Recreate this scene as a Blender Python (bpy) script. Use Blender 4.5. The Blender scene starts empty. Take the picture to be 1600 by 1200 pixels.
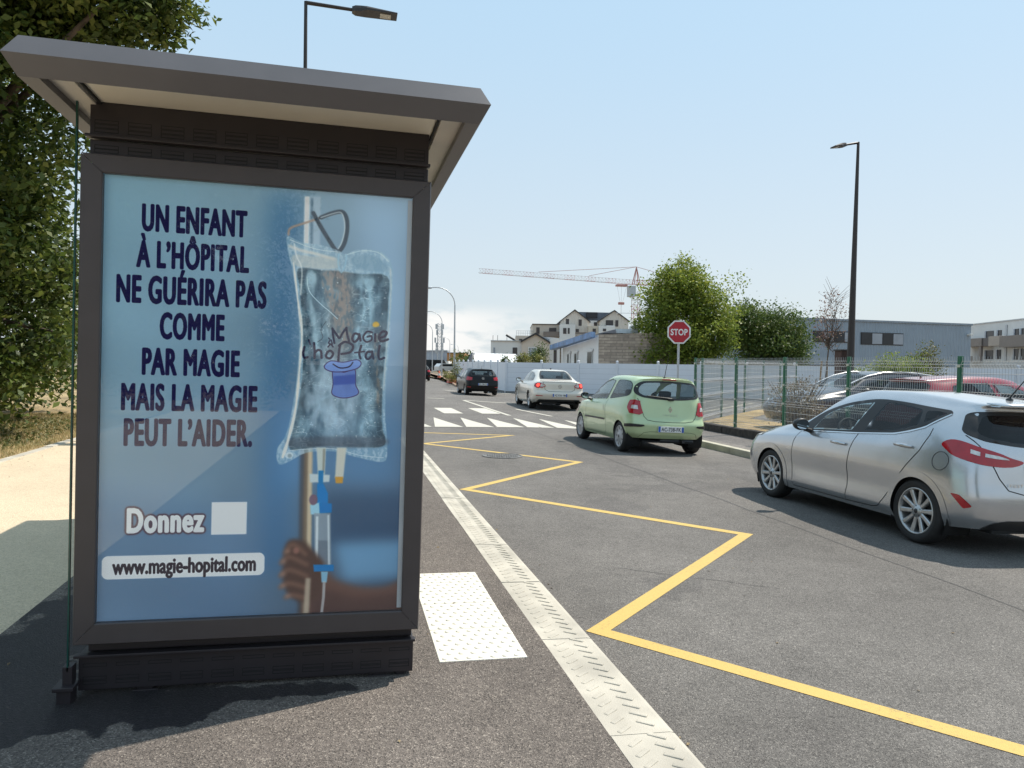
import bpy, bmesh, math, random
import numpy as np
from mathutils import Vector, Matrix
from mathutils.bvhtree import BVHTree
from mathutils.geometry import delaunay_2d_cdt

SC = bpy.context.scene
COL = SC.collection
R = math.radians
rng = random.Random(11)
NR = np.random.RandomState(5)

# ------------------------------------------------------------------ camera
F = 1160.0                      # focal length in pixels of the 1600 wide photograph
CAM_H = 1.40
YAW, PITCH, ROLL = R(12.7894), R(1.6682), R(0.70)

def ray(px, py):
    u, v = px - 800.0, py - 600.0
    c, s = math.cos(-ROLL), math.sin(-ROLL)
    u, v = u*c - v*s, u*s + v*c
    f = F*math.cos(PITCH) - v*math.sin(PITCH)
    z = -v*math.cos(PITCH) - F*math.sin(PITCH)
    return Vector((u*math.cos(YAW) + f*math.sin(YAW), -u*math.sin(YAW) + f*math.cos(YAW), z))

def at(px, py, Y):              # point seen at a pixel, at distance Y along the road
    d = ray(px, py); return d*(Y/d.y) + Vector((0, 0, CAM_H))

def at_z(px, py, Z):            # point seen at a pixel, at height Z
    d = ray(px, py); return d*((Z - CAM_H)/d.z) + Vector((0, 0, CAM_H))

cam = bpy.data.cameras.new('camera'); cam_ob = bpy.data.objects.new('camera', cam); COL.objects.link(cam_ob)
cam.sensor_width = 36.0; cam.lens = 36.0*F/1600.0; cam.clip_start = 0.05; cam.clip_end = 5000
fw = ray(800, 600); rt = ray(801, 600) - fw; up = fw - ray(800, 601); fw.normalize(); rt.normalize(); up.normalize()
m3 = Matrix((rt, up, -fw)).transposed().to_4x4(); m3.translation = (0, 0, CAM_H)
cam_ob.matrix_world = m3
SC.camera = cam_ob

# ------------------------------------------------------------------ sun, sky, exposure
SUN_AZ, SUN_EL = R(70), R(58)
sun_dir = Vector((math.sin(SUN_AZ)*math.cos(SUN_EL), math.cos(SUN_AZ)*math.cos(SUN_EL), math.sin(SUN_EL)))
sl = bpy.data.lights.new('sun', 'SUN'); sl.energy = 4.8; sl.angle = R(0.53); sl.color = (1.0, 0.93, 0.82)
so = bpy.data.objects.new('sun', sl); COL.objects.link(so)
so.rotation_euler = (-sun_dir).to_track_quat('-Z', 'Y').to_euler(); so.location = (20, 8, 40)

W = bpy.data.worlds.new('World'); SC.world = W; W.use_nodes = True
wn = W.node_tree.nodes; wl = W.node_tree.links; wn.clear()
wo = wn.new('ShaderNodeOutputWorld'); wb = wn.new('ShaderNodeBackground'); wb.inputs['Strength'].default_value = 0.13
sky = wn.new('ShaderNodeTexSky'); sky.sky_type = 'NISHITA'; sky.sun_disc = False
sky.sun_elevation = SUN_EL; sky.sun_rotation = SUN_AZ
sky.altitude = 30; sky.air_density = 1.0; sky.dust_density = 1.6; sky.ozone_density = 1.6
def wnode(t, **k):
    n = wn.new(t)
    for a, b in k.items(): setattr(n, a, b)
    return n
tc = wnode('ShaderNodeTexCoord'); sep = wnode('ShaderNodeSeparateXYZ'); wl.new(tc.outputs['Generated'], sep.inputs[0])
# pale summer haze: the sky whitens towards the horizon
hz = wnode('ShaderNodeMapRange'); hz.interpolation_type = 'SMOOTHSTEP'
hz.inputs['From Min'].default_value = 0.02; hz.inputs['From Max'].default_value = 0.50
wl.new(sep.outputs['Z'], hz.inputs['Value'])
hazec = wnode('ShaderNodeMix', data_type='RGBA'); wl.new(hz.outputs[0], hazec.inputs['Factor'])
hazec.inputs[6].default_value = (4.85, 5.45, 5.8, 1); hazec.inputs[7].default_value = (3.65, 5.2, 6.5, 1)
mixh = wnode('ShaderNodeMix', data_type='RGBA'); mixh.inputs['Factor'].default_value = 0.85
wl.new(sky.outputs[0], mixh.inputs[6]); wl.new(hazec.outputs[2], mixh.inputs[7])
# low cumulus bank near the horizon
mp = wnode('ShaderNodeMapping'); mp.inputs['Scale'].default_value = (1.0, 1.0, 2.6); wl.new(tc.outputs['Generated'], mp.inputs[0])
cn = wnode('ShaderNodeTexNoise'); cn.inputs['Scale'].default_value = 11; cn.inputs['Detail'].default_value = 7; cn.inputs['Roughness'].default_value = 0.55
wl.new(mp.outputs[0], cn.inputs['Vector'])
cb = wnode('ShaderNodeMapRange'); cb.interpolation_type = 'SMOOTHSTEP'
cb.inputs['From Min'].default_value = 0.43; cb.inputs['From Max'].default_value = 0.56; wl.new(cn.outputs['Fac'], cb.inputs['Value'])
band = wnode('ShaderNodeMapRange'); band.interpolation_type = 'SMOOTHSTEP'
band.inputs['From Min'].default_value = 0.082; band.inputs['From Max'].default_value = 0.055; wl.new(sep.outputs['Z'], band.inputs['Value'])
az = wnode('ShaderNodeMapRange'); az.interpolation_type = 'SMOOTHSTEP'    # the bank lies in the north west only
az.inputs['From Min'].default_value = 0.30; az.inputs['From Max'].default_value = 0.12; wl.new(sep.outputs['X'], az.inputs['Value'])
m1 = wnode('ShaderNodeMath', operation='MULTIPLY'); wl.new(cb.outputs[0], m1.inputs[0]); wl.new(band.outputs[0], m1.inputs[1])
m2 = wnode('ShaderNodeMath', operation='MULTIPLY'); wl.new(m1.outputs[0], m2.inputs[0]); wl.new(az.outputs[0], m2.inputs[1])
mixc = wnode('ShaderNodeMix', data_type='RGBA'); wl.new(m2.outputs[0], mixc.inputs['Factor'])
wl.new(mixh.outputs[2], mixc.inputs[6]); mixc.inputs[7].default_value = (6.7, 6.65, 6.5, 1)
wl.new(mixc.outputs[2], wb.inputs['Color']); wl.new(wb.outputs[0], wo.inputs[0])

SC.view_settings.view_transform = 'Standard'; SC.view_settings.look = 'None'
SC.view_settings.exposure = 0.2; SC.view_settings.gamma = 1.0; SC.view_settings.use_curve_mapping = False
SC.render.engine = 'CYCLES'
SC.cycles.max_bounces = 8; SC.cycles.transparent_max_bounces = 24; SC.cycles.glossy_bounces = 4; SC.cycles.diffuse_bounces = 3
SC.cycles.caustics_reflective = False; SC.cycles.caustics_refractive = False
SC.cycles.use_denoising = True

# ------------------------------------------------------------------ materials
MATS = {}
def _nodes(name):
    m = bpy.data.materials.new(name); m.use_nodes = True
    nt = m.node_tree; nt.nodes.clear()
    o = nt.nodes.new('ShaderNodeOutputMaterial')
    return m, nt, nt.nodes, nt.links, o

def ramp(nt, src, stops):
    r = nt.nodes.new('ShaderNodeValToRGB'); cr = r.color_ramp
    while len(cr.elements) < len(stops): cr.elements.new(0.5)
    for e, (p, c) in zip(cr.elements, stops):
        e.position = p; e.color = (*c, 1) if len(c) == 3 else c
    nt.links.new(src, r.inputs[0]); return r.outputs[0]

def pmat(name, col, rough=0.5, metal=0.0, var=0.12, scale=4.0, bump=0.0, bscale=60.0, spec=0.5, coat=0.0, stretch=(1, 1, 1)):
    """plain painted, plastic, metal or mineral surface with a little uneven tone and dirt"""
    if name in MATS: return MATS[name]
    m, nt, N, L, o = _nodes(name)
    b = N.new('ShaderNodeBsdfPrincipled'); L.new(b.outputs[0], o.inputs[0])
    t = N.new('ShaderNodeTexCoord'); mp = N.new('ShaderNodeMapping'); mp.inputs['Scale'].default_value = stretch
    L.new(t.outputs['Object'], mp.inputs[0])
    n = N.new('ShaderNodeTexNoise'); n.inputs['Scale'].default_value = scale; n.inputs['Detail'].default_value = 5
    L.new(mp.outputs[0], n.inputs['Vector'])
    a = [max(0, c*(1 - var)) for c in col]; z = [min(1, c*(1 + var)) for c in col]
    L.new(ramp(nt, n.outputs['Fac'], [(0.3, a), (0.7, z)]), b.inputs['Base Color'])
    b.inputs['Metallic'].default_value = metal; b.inputs['Specular IOR Level'].default_value = spec
    rr = N.new('ShaderNodeMapRange'); rr.inputs['To Min'].default_value = max(0.02, rough*0.85); rr.inputs['To Max'].default_value = min(1, rough*1.15)
    L.new(n.outputs['Fac'], rr.inputs['Value']); L.new(rr.outputs[0], b.inputs['Roughness'])
    b.inputs['Coat Weight'].default_value = coat; b.inputs['Coat Roughness'].default_value = 0.04
    if bump:
        n2 = N.new('ShaderNodeTexNoise'); n2.inputs['Scale'].default_value = bscale; n2.inputs['Detail'].default_value = 4
        L.new(mp.outputs[0], n2.inputs['Vector'])
        bp = N.new('ShaderNodeBump'); bp.inputs['Strength'].default_value = bump; bp.inputs['Distance'].default_value = 0.01
        L.new(n2.outputs['Fac'], bp.inputs['Height']); L.new(bp.outputs[0], b.inputs['Normal'])
    MATS[name] = m; return m

def asphalt(name, dark, mid, light, grain=210.0, patch=0.22, stain=None, scol=(0.16, 0.16, 0.2), srough=0.6):
    """bituminous surface: pale and dark stone grains, worn patches, optional wet stains given as ellipses"""
    m, nt, N, L, o = _nodes(name)
    b = N.new('ShaderNodeBsdfPrincipled'); L.new(b.outputs[0], o.inputs[0])
    t = N.new('ShaderNodeTexCoord')
    g = N.new('ShaderNodeTexVoronoi'); g.inputs['Scale'].default_value = grain; L.new(t.outputs['Object'], g.inputs['Vector'])
    sp = N.new('ShaderNodeSeparateColor'); L.new(g.outputs['Color'], sp.inputs[0])
    base = ramp(nt, sp.outputs[0], [(0.0, dark), (0.45, mid), (0.85, mid), (1.0, light)])
    def noise(sc, det=4):
        q = N.new('ShaderNodeTexNoise'); q.inputs['Scale'].default_value = sc; q.inputs['Detail'].default_value = det
        L.new(t.outputs['Object'], q.inputs['Vector']); return q.outputs['Fac']
    cur = base
    for sc, amt in ((0.55, patch), (4.5, patch*0.55), (38, patch*0.9)):
        mr = N.new('ShaderNodeMapRange'); mr.inputs['From Min'].default_value = 0.3; mr.inputs['From Max'].default_value = 0.7
        mr.inputs['To Min'].default_value = 1 - amt; mr.inputs['To Max'].default_value = 1 + amt
        L.new(noise(sc), mr.inputs['Value'])
        mx = N.new('ShaderNodeMix'); mx.data_type = 'RGBA'; mx.blend_type = 'MULTIPLY'; mx.inputs['Factor'].default_value = 1
        L.new(cur, mx.inputs[6]); L.new(mr.outputs[0], mx.inputs[7]); cur = mx.outputs[2]
    rough = None
    if stain:
        tot = None
        dn = N.new('ShaderNodeTexNoise'); dn.inputs['Scale'].default_value = 4.2; dn.inputs['Detail'].default_value = 7; dn.inputs['Roughness'].default_value = 0.6
        L.new(t.outputs['Object'], dn.inputs['Vector'])
        for (cx, cy, rx, ry) in stain:
            mp = N.new('ShaderNodeMapping'); mp.vector_type = 'POINT'
            mp.inputs['Location'].default_value = (-cx/rx, -cy/ry, 0); mp.inputs['Scale'].default_value = (1/rx, 1/ry, 0)
            L.new(t.outputs['Object'], mp.inputs[0])
            ln = N.new('ShaderNodeVectorMath'); ln.operation = 'LENGTH'; L.new(mp.outputs[0], ln.inputs[0])
            ad = N.new('ShaderNodeMath'); ad.operation = 'MULTIPLY_ADD'; L.new(dn.outputs['Fac'], ad.inputs[0]); ad.inputs[1].default_value = 2.4
            L.new(ln.outputs['Value'], ad.inputs[2])
            mr = N.new('ShaderNodeMapRange'); mr.interpolation_type = 'SMOOTHSTEP'
            mr.inputs['From Min'].default_value = 2.25; mr.inputs['From Max'].default_value = 2.12
            L.new(ad.outputs[0], mr.inputs['Value'])
            if tot is None: tot = mr.outputs[0]
            else:
                mm = N.new('ShaderNodeMath'); mm.operation = 'MAXIMUM'; L.new(tot, mm.inputs[0]); L.new(mr.outputs[0], mm.inputs[1]); tot = mm.outputs[0]
        mx = N.new('ShaderNodeMix'); mx.data_type = 'RGBA'; mx.blend_type = 'MULTIPLY'; L.new(tot, mx.inputs['Factor'])
        L.new(cur, mx.inputs[6]); mx.inputs[7].default_value = (*scol, 1); cur = mx.outputs[2]
        rr = N.new('ShaderNodeMapRange'); rr.inputs['To Min'].default_value = 0.9; rr.inputs['To Max'].default_value = srough
        L.new(tot, rr.inputs['Value']); rough = rr.outputs[0]
    L.new(cur, b.inputs['Base Color'])
    if rough is not None: L.new(rough, b.inputs['Roughness'])
    else: b.inputs['Roughness'].default_value = 0.88
    b.inputs['Specular IOR Level'].default_value = 0.35
    bp = N.new('ShaderNodeBump'); bp.inputs['Strength'].default_value = 0.7; bp.inputs['Distance'].default_value = 0.006
    L.new(g.outputs['Distance'], bp.inputs['Height']); L.new(bp.outputs[0], b.inputs['Normal'])
    MATS[name] = m; return m

def glassmat(name, tint, refl=1.0, rough=0.0):
    m, nt, N, L, o = _nodes(name)
    tr = N.new('ShaderNodeBsdfTransparent'); tr.inputs[0].default_value = (*tint, 1)
    gl = N.new('ShaderNodeBsdfGlossy'); gl.inputs['Roughness'].default_value = rough
    n = N.new('ShaderNodeTexNoise'); n.inputs['Scale'].default_value = 6; t = N.new('ShaderNodeTexCoord'); L.new(t.outputs['Object'], n.inputs['Vector'])
    gc = ramp(nt, n.outputs['Fac'], [(0.3, (0.93*refl,)*3), (0.7, (1.0*refl,)*3)]); L.new(gc, gl.inputs[0])
    # Schlick reflection from the angle of view: the same on both faces of a thin pane
    g = N.new('ShaderNodeNewGeometry'); dt = N.new('ShaderNodeVectorMath'); dt.operation = 'DOT_PRODUCT'; L.new(g.outputs['Incoming'], dt.inputs[0]); L.new(g.outputs['Normal'], dt.inputs[1])
    def mth(op, a, b_=None):
        q = N.new('ShaderNodeMath'); q.operation = op
        for i, v in enumerate((a, b_)):
            if v is None: continue
            if isinstance(v, (int, float)): q.inputs[i].default_value = v
            else: L.new(v, q.inputs[i])
        return q.outputs[0]
    fz = mth('ADD', mth('MULTIPLY', mth('POWER', mth('SUBTRACT', 1.0, mth('MINIMUM', mth('ABSOLUTE', dt.outputs['Value']), 1.0)), 5.0), 0.94), 0.037)
    mx = N.new('ShaderNodeMixShader'); L.new(fz, mx.inputs[0]); L.new(tr.outputs[0], mx.inputs[1]); L.new(gl.outputs[0], mx.inputs[2])
    L.new(mx.outputs[0], o.inputs[0]); MATS[name] = m; return m

def carpaint(name, col, flake=0.0, dirt=0.26, coat=0.8):
    m, nt, N, L, o = _nodes(name)
    b = N.new('ShaderNodeBsdfPrincipled'); L.new(b.outputs[0], o.inputs[0])
    t = N.new('ShaderNodeTexCoord')
    v = N.new('ShaderNodeTexNoise'); v.inputs['Scale'].default_value = 3; v.inputs['Detail'].default_value = 6; L.new(t.outputs['Object'], v.inputs['Vector'])
    sx = N.new('ShaderNodeSeparateXYZ'); L.new(t.outputs['Object'], sx.inputs[0])
    # road film collects low down on the panels
    dz = N.new('ShaderNodeMapRange'); dz.inputs['From Min'].default_value = 0.75; dz.inputs['From Max'].default_value = 0.15
    dz.inputs['To Min'].default_value = 0.0; dz.inputs['To Max'].default_value = dirt; L.new(sx.outputs['Z'], dz.inputs['Value'])
    dm = N.new('ShaderNodeMath'); dm.operation = 'MULTIPLY'; L.new(dz.outputs[0], dm.inputs[0]); L.new(v.outputs['Fac'], dm.inputs[1])
    base = ramp(nt, v.outputs['Fac'], [(0.3, [c*0.96 for c in col]), (0.7, [min(1, c*1.03) for c in col])])
    mx = N.new('ShaderNodeMix'); mx.data_type = 'RGBA'; L.new(dm.outputs[0], mx.inputs['Factor']); L.new(base, mx.inputs[6])
    mx.inputs[7].default_value = (0.16, 0.145, 0.125, 1); L.new(mx.outputs[2], b.inputs['Base Color'])
    b.inputs['Metallic'].default_value = flake; b.inputs['Roughness'].default_value = 0.27 if flake else 0.3
    b.inputs['Coat Weight'].default_value = coat; b.inputs['Coat Roughness'].default_value = 0.05
    if coat < 0.5: b.inputs['Specular IOR Level'].default_value = 0.15
    MATS[name] = m; return m

def leafmat(name, c1, c2, c3, sc=1.3, trans=0.35):
    m, nt, N, L, o = _nodes(name)
    g = N.new('ShaderNodeNewGeometry'); n = N.new('ShaderNodeTexNoise'); n.inputs['Scale'].default_value = sc; n.inputs['Detail'].default_value = 3
    t = N.new('ShaderNodeTexCoord'); L.new(t.outputs['Object'], n.inputs['Vector'])
    ad = N.new('ShaderNodeMath'); ad.operation = 'MULTIPLY_ADD'; L.new(g.outputs['Random Per Island'], ad.inputs[0]); ad.inputs[1].default_value = 0.5
    sb = N.new('ShaderNodeMath'); sb.operation = 'SUBTRACT'; L.new(n.outputs['Fac'], sb.inputs[0]); sb.inputs[1].default_value = 0.25
    L.new(sb.outputs[0], ad.inputs[2])
    c = ramp(nt, ad.outputs[0], [(0.15, c1), (0.5, c2), (0.85, c3)])
    d = N.new('ShaderNodeBsdfPrincipled'); L.new(c, d.inputs['Base Color']); d.inputs['Roughness'].default_value = 0.5; d.inputs['Specular IOR Level'].default_value = 0.35
    tl = N.new('ShaderNodeBsdfTranslucent'); L.new(c, tl.inputs[0])
    mx = N.new('ShaderNodeMixShader'); mx.inputs[0].default_value = trans; L.new(d.outputs[0], mx.inputs[1]); L.new(tl.outputs[0], mx.inputs[2])
    L.new(mx.outputs[0], o.inputs[0]); MATS[name] = m; return m

def ribbed(name, col, period, axis='X', depth=0.35, var=0.06, rough=0.45, metal=0.0):
    """ribbed metal or board cladding: the ribs are bumps, the colour is even"""
    m, nt, N, L, o = _nodes(name)
    b = N.new('ShaderNodeBsdfPrincipled'); L.new(b.outputs[0], o.inputs[0])
    t = N.new('ShaderNodeTexCoord'); w = N.new('ShaderNodeTexWave'); w.wave_type = 'BANDS'; w.bands_direction = axis; w.wave_profile = 'SIN'
    w.inputs['Scale'].default_value = 2*math.pi/(20.0*period); L.new(t.outputs['Object'], w.inputs['Vector'])
    n = N.new('ShaderNodeTexNoise'); n.inputs['Scale'].default_value = 0.7; n.inputs['Detail'].default_value = 5; L.new(t.outputs['Object'], n.inputs['Vector'])
    L.new(ramp(nt, n.outputs['Fac'], [(0.3, [c*(1-var) for c in col]), (0.7, [c*(1+var) for c in col])]), b.inputs['Base Color'])
    b.inputs['Roughness'].default_value = rough; b.inputs['Metallic'].default_value = metal
    bp = N.new('ShaderNodeBump'); bp.inputs['Strength'].default_value = depth; bp.inputs['Distance'].default_value = period*0.3
    L.new(w.outputs['Fac'], bp.inputs['Height']); L.new(bp.outputs[0], b.inputs['Normal'])
    MATS[name] = m; return m

def blockwall(name, c1, c2, mortar, sx, sz, axis=0):
    """coursed stone blocks"""
    m, nt, N, L, o = _nodes(name)
    b = N.new('ShaderNodeBsdfPrincipled'); L.new(b.outputs[0], o.inputs[0]); b.inputs['Roughness'].default_value = 0.9
    t = N.new('ShaderNodeTexCoord'); sp = N.new('ShaderNodeSeparateXYZ'); L.new(t.outputs['Object'], sp.inputs[0])
    cb = N.new('ShaderNodeCombineXYZ'); L.new(sp.outputs[axis], cb.inputs[0]); L.new(sp.outputs[2], cb.inputs[1])
    br = N.new('ShaderNodeTexBrick'); L.new(cb.outputs[0], br.inputs['Vector'])
    br.inputs['Color1'].default_value = (*c1, 1); br.inputs['Color2'].default_value = (*c2, 1); br.inputs['Mortar'].default_value = (*mortar, 1)
    br.inputs['Scale'].default_value = 1.0; br.inputs['Brick Width'].default_value = sx; br.inputs['Row Height'].default_value = sz
    br.inputs['Mortar Size'].default_value = 0.018; br.inputs['Bias'].default_value = 0.0
    n = N.new('ShaderNodeTexNoise'); n.inputs['Scale'].default_value = 5; n.inputs['Detail'].default_value = 6; L.new(t.outputs['Object'], n.inputs['Vector'])
    mr = N.new('ShaderNodeMapRange'); mr.inputs['To Min'].default_value = 0.55; mr.inputs['To Max'].default_value = 1.45; L.new(n.outputs['Fac'], mr.inputs['Value'])
    mx = N.new('ShaderNodeMix'); mx.data_type = 'RGBA'; mx.blend_type = 'MULTIPLY'; mx.inputs['Factor'].default_value = 1
    L.new(br.outputs['Color'], mx.inputs[6]); L.new(mr.outputs[0], mx.inputs[7]); L.new(mx.outputs[2], b.inputs['Base Color'])
    bp = N.new('ShaderNodeBump'); bp.inputs['Strength'].default_value = 0.6; bp.inputs['Distance'].default_value = 0.03; bp.invert = True
    L.new(br.outputs['Fac'], bp.inputs['Height']); L.new(bp.outputs[0], b.inputs['Normal'])
    MATS[name] = m; return m

def slotted(name, col, pitch_x, pitch_z, z0):
    """dark coated profile; its stamped slots are built as geometry"""
    return pmat(name, col, 0.5, 0.0, 0.1, 6)

# ------------------------------------------------------------------ mesh helpers
class MB:
    def __init__(s): s.v = []; s.f = []; s.mi = []; s.sm = []
    def add(s, vs, fs, mi=0, smooth=False):
        b = len(s.v); s.v += [tuple(p) for p in vs]
        for f in fs: s.f.append(tuple(b+i for i in f)); s.mi.append(mi); s.sm.append(smooth)
        return s
    def box(s, lo, hi, mi=0, M=None):
        x0, y0, z0 = lo; x1, y1, z1 = hi
        vs = [(x0,y0,z0),(x1,y0,z0),(x1,y1,z0),(x0,y1,z0),(x0,y0,z1),(x1,y0,z1),(x1,y1,z1),(x0,y1,z1)]
        if M is not None: vs = [tuple(M @ Vector(p)) for p in vs]
        return s.add(vs, [(3,2,1,0),(4,5,6,7),(0,1,5,4),(1,2,6,5),(2,3,7,6),(3,0,4,7)], mi)
    def rbox(s, lo, hi, b=0.01, mi=0, M=None, smooth=False):
        """box with chamfered edges"""
        bm = bmesh.new(); bmesh.ops.create_cube(bm, size=1.0)
        c = [(l+h)/2 for l, h in zip(lo, hi)]; d = [h-l for l, h in zip(lo, hi)]
        for v in bm.verts: v.co = Vector((c[i]+v.co[i]*d[i] for i in range(3)))
        bmesh.ops.bevel(bm, geom=list(bm.edges), offset=min(b, min(d)*0.45), segments=2, affect='EDGES', profile=0.6)
        s.bm(bm, mi, smooth, M); return s
    def bm(s, bm, mi=0, smooth=False, M=None):
        bm.verts.index_update()
        vs = [tuple(M @ v.co) if M is not None else tuple(v.co) for v in bm.verts]
        s.add(vs, [[v.index for v in f.verts] for f in bm.faces], mi, smooth); bm.free(); return s
    def tube(s, pts, rad, n=8, mi=0, smooth=True, cap=True):
        pts = [Vector(p) for p in pts]
        rads = rad if isinstance(rad, (list, tuple)) else [rad]*len(pts)
        rings = []; prev = None
        for i, p in enumerate(pts):
            t = (pts[min(i+1, len(pts)-1)] - pts[max(i-1, 0)]).normalized()
            if prev is None:
                a = Vector((0, 0, 1)) if abs(t.z) < 0.9 else Vector((1, 0, 0))
                u = t.cross(a).normalized()
            else: u = (prev - t*prev.dot(t)).normalized()
            prev = u; w = t.cross(u)
            rings.append([p + (u*math.cos(2*math.pi*k/n + math.pi/n) + w*math.sin(2*math.pi*k/n + math.pi/n))*rads[i] for k in range(n)])
        vs = [q for r in rings for q in r]; fs = []
        for i in range(len(pts)-1):
            for k in range(n): fs.append((i*n+k, i*n+(k+1) % n, (i+1)*n+(k+1) % n, (i+1)*n+k))
        s.add(vs, fs, mi, smooth)
        if cap: s.add(rings[0], [tuple(reversed(range(n)))], mi); s.add(rings[-1], [tuple(range(n))], mi)
        return s
    def lathe(s, prof, n=32, axis='Z', mi=0, smooth=True, M=None, closed=False):
        """prof: (radius, height) pairs turned round the axis"""
        vs = []; fs = []; m = len(prof)
        for k in range(n):
            a = 2*math.pi*k/n
            for r, h in prof:
                p = (r*math.cos(a), r*math.sin(a), h) if axis == 'Z' else (r*math.cos(a), h, r*math.sin(a))
                vs.append(tuple(M @ Vector(p)) if M is not None else p)
        for k in range(n):
            for j in range(m if closed else m-1):
                a, b = k*m+j, k*m+(j+1) % m; c, d = ((k+1) % n)*m+(j+1) % m, ((k+1) % n)*m+j
                fs.append((a, b, c, d) if axis == 'Y' else (a, d, c, b))
        return s.add(vs, fs, mi, smooth)
    def prism(s, poly, z0, z1, mi=0, M=None, axis='Z'):
        """polygon (x, y) extruded along Z; axis 'Y' reads the polygon as (x, z) and extrudes along Y; 'X' as (y, z)"""
        def P(a, b, h): return {'Z': (a, b, h), 'Y': (a, h, b), 'X': (h, a, b)}[axis]
        n = len(poly); vs = [P(a, b, z0) for a, b in poly] + [P(a, b, z1) for a, b in poly]
        if M is not None: vs = [tuple(M @ Vector(p)) for p in vs]
        fs = [tuple(reversed(range(n))), tuple(range(n, 2*n))] + [(i, (i+1) % n, n+(i+1) % n, n+i) for i in range(n)]
        if axis == 'Y': fs = [tuple(reversed(f)) for f in fs]
        return s.add(vs, fs, mi)
    def build(s, name, mats, parent=None, kind=None, label=None, cat=None, group=None):
        me = bpy.data.meshes.new(name); me.from_pydata(s.v, [], s.f)
        if not isinstance(mats, (list, tuple)): mats = [mats]
        for m in mats: me.materials.append(m)
        me.polygons.foreach_set('material_index', s.mi); me.polygons.foreach_set('use_smooth', s.sm); me.update()
        o = bpy.data.objects.new(name, me); COL.objects.link(o)
        if parent is not None: o.parent = parent
        tag(o, label, cat, group, kind); return o

def tag(o, label=None, cat=None, group=None, kind=None):
    if label: o['label'] = label
    if cat: o['category'] = cat
    if group: o['group'] = group
    if kind: o['kind'] = kind
    return o

def thing(name, label, cat, loc=(0, 0, 0), rz=0.0, group=None):
    o = bpy.data.objects.new(name, None); COL.objects.link(o); o.empty_display_size = 0.2
    o.location = loc; o.rotation_euler = (0, 0, rz)
    return tag(o, label, cat, group)

def children_of(o): return [c for c in bpy.data.objects if c.parent == o]
def copy_tree(o, parent=None):
    c = o.copy(); COL.objects.link(c)
    if parent is not None: c.parent = parent
    for ch in children_of(o): copy_tree(ch, c)
    return c

def np_mesh(name, V, faces_n, mat, parent=None, smooth=False):
    """V: (n*faces_n, 3) vertices, each consecutive faces_n make one face"""
    me = bpy.data.meshes.new(name); nv = len(V); nf = nv//faces_n
    me.vertices.add(nv); me.vertices.foreach_set('co', V.astype(np.float32).ravel())
    me.loops.add(nv); me.loops.foreach_set('vertex_index', np.arange(nv, dtype=np.int32))
    me.polygons.add(nf); me.polygons.foreach_set('loop_start', np.arange(0, nv, faces_n, dtype=np.int32))
    me.polygons.foreach_set('loop_total', np.full(nf, faces_n, dtype=np.int32))
    me.materials.append(mat); me.update(calc_edges=True)
    o = bpy.data.objects.new(name, me); COL.objects.link(o)
    if parent is not None: o.parent = parent
    return o

def sheet(name, pts, z, mat, kind='structure', zf=None):
    """flat or sloped ground sheet; zf gives the height at x"""
    mb = MB(); mb.add([(x, y, (zf(x) if zf else z)) for x, y in pts], [tuple(range(len(pts)))])
    return mb.build(name, mat, kind=kind)

FONT_CACHE = {}
def text_tris(s, offset=0.0, space=1.0):
    """triangles (n,3,2) of a line of text in the built-in font"""
    k = (s, offset, space)
    if k in FONT_CACHE: return FONT_CACHE[k]
    cu = bpy.data.curves.new('lettering_source', 'FONT'); cu.body = s; cu.offset = offset; cu.space_character = space; cu.resolution_u = 4
    ob = bpy.data.objects.new('lettering_source', cu); COL.objects.link(ob)
    dg = bpy.context.evaluated_depsgraph_get(); dg.update()
    me = ob.evaluated_get(dg).to_mesh(); me.calc_loop_triangles()
    V = np.array([v.co[:2] for v in me.vertices]); T = np.array([t.vertices[:] for t in me.loop_triangles])
    ob.evaluated_get(dg).to_mesh_clear(); bpy.data.objects.remove(ob); bpy.data.curves.remove(cu)
    out = V[T]; FONT_CACHE[k] = out; return out

def lettering(name, s, mat, parent, w, h, P, U, Vv, offset=0.02, space=1.0):
    """text as a thin mesh, w wide and h high, centred at P, running along U with up Vv"""
    T = text_tris(s, offset, space); lo = T.reshape(-1, 2).min(0); hi = T.reshape(-1, 2).max(0)
    Q = (T - (lo+hi)/2)/(hi-lo)*np.array([w, h]); P = np.array(P); U = np.array(Vector(U).normalized()); Vv = np.array(Vector(Vv).normalized())
    pts = P + Q[..., :1]*U + Q[..., 1:]*Vv
    return np_mesh(name, pts.reshape(-1, 3), 3, mat, parent)

# ================================================================== THE SETTING
M_ROAD = asphalt('road asphalt', (0.06, 0.055, 0.052), (0.162, 0.150, 0.139), (0.33, 0.305, 0.275), 215, 0.16,
                 stain=[(5.0, 9.3, 1.5, 0.42), (4.4, 12.6, 0.5, 2.6), (6.2, 9.8, 0.38, 2.2), (3.1, 8.2, 0.35, 0.5), (2.4, 5.1, 0.22, 0.3), (5.6, 3.6, 1.2, 0.5), (4.2, 20.5, 2.0, 0.5), (6.6, 22.5, 0.6, 2.0)], scol=(0.80, 0.795, 0.80), srough=0.8)
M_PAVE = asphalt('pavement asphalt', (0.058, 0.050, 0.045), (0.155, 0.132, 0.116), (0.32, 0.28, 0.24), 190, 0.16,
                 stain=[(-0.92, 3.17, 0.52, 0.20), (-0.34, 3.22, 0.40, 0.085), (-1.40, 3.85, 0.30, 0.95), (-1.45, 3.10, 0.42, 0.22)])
M_PAVE2 = asphalt('far pavement asphalt', (0.06, 0.053, 0.05), (0.19, 0.172, 0.16), (0.34, 0.31, 0.28), 120, 0.2)
M_PATH = asphalt('buff path surfacing', (0.46, 0.37, 0.255), (0.64, 0.52, 0.37), (0.72, 0.60, 0.44), 160, 0.07)
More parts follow.
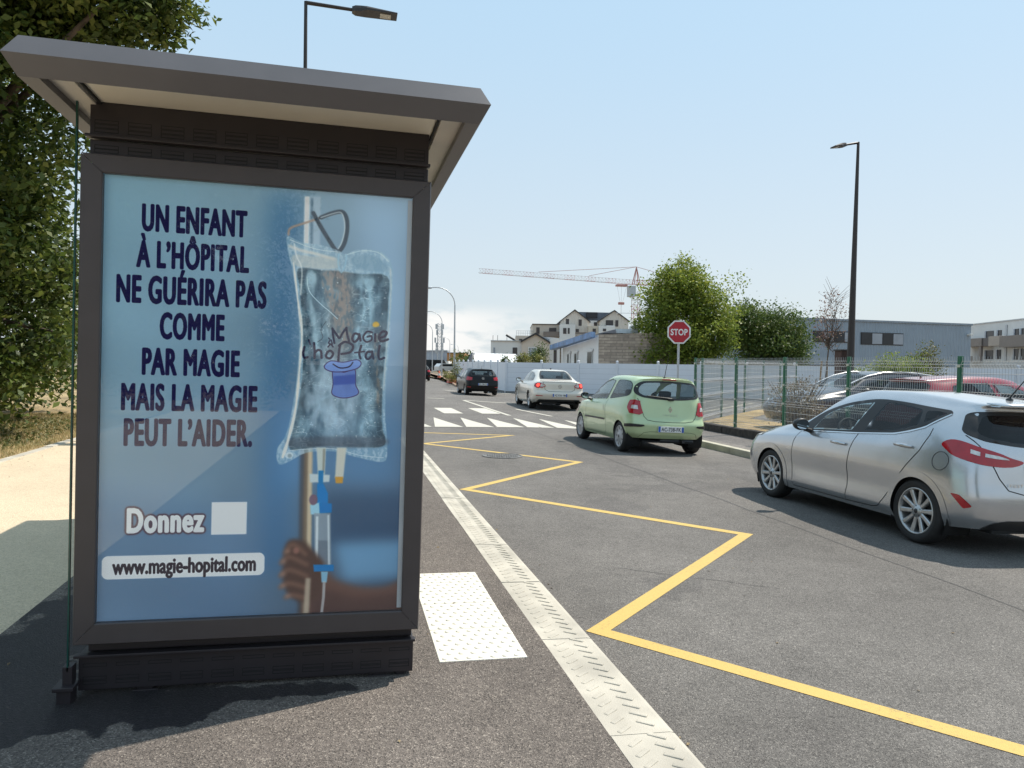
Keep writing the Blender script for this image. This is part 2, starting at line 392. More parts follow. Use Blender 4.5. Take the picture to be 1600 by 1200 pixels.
M_SOIL = asphalt('bare ground', (0.10, 0.08, 0.055), (0.22, 0.18, 0.125), (0.34, 0.28, 0.2), 40, 0.3)
M_DRY = asphalt('dry turf ground', (0.16, 0.115, 0.055), (0.33, 0.24, 0.12), (0.44, 0.34, 0.2), 60, 0.35)
M_KERB = pmat('pale kerb concrete', (0.46, 0.425, 0.36), 0.85, var=0.22, scale=3.5, bump=0.35, bscale=180)
M_KERB2 = pmat('weathered kerb concrete', (0.44, 0.41, 0.33), 0.9, var=0.16, scale=4, bump=0.35, bscale=120)

def wornpaint(name, col, wear=0.42):
    m, nt, N, L, o = _nodes(name)
    b = N.new('ShaderNodeBsdfPrincipled'); L.new(b.outputs[0], o.inputs[0]); b.inputs['Roughness'].default_value = 0.75
    t = N.new('ShaderNodeTexCoord'); n = N.new('ShaderNodeTexNoise'); n.inputs['Scale'].default_value = 45; n.inputs['Detail'].default_value = 6; n.inputs['Roughness'].default_value = 0.75
    L.new(t.outputs['Object'], n.inputs['Vector'])
    n2 = N.new('ShaderNodeTexNoise'); n2.inputs['Scale'].default_value = 1.7; n2.inputs['Detail'].default_value = 4; L.new(t.outputs['Object'], n2.inputs['Vector'])
    ad = N.new('ShaderNodeMath'); ad.operation = 'MULTIPLY_ADD'; L.new(n2.outputs['Fac'], ad.inputs[0]); ad.inputs[1].default_value = 0.35; L.new(n.outputs['Fac'], ad.inputs[2])
    c = ramp(nt, ad.outputs[0], [(wear, [x*0.45 + 0.05 for x in col]), (wear+0.08, [x*0.9 for x in col]), (0.9, col)])
    L.new(c, b.inputs['Base Color'])
    g = N.new('ShaderNodeTexVoronoi'); g.inputs['Scale'].default_value = 150; L.new(t.outputs['Object'], g.inputs['Vector'])
    bp = N.new('ShaderNodeBump'); bp.inputs['Strength'].default_value = 0.4; bp.inputs['Distance'].default_value = 0.004
    L.new(g.outputs['Distance'], bp.inputs['Height']); L.new(bp.outputs[0], b.inputs['Normal'])
    MATS[name] = m; return m
M_YEL = wornpaint('yellow road paint', (0.58, 0.40, 0.115), 0.50)
M_WHT = wornpaint('white road paint', (0.58, 0.55, 0.47), 0.50)
M_TACT = wornpaint('white tactile paint', (0.74, 0.70, 0.61), 0.36)

def zp(x): return -0.02*x                                           # pavement on the shelter's side
def zr(x):                                                          # road: falls away to the far gutter
    if x <= 5: return -0.22 - 0.012*x
    if x <= 7.65: return -0.28 - 0.0425*(x - 5)
    return -0.3926 + 0.002*min(x - 7.65, 20)

g = MB(); g.add([(-900, -300, -0.62), (900, -300, -0.62), (900, 1500, -0.62), (-900, 1500, -0.62)], [(0, 1, 2, 3)]); g.build('ground', M_SOIL, kind='structure')

mb = MB()
xs = [1.2, 5.0, 7.65, 9.0, 28, 70]; ys = [-14, 5, 19.6, 44, 70, 420]
for i in range(5):
    for j in range(5):
        if i >= 2 and j < 2: continue
        if i >= 3 and j >= 3: continue
        a, b_, c, d = xs[i], xs[i+1], ys[j], ys[j+1]
        mb.add([(a, c, zr(a)), (b_, c, zr(b_)), (b_, d, zr(b_)), (a, d, zr(a))], [(0, 1, 2, 3)])
mb.build('road', M_ROAD, kind='structure')
# a strip of road on the shelter's side once the stop has ended
sheet('pavement', [(-1.64, -14), (1.0, -14), (1.0, 90), (-1.64, 90)], 0, M_PAVE, zf=zp)
sheet('footpath', [(-4.13, -14), (-1.64, -14), (-1.64, 90), (-4.13, 90)], 0, M_PATH, zf=zp)
mb = MB()
for k in range(100):                                                # edging stones of the path
    y = -10 + k*1.0; dz = rng.uniform(-0.006, 0.008)
    mb.rbox((-4.25, y+0.004, -0.2), (-4.13, y+0.996, 0.098+dz), 0.012)
mb.build('path_edging', M_KERB, kind='structure')
sheet('verge', [(-60, -14), (-4.25, -14), (-4.25, 90), (-60, 90)], 0.085, M_DRY)

# low boarding kerb with its raised herringbone tread, in stones of one metre
mb = MB()
for k in range(-8, 70):
    y = 0.626 + k*1.004; dz = rng.uniform(-0.002, 0.002)
    prof = [(1.0, -0.5), (1.285, -0.5), (1.285, -0.075), (1.262, -0.032), (1.245, -0.027+dz), (1.0, -0.019+dz)]
    mb.prism(prof, y+0.004, y+1.0, axis='Y')
    if -2 < y < 17:
        for c in range(2):
            for q in range(13):
                yy = y + 0.045 + q*0.0745 + c*0.037
                xc = 1.072 + c*0.105; s = 1 if c == 0 else -1
                Mx = Matrix.Translation((xc, yy, -0.0205-0.02*(xc-1.0)+dz)) @ Matrix.Rotation(s*R(38), 4, 'Z')
                mb.rbox((-0.038, -0.012, -0.01), (0.038, 0.012, 0.0045), 0.006, M=Mx)
mb.build('kerb', M_KERB, kind='structure')

# far side: gutter kerb and pavement, turning the corner into the car park street
def farkerb(y): return 7.62 + 0.0*y
pts = [(7.62, -14), (7.62, 15.6), (7.72, 17.2), (8.15, 18.9), (9.0, 20.4), (10.4, 22.1), (16.2, 28.2), (17.8, 29.9)]
mb = MB()
dense = []
for (x0, y0), (x1, y1) in zip(pts[:-1], pts[1:]):
    n = max(1, int(round(math.hypot(x1-x0, y1-y0)/1.0)))
    for i in range(n): dense.append((x0+(x1-x0)*i/n, y0+(y1-y0)*i/n))
dense.append(pts[-1])
for (x0, y0), (x1, y1) in zip(dense[:-1], dense[1:]):
    d = Vector((x1-x0, y1-y0, 0)); ln = d.length; d.normalize(); a = math.atan2(d.y, d.x)
    Mx = Matrix.Translation((x0, y0, -0.262)) @ Matrix.Rotation(a, 4, 'Z')
    mb.rbox((0.004, -0.16, -0.25), (ln-0.004, 0.0, 0.0), 0.018, M=Mx)
mb.build('far_kerb', M_KERB2, kind='structure')
off = [(7.78, -14), (7.78, 15.6), (7.88, 17.15), (8.3, 18.82), (9.13, 20.3), (10.52, 22.0), (16.32, 28.1), (17.92, 29.8), (21, 27), (11.2, 18.6), (9.22, 16.5), (9.22, -14)]
sheet('far_pavement', off, -0.268, M_PAVE2)
sheet('car_park', [(11.6, -14), (60, -14), (60, -3), (22, 30.6), (18.5, 27.2), (11.6, 19.6)], -0.165, M_ROAD)
sheet('dry_grass_bed', [(9.22, -14), (11.6, -14), (11.6, 19.6), (18.5, 27.2), (18.0, 27.6), (9.4, 18.45), (9.22, 18.2)], -0.155, M_DRY)
# verge beside the long white wall, with a stone edge that bends along the side road
va = at_z(714, 604, -0.36); vb = at_z(688, 588, -0.36)
vp_ = [(va.x+0.1, va.y), (9.35, va.y+0.4), (9.35, 80), (9.3, 190), (vb.x+4.5, 190), (vb.x, vb.y)]
sheet('side_verge', vp_, -0.29, M_SOIL)
mb = MB()
for (p, q) in ((vp_[0], vp_[5]), (vp_[5], vp_[4])):
    d = Vector((q[0]-p[0], q[1]-p[1], 0)); n = int(d.length/2); a = math.atan2(d.y, d.x)
    for i in range(n):
        b0 = Vector((p[0], p[1], -0.29)) + d*(i/n)
        mb.rbox((0.01, -0.02, -0.2), (d.length/n-0.01, 0.16, 0.03), 0.02, M=Matrix.Translation(b0) @ Matrix.Rotation(a, 4, 'Z'))
mb.build('verge_kerb', pmat('brick red kerb', (0.42, 0.27, 0.21), 0.9, var=0.2, scale=2), kind='structure')

# ---- painted markings, thin sheets just above the asphalt
def ribbon(mb, pts, w, lift=0.0028, sub=True):
    P = [Vector((x, y, 0)) for x, y in pts]; n = len(P); L_ = []; R_ = []
    for i in range(n):
        d0 = (P[i]-P[i-1]).normalized() if i else (P[1]-P[0]).normalized()
        d1 = (P[i+1]-P[i]).normalized() if i < n-1 else d0
        n0 = Vector((-d0.y, d0.x, 0)); n1 = Vector((-d1.y, d1.x, 0)); mt = (n0+n1)
        mt = mt.normalized() if mt.length > 1e-6 else n0
        k = w/2/max(0.3, mt.dot(n0)); L_.append(P[i]+mt*k); R_.append(P[i]-mt*k)
    for i in range(n-1):
        m = 8
        for q in range(m):
            c = [L_[i].lerp(L_[i+1], q/m), R_[i].lerp(R_[i+1], q/m), R_[i].lerp(R_[i+1], (q+1)/m), L_[i].lerp(L_[i+1], (q+1)/m)]
            mb.add([(p.x, p.y, zr(p.x)+lift) for p in c], [(0, 1, 2, 3)])
mb = MB()
zz = [(3.86, -3.85), (1.53, -0.87), (3.9, 1.32), (1.53, 4.27), (3.87, 6.57), (1.53, 9.38), (3.88, 11.9), (1.56, 14.75), (3.72, 16.45), (1.5, 17.15)]
ribbon(mb, zz, 0.116)
mb.build('zigzag_marking', M_YEL, kind='structure')
mb = MB()
for k in range(7):
    x = 1.45 + 0.80*k
    p = [(x, 18.62), (x+0.72, 18.6), (x+0.34, 21.8)]
    mb.add([(a, b_, zr(a)+0.005) for a, b_ in p], [(0, 1, 2)])
for k in range(3):
    x = 1.9 + 1.24*k
    p = [(x, 23.6), (x+0.62, 23.6), (x+0.62, 26.4), (x, 26.4)]
    mb.add([(a, b_, zr(a)+0.005) for a, b_ in p], [(0, 1, 2, 3)])
def wline(pa, pb, w):
    a = at_z(*pa, -0.33); b_ = at_z(*pb, -0.33); ribbon(mb, [(a.x, a.y), (b_.x, b_.y)], w, 0.0095)
wline((724, 627.3), (796, 652), 0.14); wline((724, 627.3), (826, 630.2), 0.28)
wline((806, 639.5), (862, 650), 0.14); wline((668, 624.4), (694, 625), 0.22); wline((694, 610), (712, 611), 0.3); wline((776, 612.5), (800, 614), 0.2)
mb.build('crossing_marking', M_WHT, kind='structure')

# sealed joints and a fine crack in the asphalt
M_SEAL = pmat('bitumen joint seal', (0.06, 0.056, 0.054), 0.7, 0, 0.3, 30)
mb = MB(); r_ = random.Random(21)
def wavy(x0, y0, x1, y1, n, amp): return [(x0+(x1-x0)*i/n+r_.uniform(-amp, amp), y0+(y1-y0)*i/n+r_.uniform(-amp, amp)) for i in range(n+1)]
ribbon(mb, wavy(4.62, 3.0, 4.50, 18.3, 26, 0.018), 0.018, 0.0022); ribbon(mb, wavy(1.3, 18.38, 7.55, 18.3, 14, 0.012), 0.03, 0.0022)
ribbon(mb, wavy(2.1, 5.6, 3.2, 4.9, 12, 0.03), 0.006, 0.0022); ribbon(mb, wavy(5.1, 11.4, 6.7, 10.6, 14, 0.035), 0.008, 0.0022)
mb.build('road_seam', M_SEAL, kind='structure')

# ---- tactile slab and manhole cover
t = thing('tactile_slab', 'white studded tactile slab set in the dark pavement beside the shelter', 'tactile paving', (0.445, 3.42, zp(0.65)))
mb = MB(); Mt = Matrix.Rotation(0.02, 4, 'Y')
for k in range(4):
    y0 = 0.42*k; y1 = min(1.47, y0+0.4175)
    mb.rbox((0, y0+0.001, -0.02), (0.425, y1, 0.008), 0.003, M=Mt)
for r in range(25):
    for c in range(7):
        x = 0.032 + 0.058*c + (0.029 if r % 2 else 0); y = 0.03 + r*0.0585
        if x > 0.41: continue
        mb.lathe([(0.0165, 0), (0.0155, 0.003), (0.0105, 0.005), (0.0, 0.0055)], 10, M=Mt @ Matrix.Translation((x, y, 0.0078)))
mb.build('slab', M_TACT, t)
c = at_z(785, 712, -0.245)
t = thing('manhole_cover', 'round grey iron manhole cover sunk in the road inside the yellow zigzag', 'manhole cover', (c.x, c.y, zr(c.x)))
mb = MB(); Mc = Matrix.Rotation(0.012, 4, 'Y')
mb.lathe([(0.36, 0.0), (0.36, 0.012), (0.33, 0.013), (0.33, 0.006), (0.0, 0.006)], 40, M=Mc, smooth=False)
M_IRON = pmat('worn cast iron', (0.17, 0.165, 0.16), 0.7, 0.3, 0.3, 15)
mb.build('rim', M_IRON, t)
mb = MB()
for i in range(-6, 7):
    for j in range(-6, 7):
        if math.hypot(i, j)*0.058 < 0.29: mb.rbox((i*0.058-0.02, j*0.058-0.02, 0.004), (i*0.058+0.02, j*0.058+0.02, 0.0125), 0.004, M=Mc @ Matrix.Rotation(0.6, 4, 'Z'))
mb.build('lid', M_IRON, t)

# ================================================================== BUS SHELTER
M_BRZ = pmat('bronze grey coated metal', (0.066, 0.055, 0.055), 0.40, 0.0, 0.07, 7, 0.05, 300)
M_BRZ2 = pmat('dark slotted profile', (0.024, 0.019, 0.022), 0.45, 0.0, 0.1, 7)
M_SLOT = pmat('slot shadow gap', (0.008, 0.008, 0.008), 0.8)
M_SOFF = pmat('pale roof soffit', (0.74, 0.69, 0.60), 0.7, 0.0, 0.08, 2.2, 0.1, 30)
M_SOFF2 = pmat('soffit edge board', (0.55, 0.51, 0.46), 0.6, 0.0, 0.10, 3)
sh = thing('bus_shelter', 'dark grey bus shelter end with a large blue hospital charity poster', 'bus shelter', (0, 3.25, 0))
sh['label'] = 'dark grey bus shelter with a large blue charity poster on its end panel'
sh.rotation_euler = (0, 0.02, 0)
FX0, FX1, FZ0, FZ1 = -1.060, 0.325, 0.222, 2.188
AX0, AX1, AZ0, AZ1 = -0.978, 0.247, 0.309, 2.113
# frame: four mitred bars round the poster
mb = MB()
o_ = [(FX0, FZ0), (FX1, FZ0), (FX1, FZ1), (FX0, FZ1)]; i_ = [(AX0, AZ0), (AX1, AZ0), (AX1, AZ1), (AX0, AZ1)]
for k in range(4):
    k2 = (k+1) % 4; c0 = Vector((o_[k][0], o_[k][1])); c1 = Vector((o_[k2][0], o_[k2][1])); e0 = Vector(i_[k]); e1 = Vector(i_[k2])
    d = (c1-c0).normalized()*0.0012
    q = [c0+d, c1-d, e1-d, e0+d]
    # front face slightly rounded towards the outer edge, then back plate
    n = (e0-c0); 
    def lerp2(a, b, t): return a+(b-a)*t
    f0 = [lerp2(q[0], q[3], 0.06), lerp2(q[1], q[2], 0.06)]; g0 = [lerp2(q[0], q[3], 0.95), lerp2(q[1], q[2], 0.95)]
    rows = [(q[0], q[1], 0.13), (q[0], q[1], 0.010), (f0[0], f0[1], 0.0), (g0[0], g0[1], 0.0), (q[3], q[2], 0.004), (q[3], q[2], 0.03)]
    vs = []; fs = []
    for a, b_, dep in rows: vs += [(a.x, dep, a.y), (b_.x, dep, b_.y)]
    for r in range(5): fs.append((2*r, 2*r+1, 2*r+3, 2*r+2))
    mb.add(vs, fs)
mb.build('poster_frame', M_BRZ, sh)
mb = MB(); mb.box((FX0+0.004, 0.131, FZ0+0.004), (FX1-0.004, 0.16, FZ1-0.004)); mb.build('back_panel', M_BRZ, sh)
# slotted profiles above and below
def slotbar(name, x0, x1, z0, z1, yf, yb, rows, ledge=None):
    mb = MB(); mb.rbox((x0, yf, z0), (x1, yb, z1), 0.004)
    if ledge: mb.rbox((x0-0.012, yf-0.026, ledge[0]), (x1+0.006, yf+0.01, ledge[1]), 0.003)
    n = 11; px = (x1-x0)/n
    for z in rows:
        for k in range(n):
            a = x0+px*(k+0.14); b_ = x0+px*(k+0.86); h = 0.0075
            for (lo, hi, mi) in (((a, z-h), (b_, z-h+0.0022), 1), ((a, z+h-0.0022), (b_, z+h), 1), ((a, z-h), (a+0.002, z+h), 1), ((b_-0.002, z-h), (b_, z+h), 1)):
                mb.box((lo[0], yf-0.0008, lo[1]), (hi[0], yf+0.001, hi[1]), mi)
    return mb.build(name, [M_BRZ2, M_SLOT], sh)
slotbar('top_profile', -1.035, 0.312, 2.262, 2.398, 0.028, 0.15, [2.285, 2.302, 2.319], (2.252, 2.264))
slotbar('middle_profile', -1.035, 0.312, 2.189, 2.249, 0.032, 0.15, [2.205, 2.221])
slotbar('base_profile', -1.050, 0.308, 0.018, 0.168, 0.052, 0.15, [0.050, 0.068, 0.122], (0.160, 0.172))
mb = MB(); mb.rbox((-1.02, 0.07, 0.173), (0.30, 0.15, 0.221), 0.004); mb.build('base_neck', M_BRZ2, sh)
for x in (-0.80, 0.16):
    mb = MB(); mb.rbox((x-0.03, 0.065, -0.06), (x+0.03, 0.14, 0.045), 0.004); mb.rbox((x-0.05, 0.058, -0.06), (x+0.05, 0.145, 0.006), 0.003)
    mb.build('foot', M_BRZ2, sh)
mb = MB(); mb.rbox((0.235, 0.07, -0.05), (0.275, 0.15, 0.03), 0.004); mb.build('foot', M_BRZ2, sh)
# roof with its pointed edge
RX0, RX1, RY0, RY1 = -1.183, 0.503, -0.40, 4.06
def ring(x0, x1, y0, y1, z): return [(x0, y0, z), (x1, y0, z), (x1, y1, z), (x0, y1, z)]
rows = [ring(RX0+0.085, RX1-0.085, RY0+0.085, RY1-0.085, 2.402), ring(RX0+0.085, RX1-0.085, RY0+0.085, RY1-0.085, 2.356),
        ring(RX0+0.035, RX1-0.035, RY0+0.05, RY1-0.05, 2.342), ring(RX0, RX1, RY0, RY1, 2.405), ring(RX0+0.035, RX1-0.035, RY0+0.05, RY1-0.05, 2.482),
        ring(RX0+0.2, RX1-0.2, RY0+0.25, RY1-0.25, 2.49)]
mb = MB()
vs = [p for r in rows for p in r]; fs = []
for r in range(5):
    for k in range(4): fs.append((r*4+k, r*4+(k+1) % 4, r*4+4+(k+1) % 4, r*4+4+k))
fs = [tuple(reversed(f)) for f in fs]
mb.add(vs, fs); mb.add(rows[5], [(0, 1, 2, 3)])
rf = mb.build('roof', pmat('roof edge metal', (0.108, 0.101, 0.106), 0.36, 0.0, 0.07, 5, 0.04, 300), sh)
mb = MB(); mb.add(ring(RX0+0.08, RX1-0.08, RY0+0.08, RY1-0.08, 2.398), [(3, 2, 1, 0)]); mb.build('soffit', M_SOFF, rf)
mb = MB()
for (x0, x1) in ((RX0+0.05, RX0+0.17), (RX1-0.17, RX1-0.05)): mb.rbox((x0, RY0+0.1, 2.384), (x1, RY1-0.1, 2.3975), 0.003)
mb.build('soffit_board', M_SOFF2, rf)
mb = MB()
for x in (RX0+0.185, RX1-0.18): mb.tube([(x, RY0+0.16, 2.392), (x, RY1-0.16, 2.392)], 0.006, 6)
mb.build('cable', M_SLOT, rf)
# glass along the back of the shelter, seen almost edge on
mb = MB(); mb.box((-1.079, 0.36, 0.10), (-1.069, 4.0, 2.39)); M_GEDGE = glassmat('green edged glass', (0.80, 0.90, 0.86)); gp = mb.build('glass_wall', M_GEDGE, sh)
mb = MB(); mb.box((-1.077, 0.0, 0.12), (-1.071, 0.014, 2.385)); mb.build('glass_edge', pmat('polished green glass edge', (0.02, 0.075, 0.06), 0.12, 0, 0.2, 9), gp)
for y in (0.02, 1.98, 3.98):
    mb = MB(); mb.rbox((-1.105, y-0.045, -0.06), (-1.052, y+0.03, 0.062), 0.005); mb.rbox((-1.118, y-0.055, 0.052), (-1.04, y+0.045, 0.068), 0.003)
    mb.rbox((-1.092, y-0.02, 0.062), (-1.056, y+0.03, 0.14), 0.003)
    mb.build('glass_clamp', M_BRZ2, sh)
for y in (1.98, 3.98):
    mb = MB(); mb.rbox((-1.075, y-0.04, -0.05), (-1.0, y+0.04, 2.38), 0.004); mb.build('post', M_BRZ, sh)
mb = MB(); mb.rbox((-1.0, 0.7, 0.43), (-0.62, 3.6, 0.47), 0.012); mb.build('bench_seat', pmat('bench slats', (0.22, 0.15, 0.09), 0.6), sh)
for y in (1.0, 3.3):
    mb = MB(); mb.rbox((-0.85, y-0.03, -0.03), (-0.78, y+0.03, 0.43), 0.004); mb.build('bench_leg', M_BRZ2, sh)
# rounded stop flag on the far roof corner
mb = MB(); pol = [(-0.01, -0.30), (0.05, -0.26), (0.115, -0.02), (0.118, 0.05), (0.10, 0.10), (0.07, 0.115), (0.03, 0.08), (-0.02, 0.02)]
mb.prism(pol, 4.02, 4.07, axis='Y', M=Matrix.Translation((0.395, 0, 2.50))); mb.build('stop_flag', M_BRZ, sh)

# ---- the printed poster: an image computed here, dot by dot, with no file behind it
PW, PH = 860, 1267
HOM = None
def homography(src, dst):
    A = []; b_ = []
    for (x, y), (u, v) in zip(src, dst):
        A.append([x, y, 1, 0, 0, 0, -u*x, -u*y]); b_.append(u)
        A.append([0, 0, 0, x, y, 1, -v*x, -v*y]); b_.append(v)
    h = np.linalg.solve(np.array(A, float), np.array(b_, float)); return np.append(h, 1).reshape(3, 3)
# measured corners of the poster -> print dots (measuring only: the print is flat and stays where it hangs)
HOM = homography([(160, 270), (645, 308), (627, 955), (147, 975)], [(0, 0), (PW, 0), (PW, PH), (0, PH)])
def pd(x, y):
    q = HOM @ np.array([x, y, 1.0]); return q[0]/q[2], q[1]/q[2]
def pds(l): return [pd(*p) for p in l]
IMG = np.zeros((PH, PW, 3)); YY, XX = np.mgrid[0:PH, 0:PW] + 0.5
def blur(a, s):
    if s <= 0: return a
    p = int(3*s)+1; b_ = np.pad(a, ((p, p), (p, p)), 'edge')
    H_, W_ = b_.shape; fy = np.fft.fftfreq(H_)[:, None]; fx = np.fft.rfftfreq(W_)[None]
    G = np.exp(-2*(math.pi*s)**2*(fx**2+fy**2)); r = np.fft.irfft2(np.fft.rfft2(b_)*G, s=b_.shape); return r[p:-p, p:-p]
def mpoly(poly, soft=0.7):
    m = np.zeros((PH, PW)); P = np.array(poly); x, y = P[:, 0], P[:, 1]; n = len(P); p = int(3*soft)+2
    r0, r1 = max(0, int(y.min())-p), min(PH, int(y.max())+p+1); c0, c1 = max(0, int(x.min())-p), min(PW, int(x.max())+p+1)
    if r1 <= r0 or c1 <= c0: return m
    acc = np.zeros((r1-r0, c1-c0))
    for oy in (-.25, .25):
        for ox in (-.25, .25):
            X_ = XX[r0:r1, c0:c1]+ox; Y_ = YY[r0:r1, c0:c1]+oy; ins = np.zeros(X_.shape, bool)
            for i in range(n):
                j = (i-1) % n
                if y[i] == y[j]: continue
                ins ^= ((y[i] > Y_) != (y[j] > Y_)) & (X_ < (x[j]-x[i])*(Y_-y[i])/(y[j]-y[i])+x[i])
            acc += ins*0.25
    m[r0:r1, c0:c1] = blur(acc, soft); return m
def mstroke(pts, w, soft=0.7):
    P = np.array(pts, float); ws = w if isinstance(w, (list, tuple)) else [w]*len(P); p = int(max(ws)+3*soft)+3
    ws = [q/2 for q in ws]
    m = np.zeros((PH, PW)); r0, r1 = max(0, int(P[:, 1].min())-p), min(PH, int(P[:, 1].max())+p); c0, c1 = max(0, int(P[:, 0].min())-p), min(PW, int(P[:, 0].max())+p)
    X_, Y_ = XX[r0:r1, c0:c1], YY[r0:r1, c0:c1]; d = np.full(X_.shape, -1e3)
    for i in range(len(P)-1):
        a, b_ = P[i], P[i+1]; e = b_-a; L2 = max(1e-6, e@e)
        t_ = np.clip(((X_-a[0])*e[0]+(Y_-a[1])*e[1])/L2, 0, 1)
        d = np.maximum(d, ws[i]+(ws[min(i+1, len(ws)-1)]-ws[i])*t_-np.hypot(X_-a[0]-t_*e[0], Y_-a[1]-t_*e[1]))
    q = np.clip(d+0.5, 0, 1); m[r0:r1, c0:c1] = blur(q, soft) if soft > 0.8 else q; return m
def mellipse(cx, cy, rx, ry, soft=0.7):
    return mpoly([(cx+rx*math.cos(a), cy+ry*math.sin(a)) for a in np.linspace(0, 2*math.pi, 48)], soft)
def put(m, col, al=1.0):
    global IMG
    k = np.clip(m*al, 0, 1)[..., None]; IMG = IMG*(1-k)+np.array(col)/255.0*k
def vnoise(s, seed, sx=1.0, sy=1.0):
    r_ = np.random.RandomState(seed).rand(PH, PW); H_, W_ = r_.shape
    fy = np.fft.fftfreq(H_)[:, None]*sy; fx = np.fft.rfftfreq(W_)[None]*sx
    q = np.fft.irfft2(np.fft.rfft2(r_)*np.exp(-2*(math.pi*s)**2*(fx**2+fy**2)), s=r_.shape); return (q-q.mean())/q.std()
def smooth(pts, n=6, closed=True):
    P = [np.array(p, float) for p in pts]; N_ = len(P); out = []
    for i in range(N_ if closed else N_-1):
        g4 = [P[(i+k) % N_] if closed else P[min(max(i+k, 0), N_-1)] for k in (-1, 0, 1, 2)]
        for k in range(n):
            t_ = k/n; a, b_, c, d = g4
            out.append(tuple(0.5*((2*b_)+(-a+c)*t_+(2*a-5*b_+4*c-d)*t_**2+(-a+3*b_-3*c+d)*t_**3)))
    if not closed: out.append(tuple(P[-1]))
    return out
def mtext(s, x0, y0, x1, y1, bold=0.0, space=1.0, cap='A'):
    """line of text whose capital box fills x0..x1, y0..y1 (y0 is the cap line, y1 the base line), thickened by bold dots"""
    T = text_tris(s, 0.0, space); lo = T.reshape(-1, 2).min(0); hi = T.reshape(-1, 2).max(0)
    ch = text_tris(cap, 0.0, 1.0).reshape(-1, 2)[:, 1].max()
    sx = (x1-x0-2*bold)/(hi[0]-lo[0]); sy = (y1-y0-2*bold)/ch
    Q = np.empty_like(T); Q[..., 0] = x0+bold+(T[..., 0]-lo[0])*sx; Q[..., 1] = y1-bold-T[..., 1]*sy
    S = 2; m = np.zeros((PH*S, PW*S), bool)
    for tri in Q*S:
        a, b_, c = tri; r0, r1 = int(max(0, tri[:, 1].min()-1)), int(tri[:, 1].max()+2); c0, c1 = int(max(0, tri[:, 0].min()-1)), int(tri[:, 0].max()+2)
        yy, xx = np.mgrid[r0:r1, c0:c1]+0.5
        def sd(p, q): return (q[0]-p[0])*(yy-p[1])-(q[1]-p[1])*(xx-p[0])
        s1, s2, s3 = sd(a, b_), sd(b_, c), sd(c, a)
        k = ((s1 >= 0) & (s2 >= 0) & (s3 >= 0)) | ((s1 <= 0) & (s2 <= 0) & (s3 <= 0))
        v_ = m[r0:r1, c0:c1]; v_ |= k[:v_.shape[0], :v_.shape[1]]
    if bold > 0:
        rr = int(round(bold*S)); rows_ = np.where(m.any(1))[0]; cols_ = np.where(m.any(0))[0]
        r0, r1, c0, c1 = max(0, rows_[0]-rr-1), rows_[-1]+rr+2, max(0, cols_[0]-rr-1), cols_[-1]+rr+2
        sub = np.pad(m[r0:r1, c0:c1], rr); out = np.zeros_like(m[r0:r1, c0:c1])
        for dy in range(-rr, rr+1):
            w_ = int(math.sqrt(rr*rr-dy*dy)); H2, W2 = out.shape
            cs = np.cumsum(np.pad(sub[rr+dy:rr+dy+H2], ((0, 0), (1, 0))), axis=1)
            out |= (cs[:, rr+w_+1:rr+w_+1+W2]-cs[:, rr-w_:rr-w_+W2]) > 0
        m[r0:r1, c0:c1] = out
    return m.reshape(PH, S, PW, S).mean((1, 3))

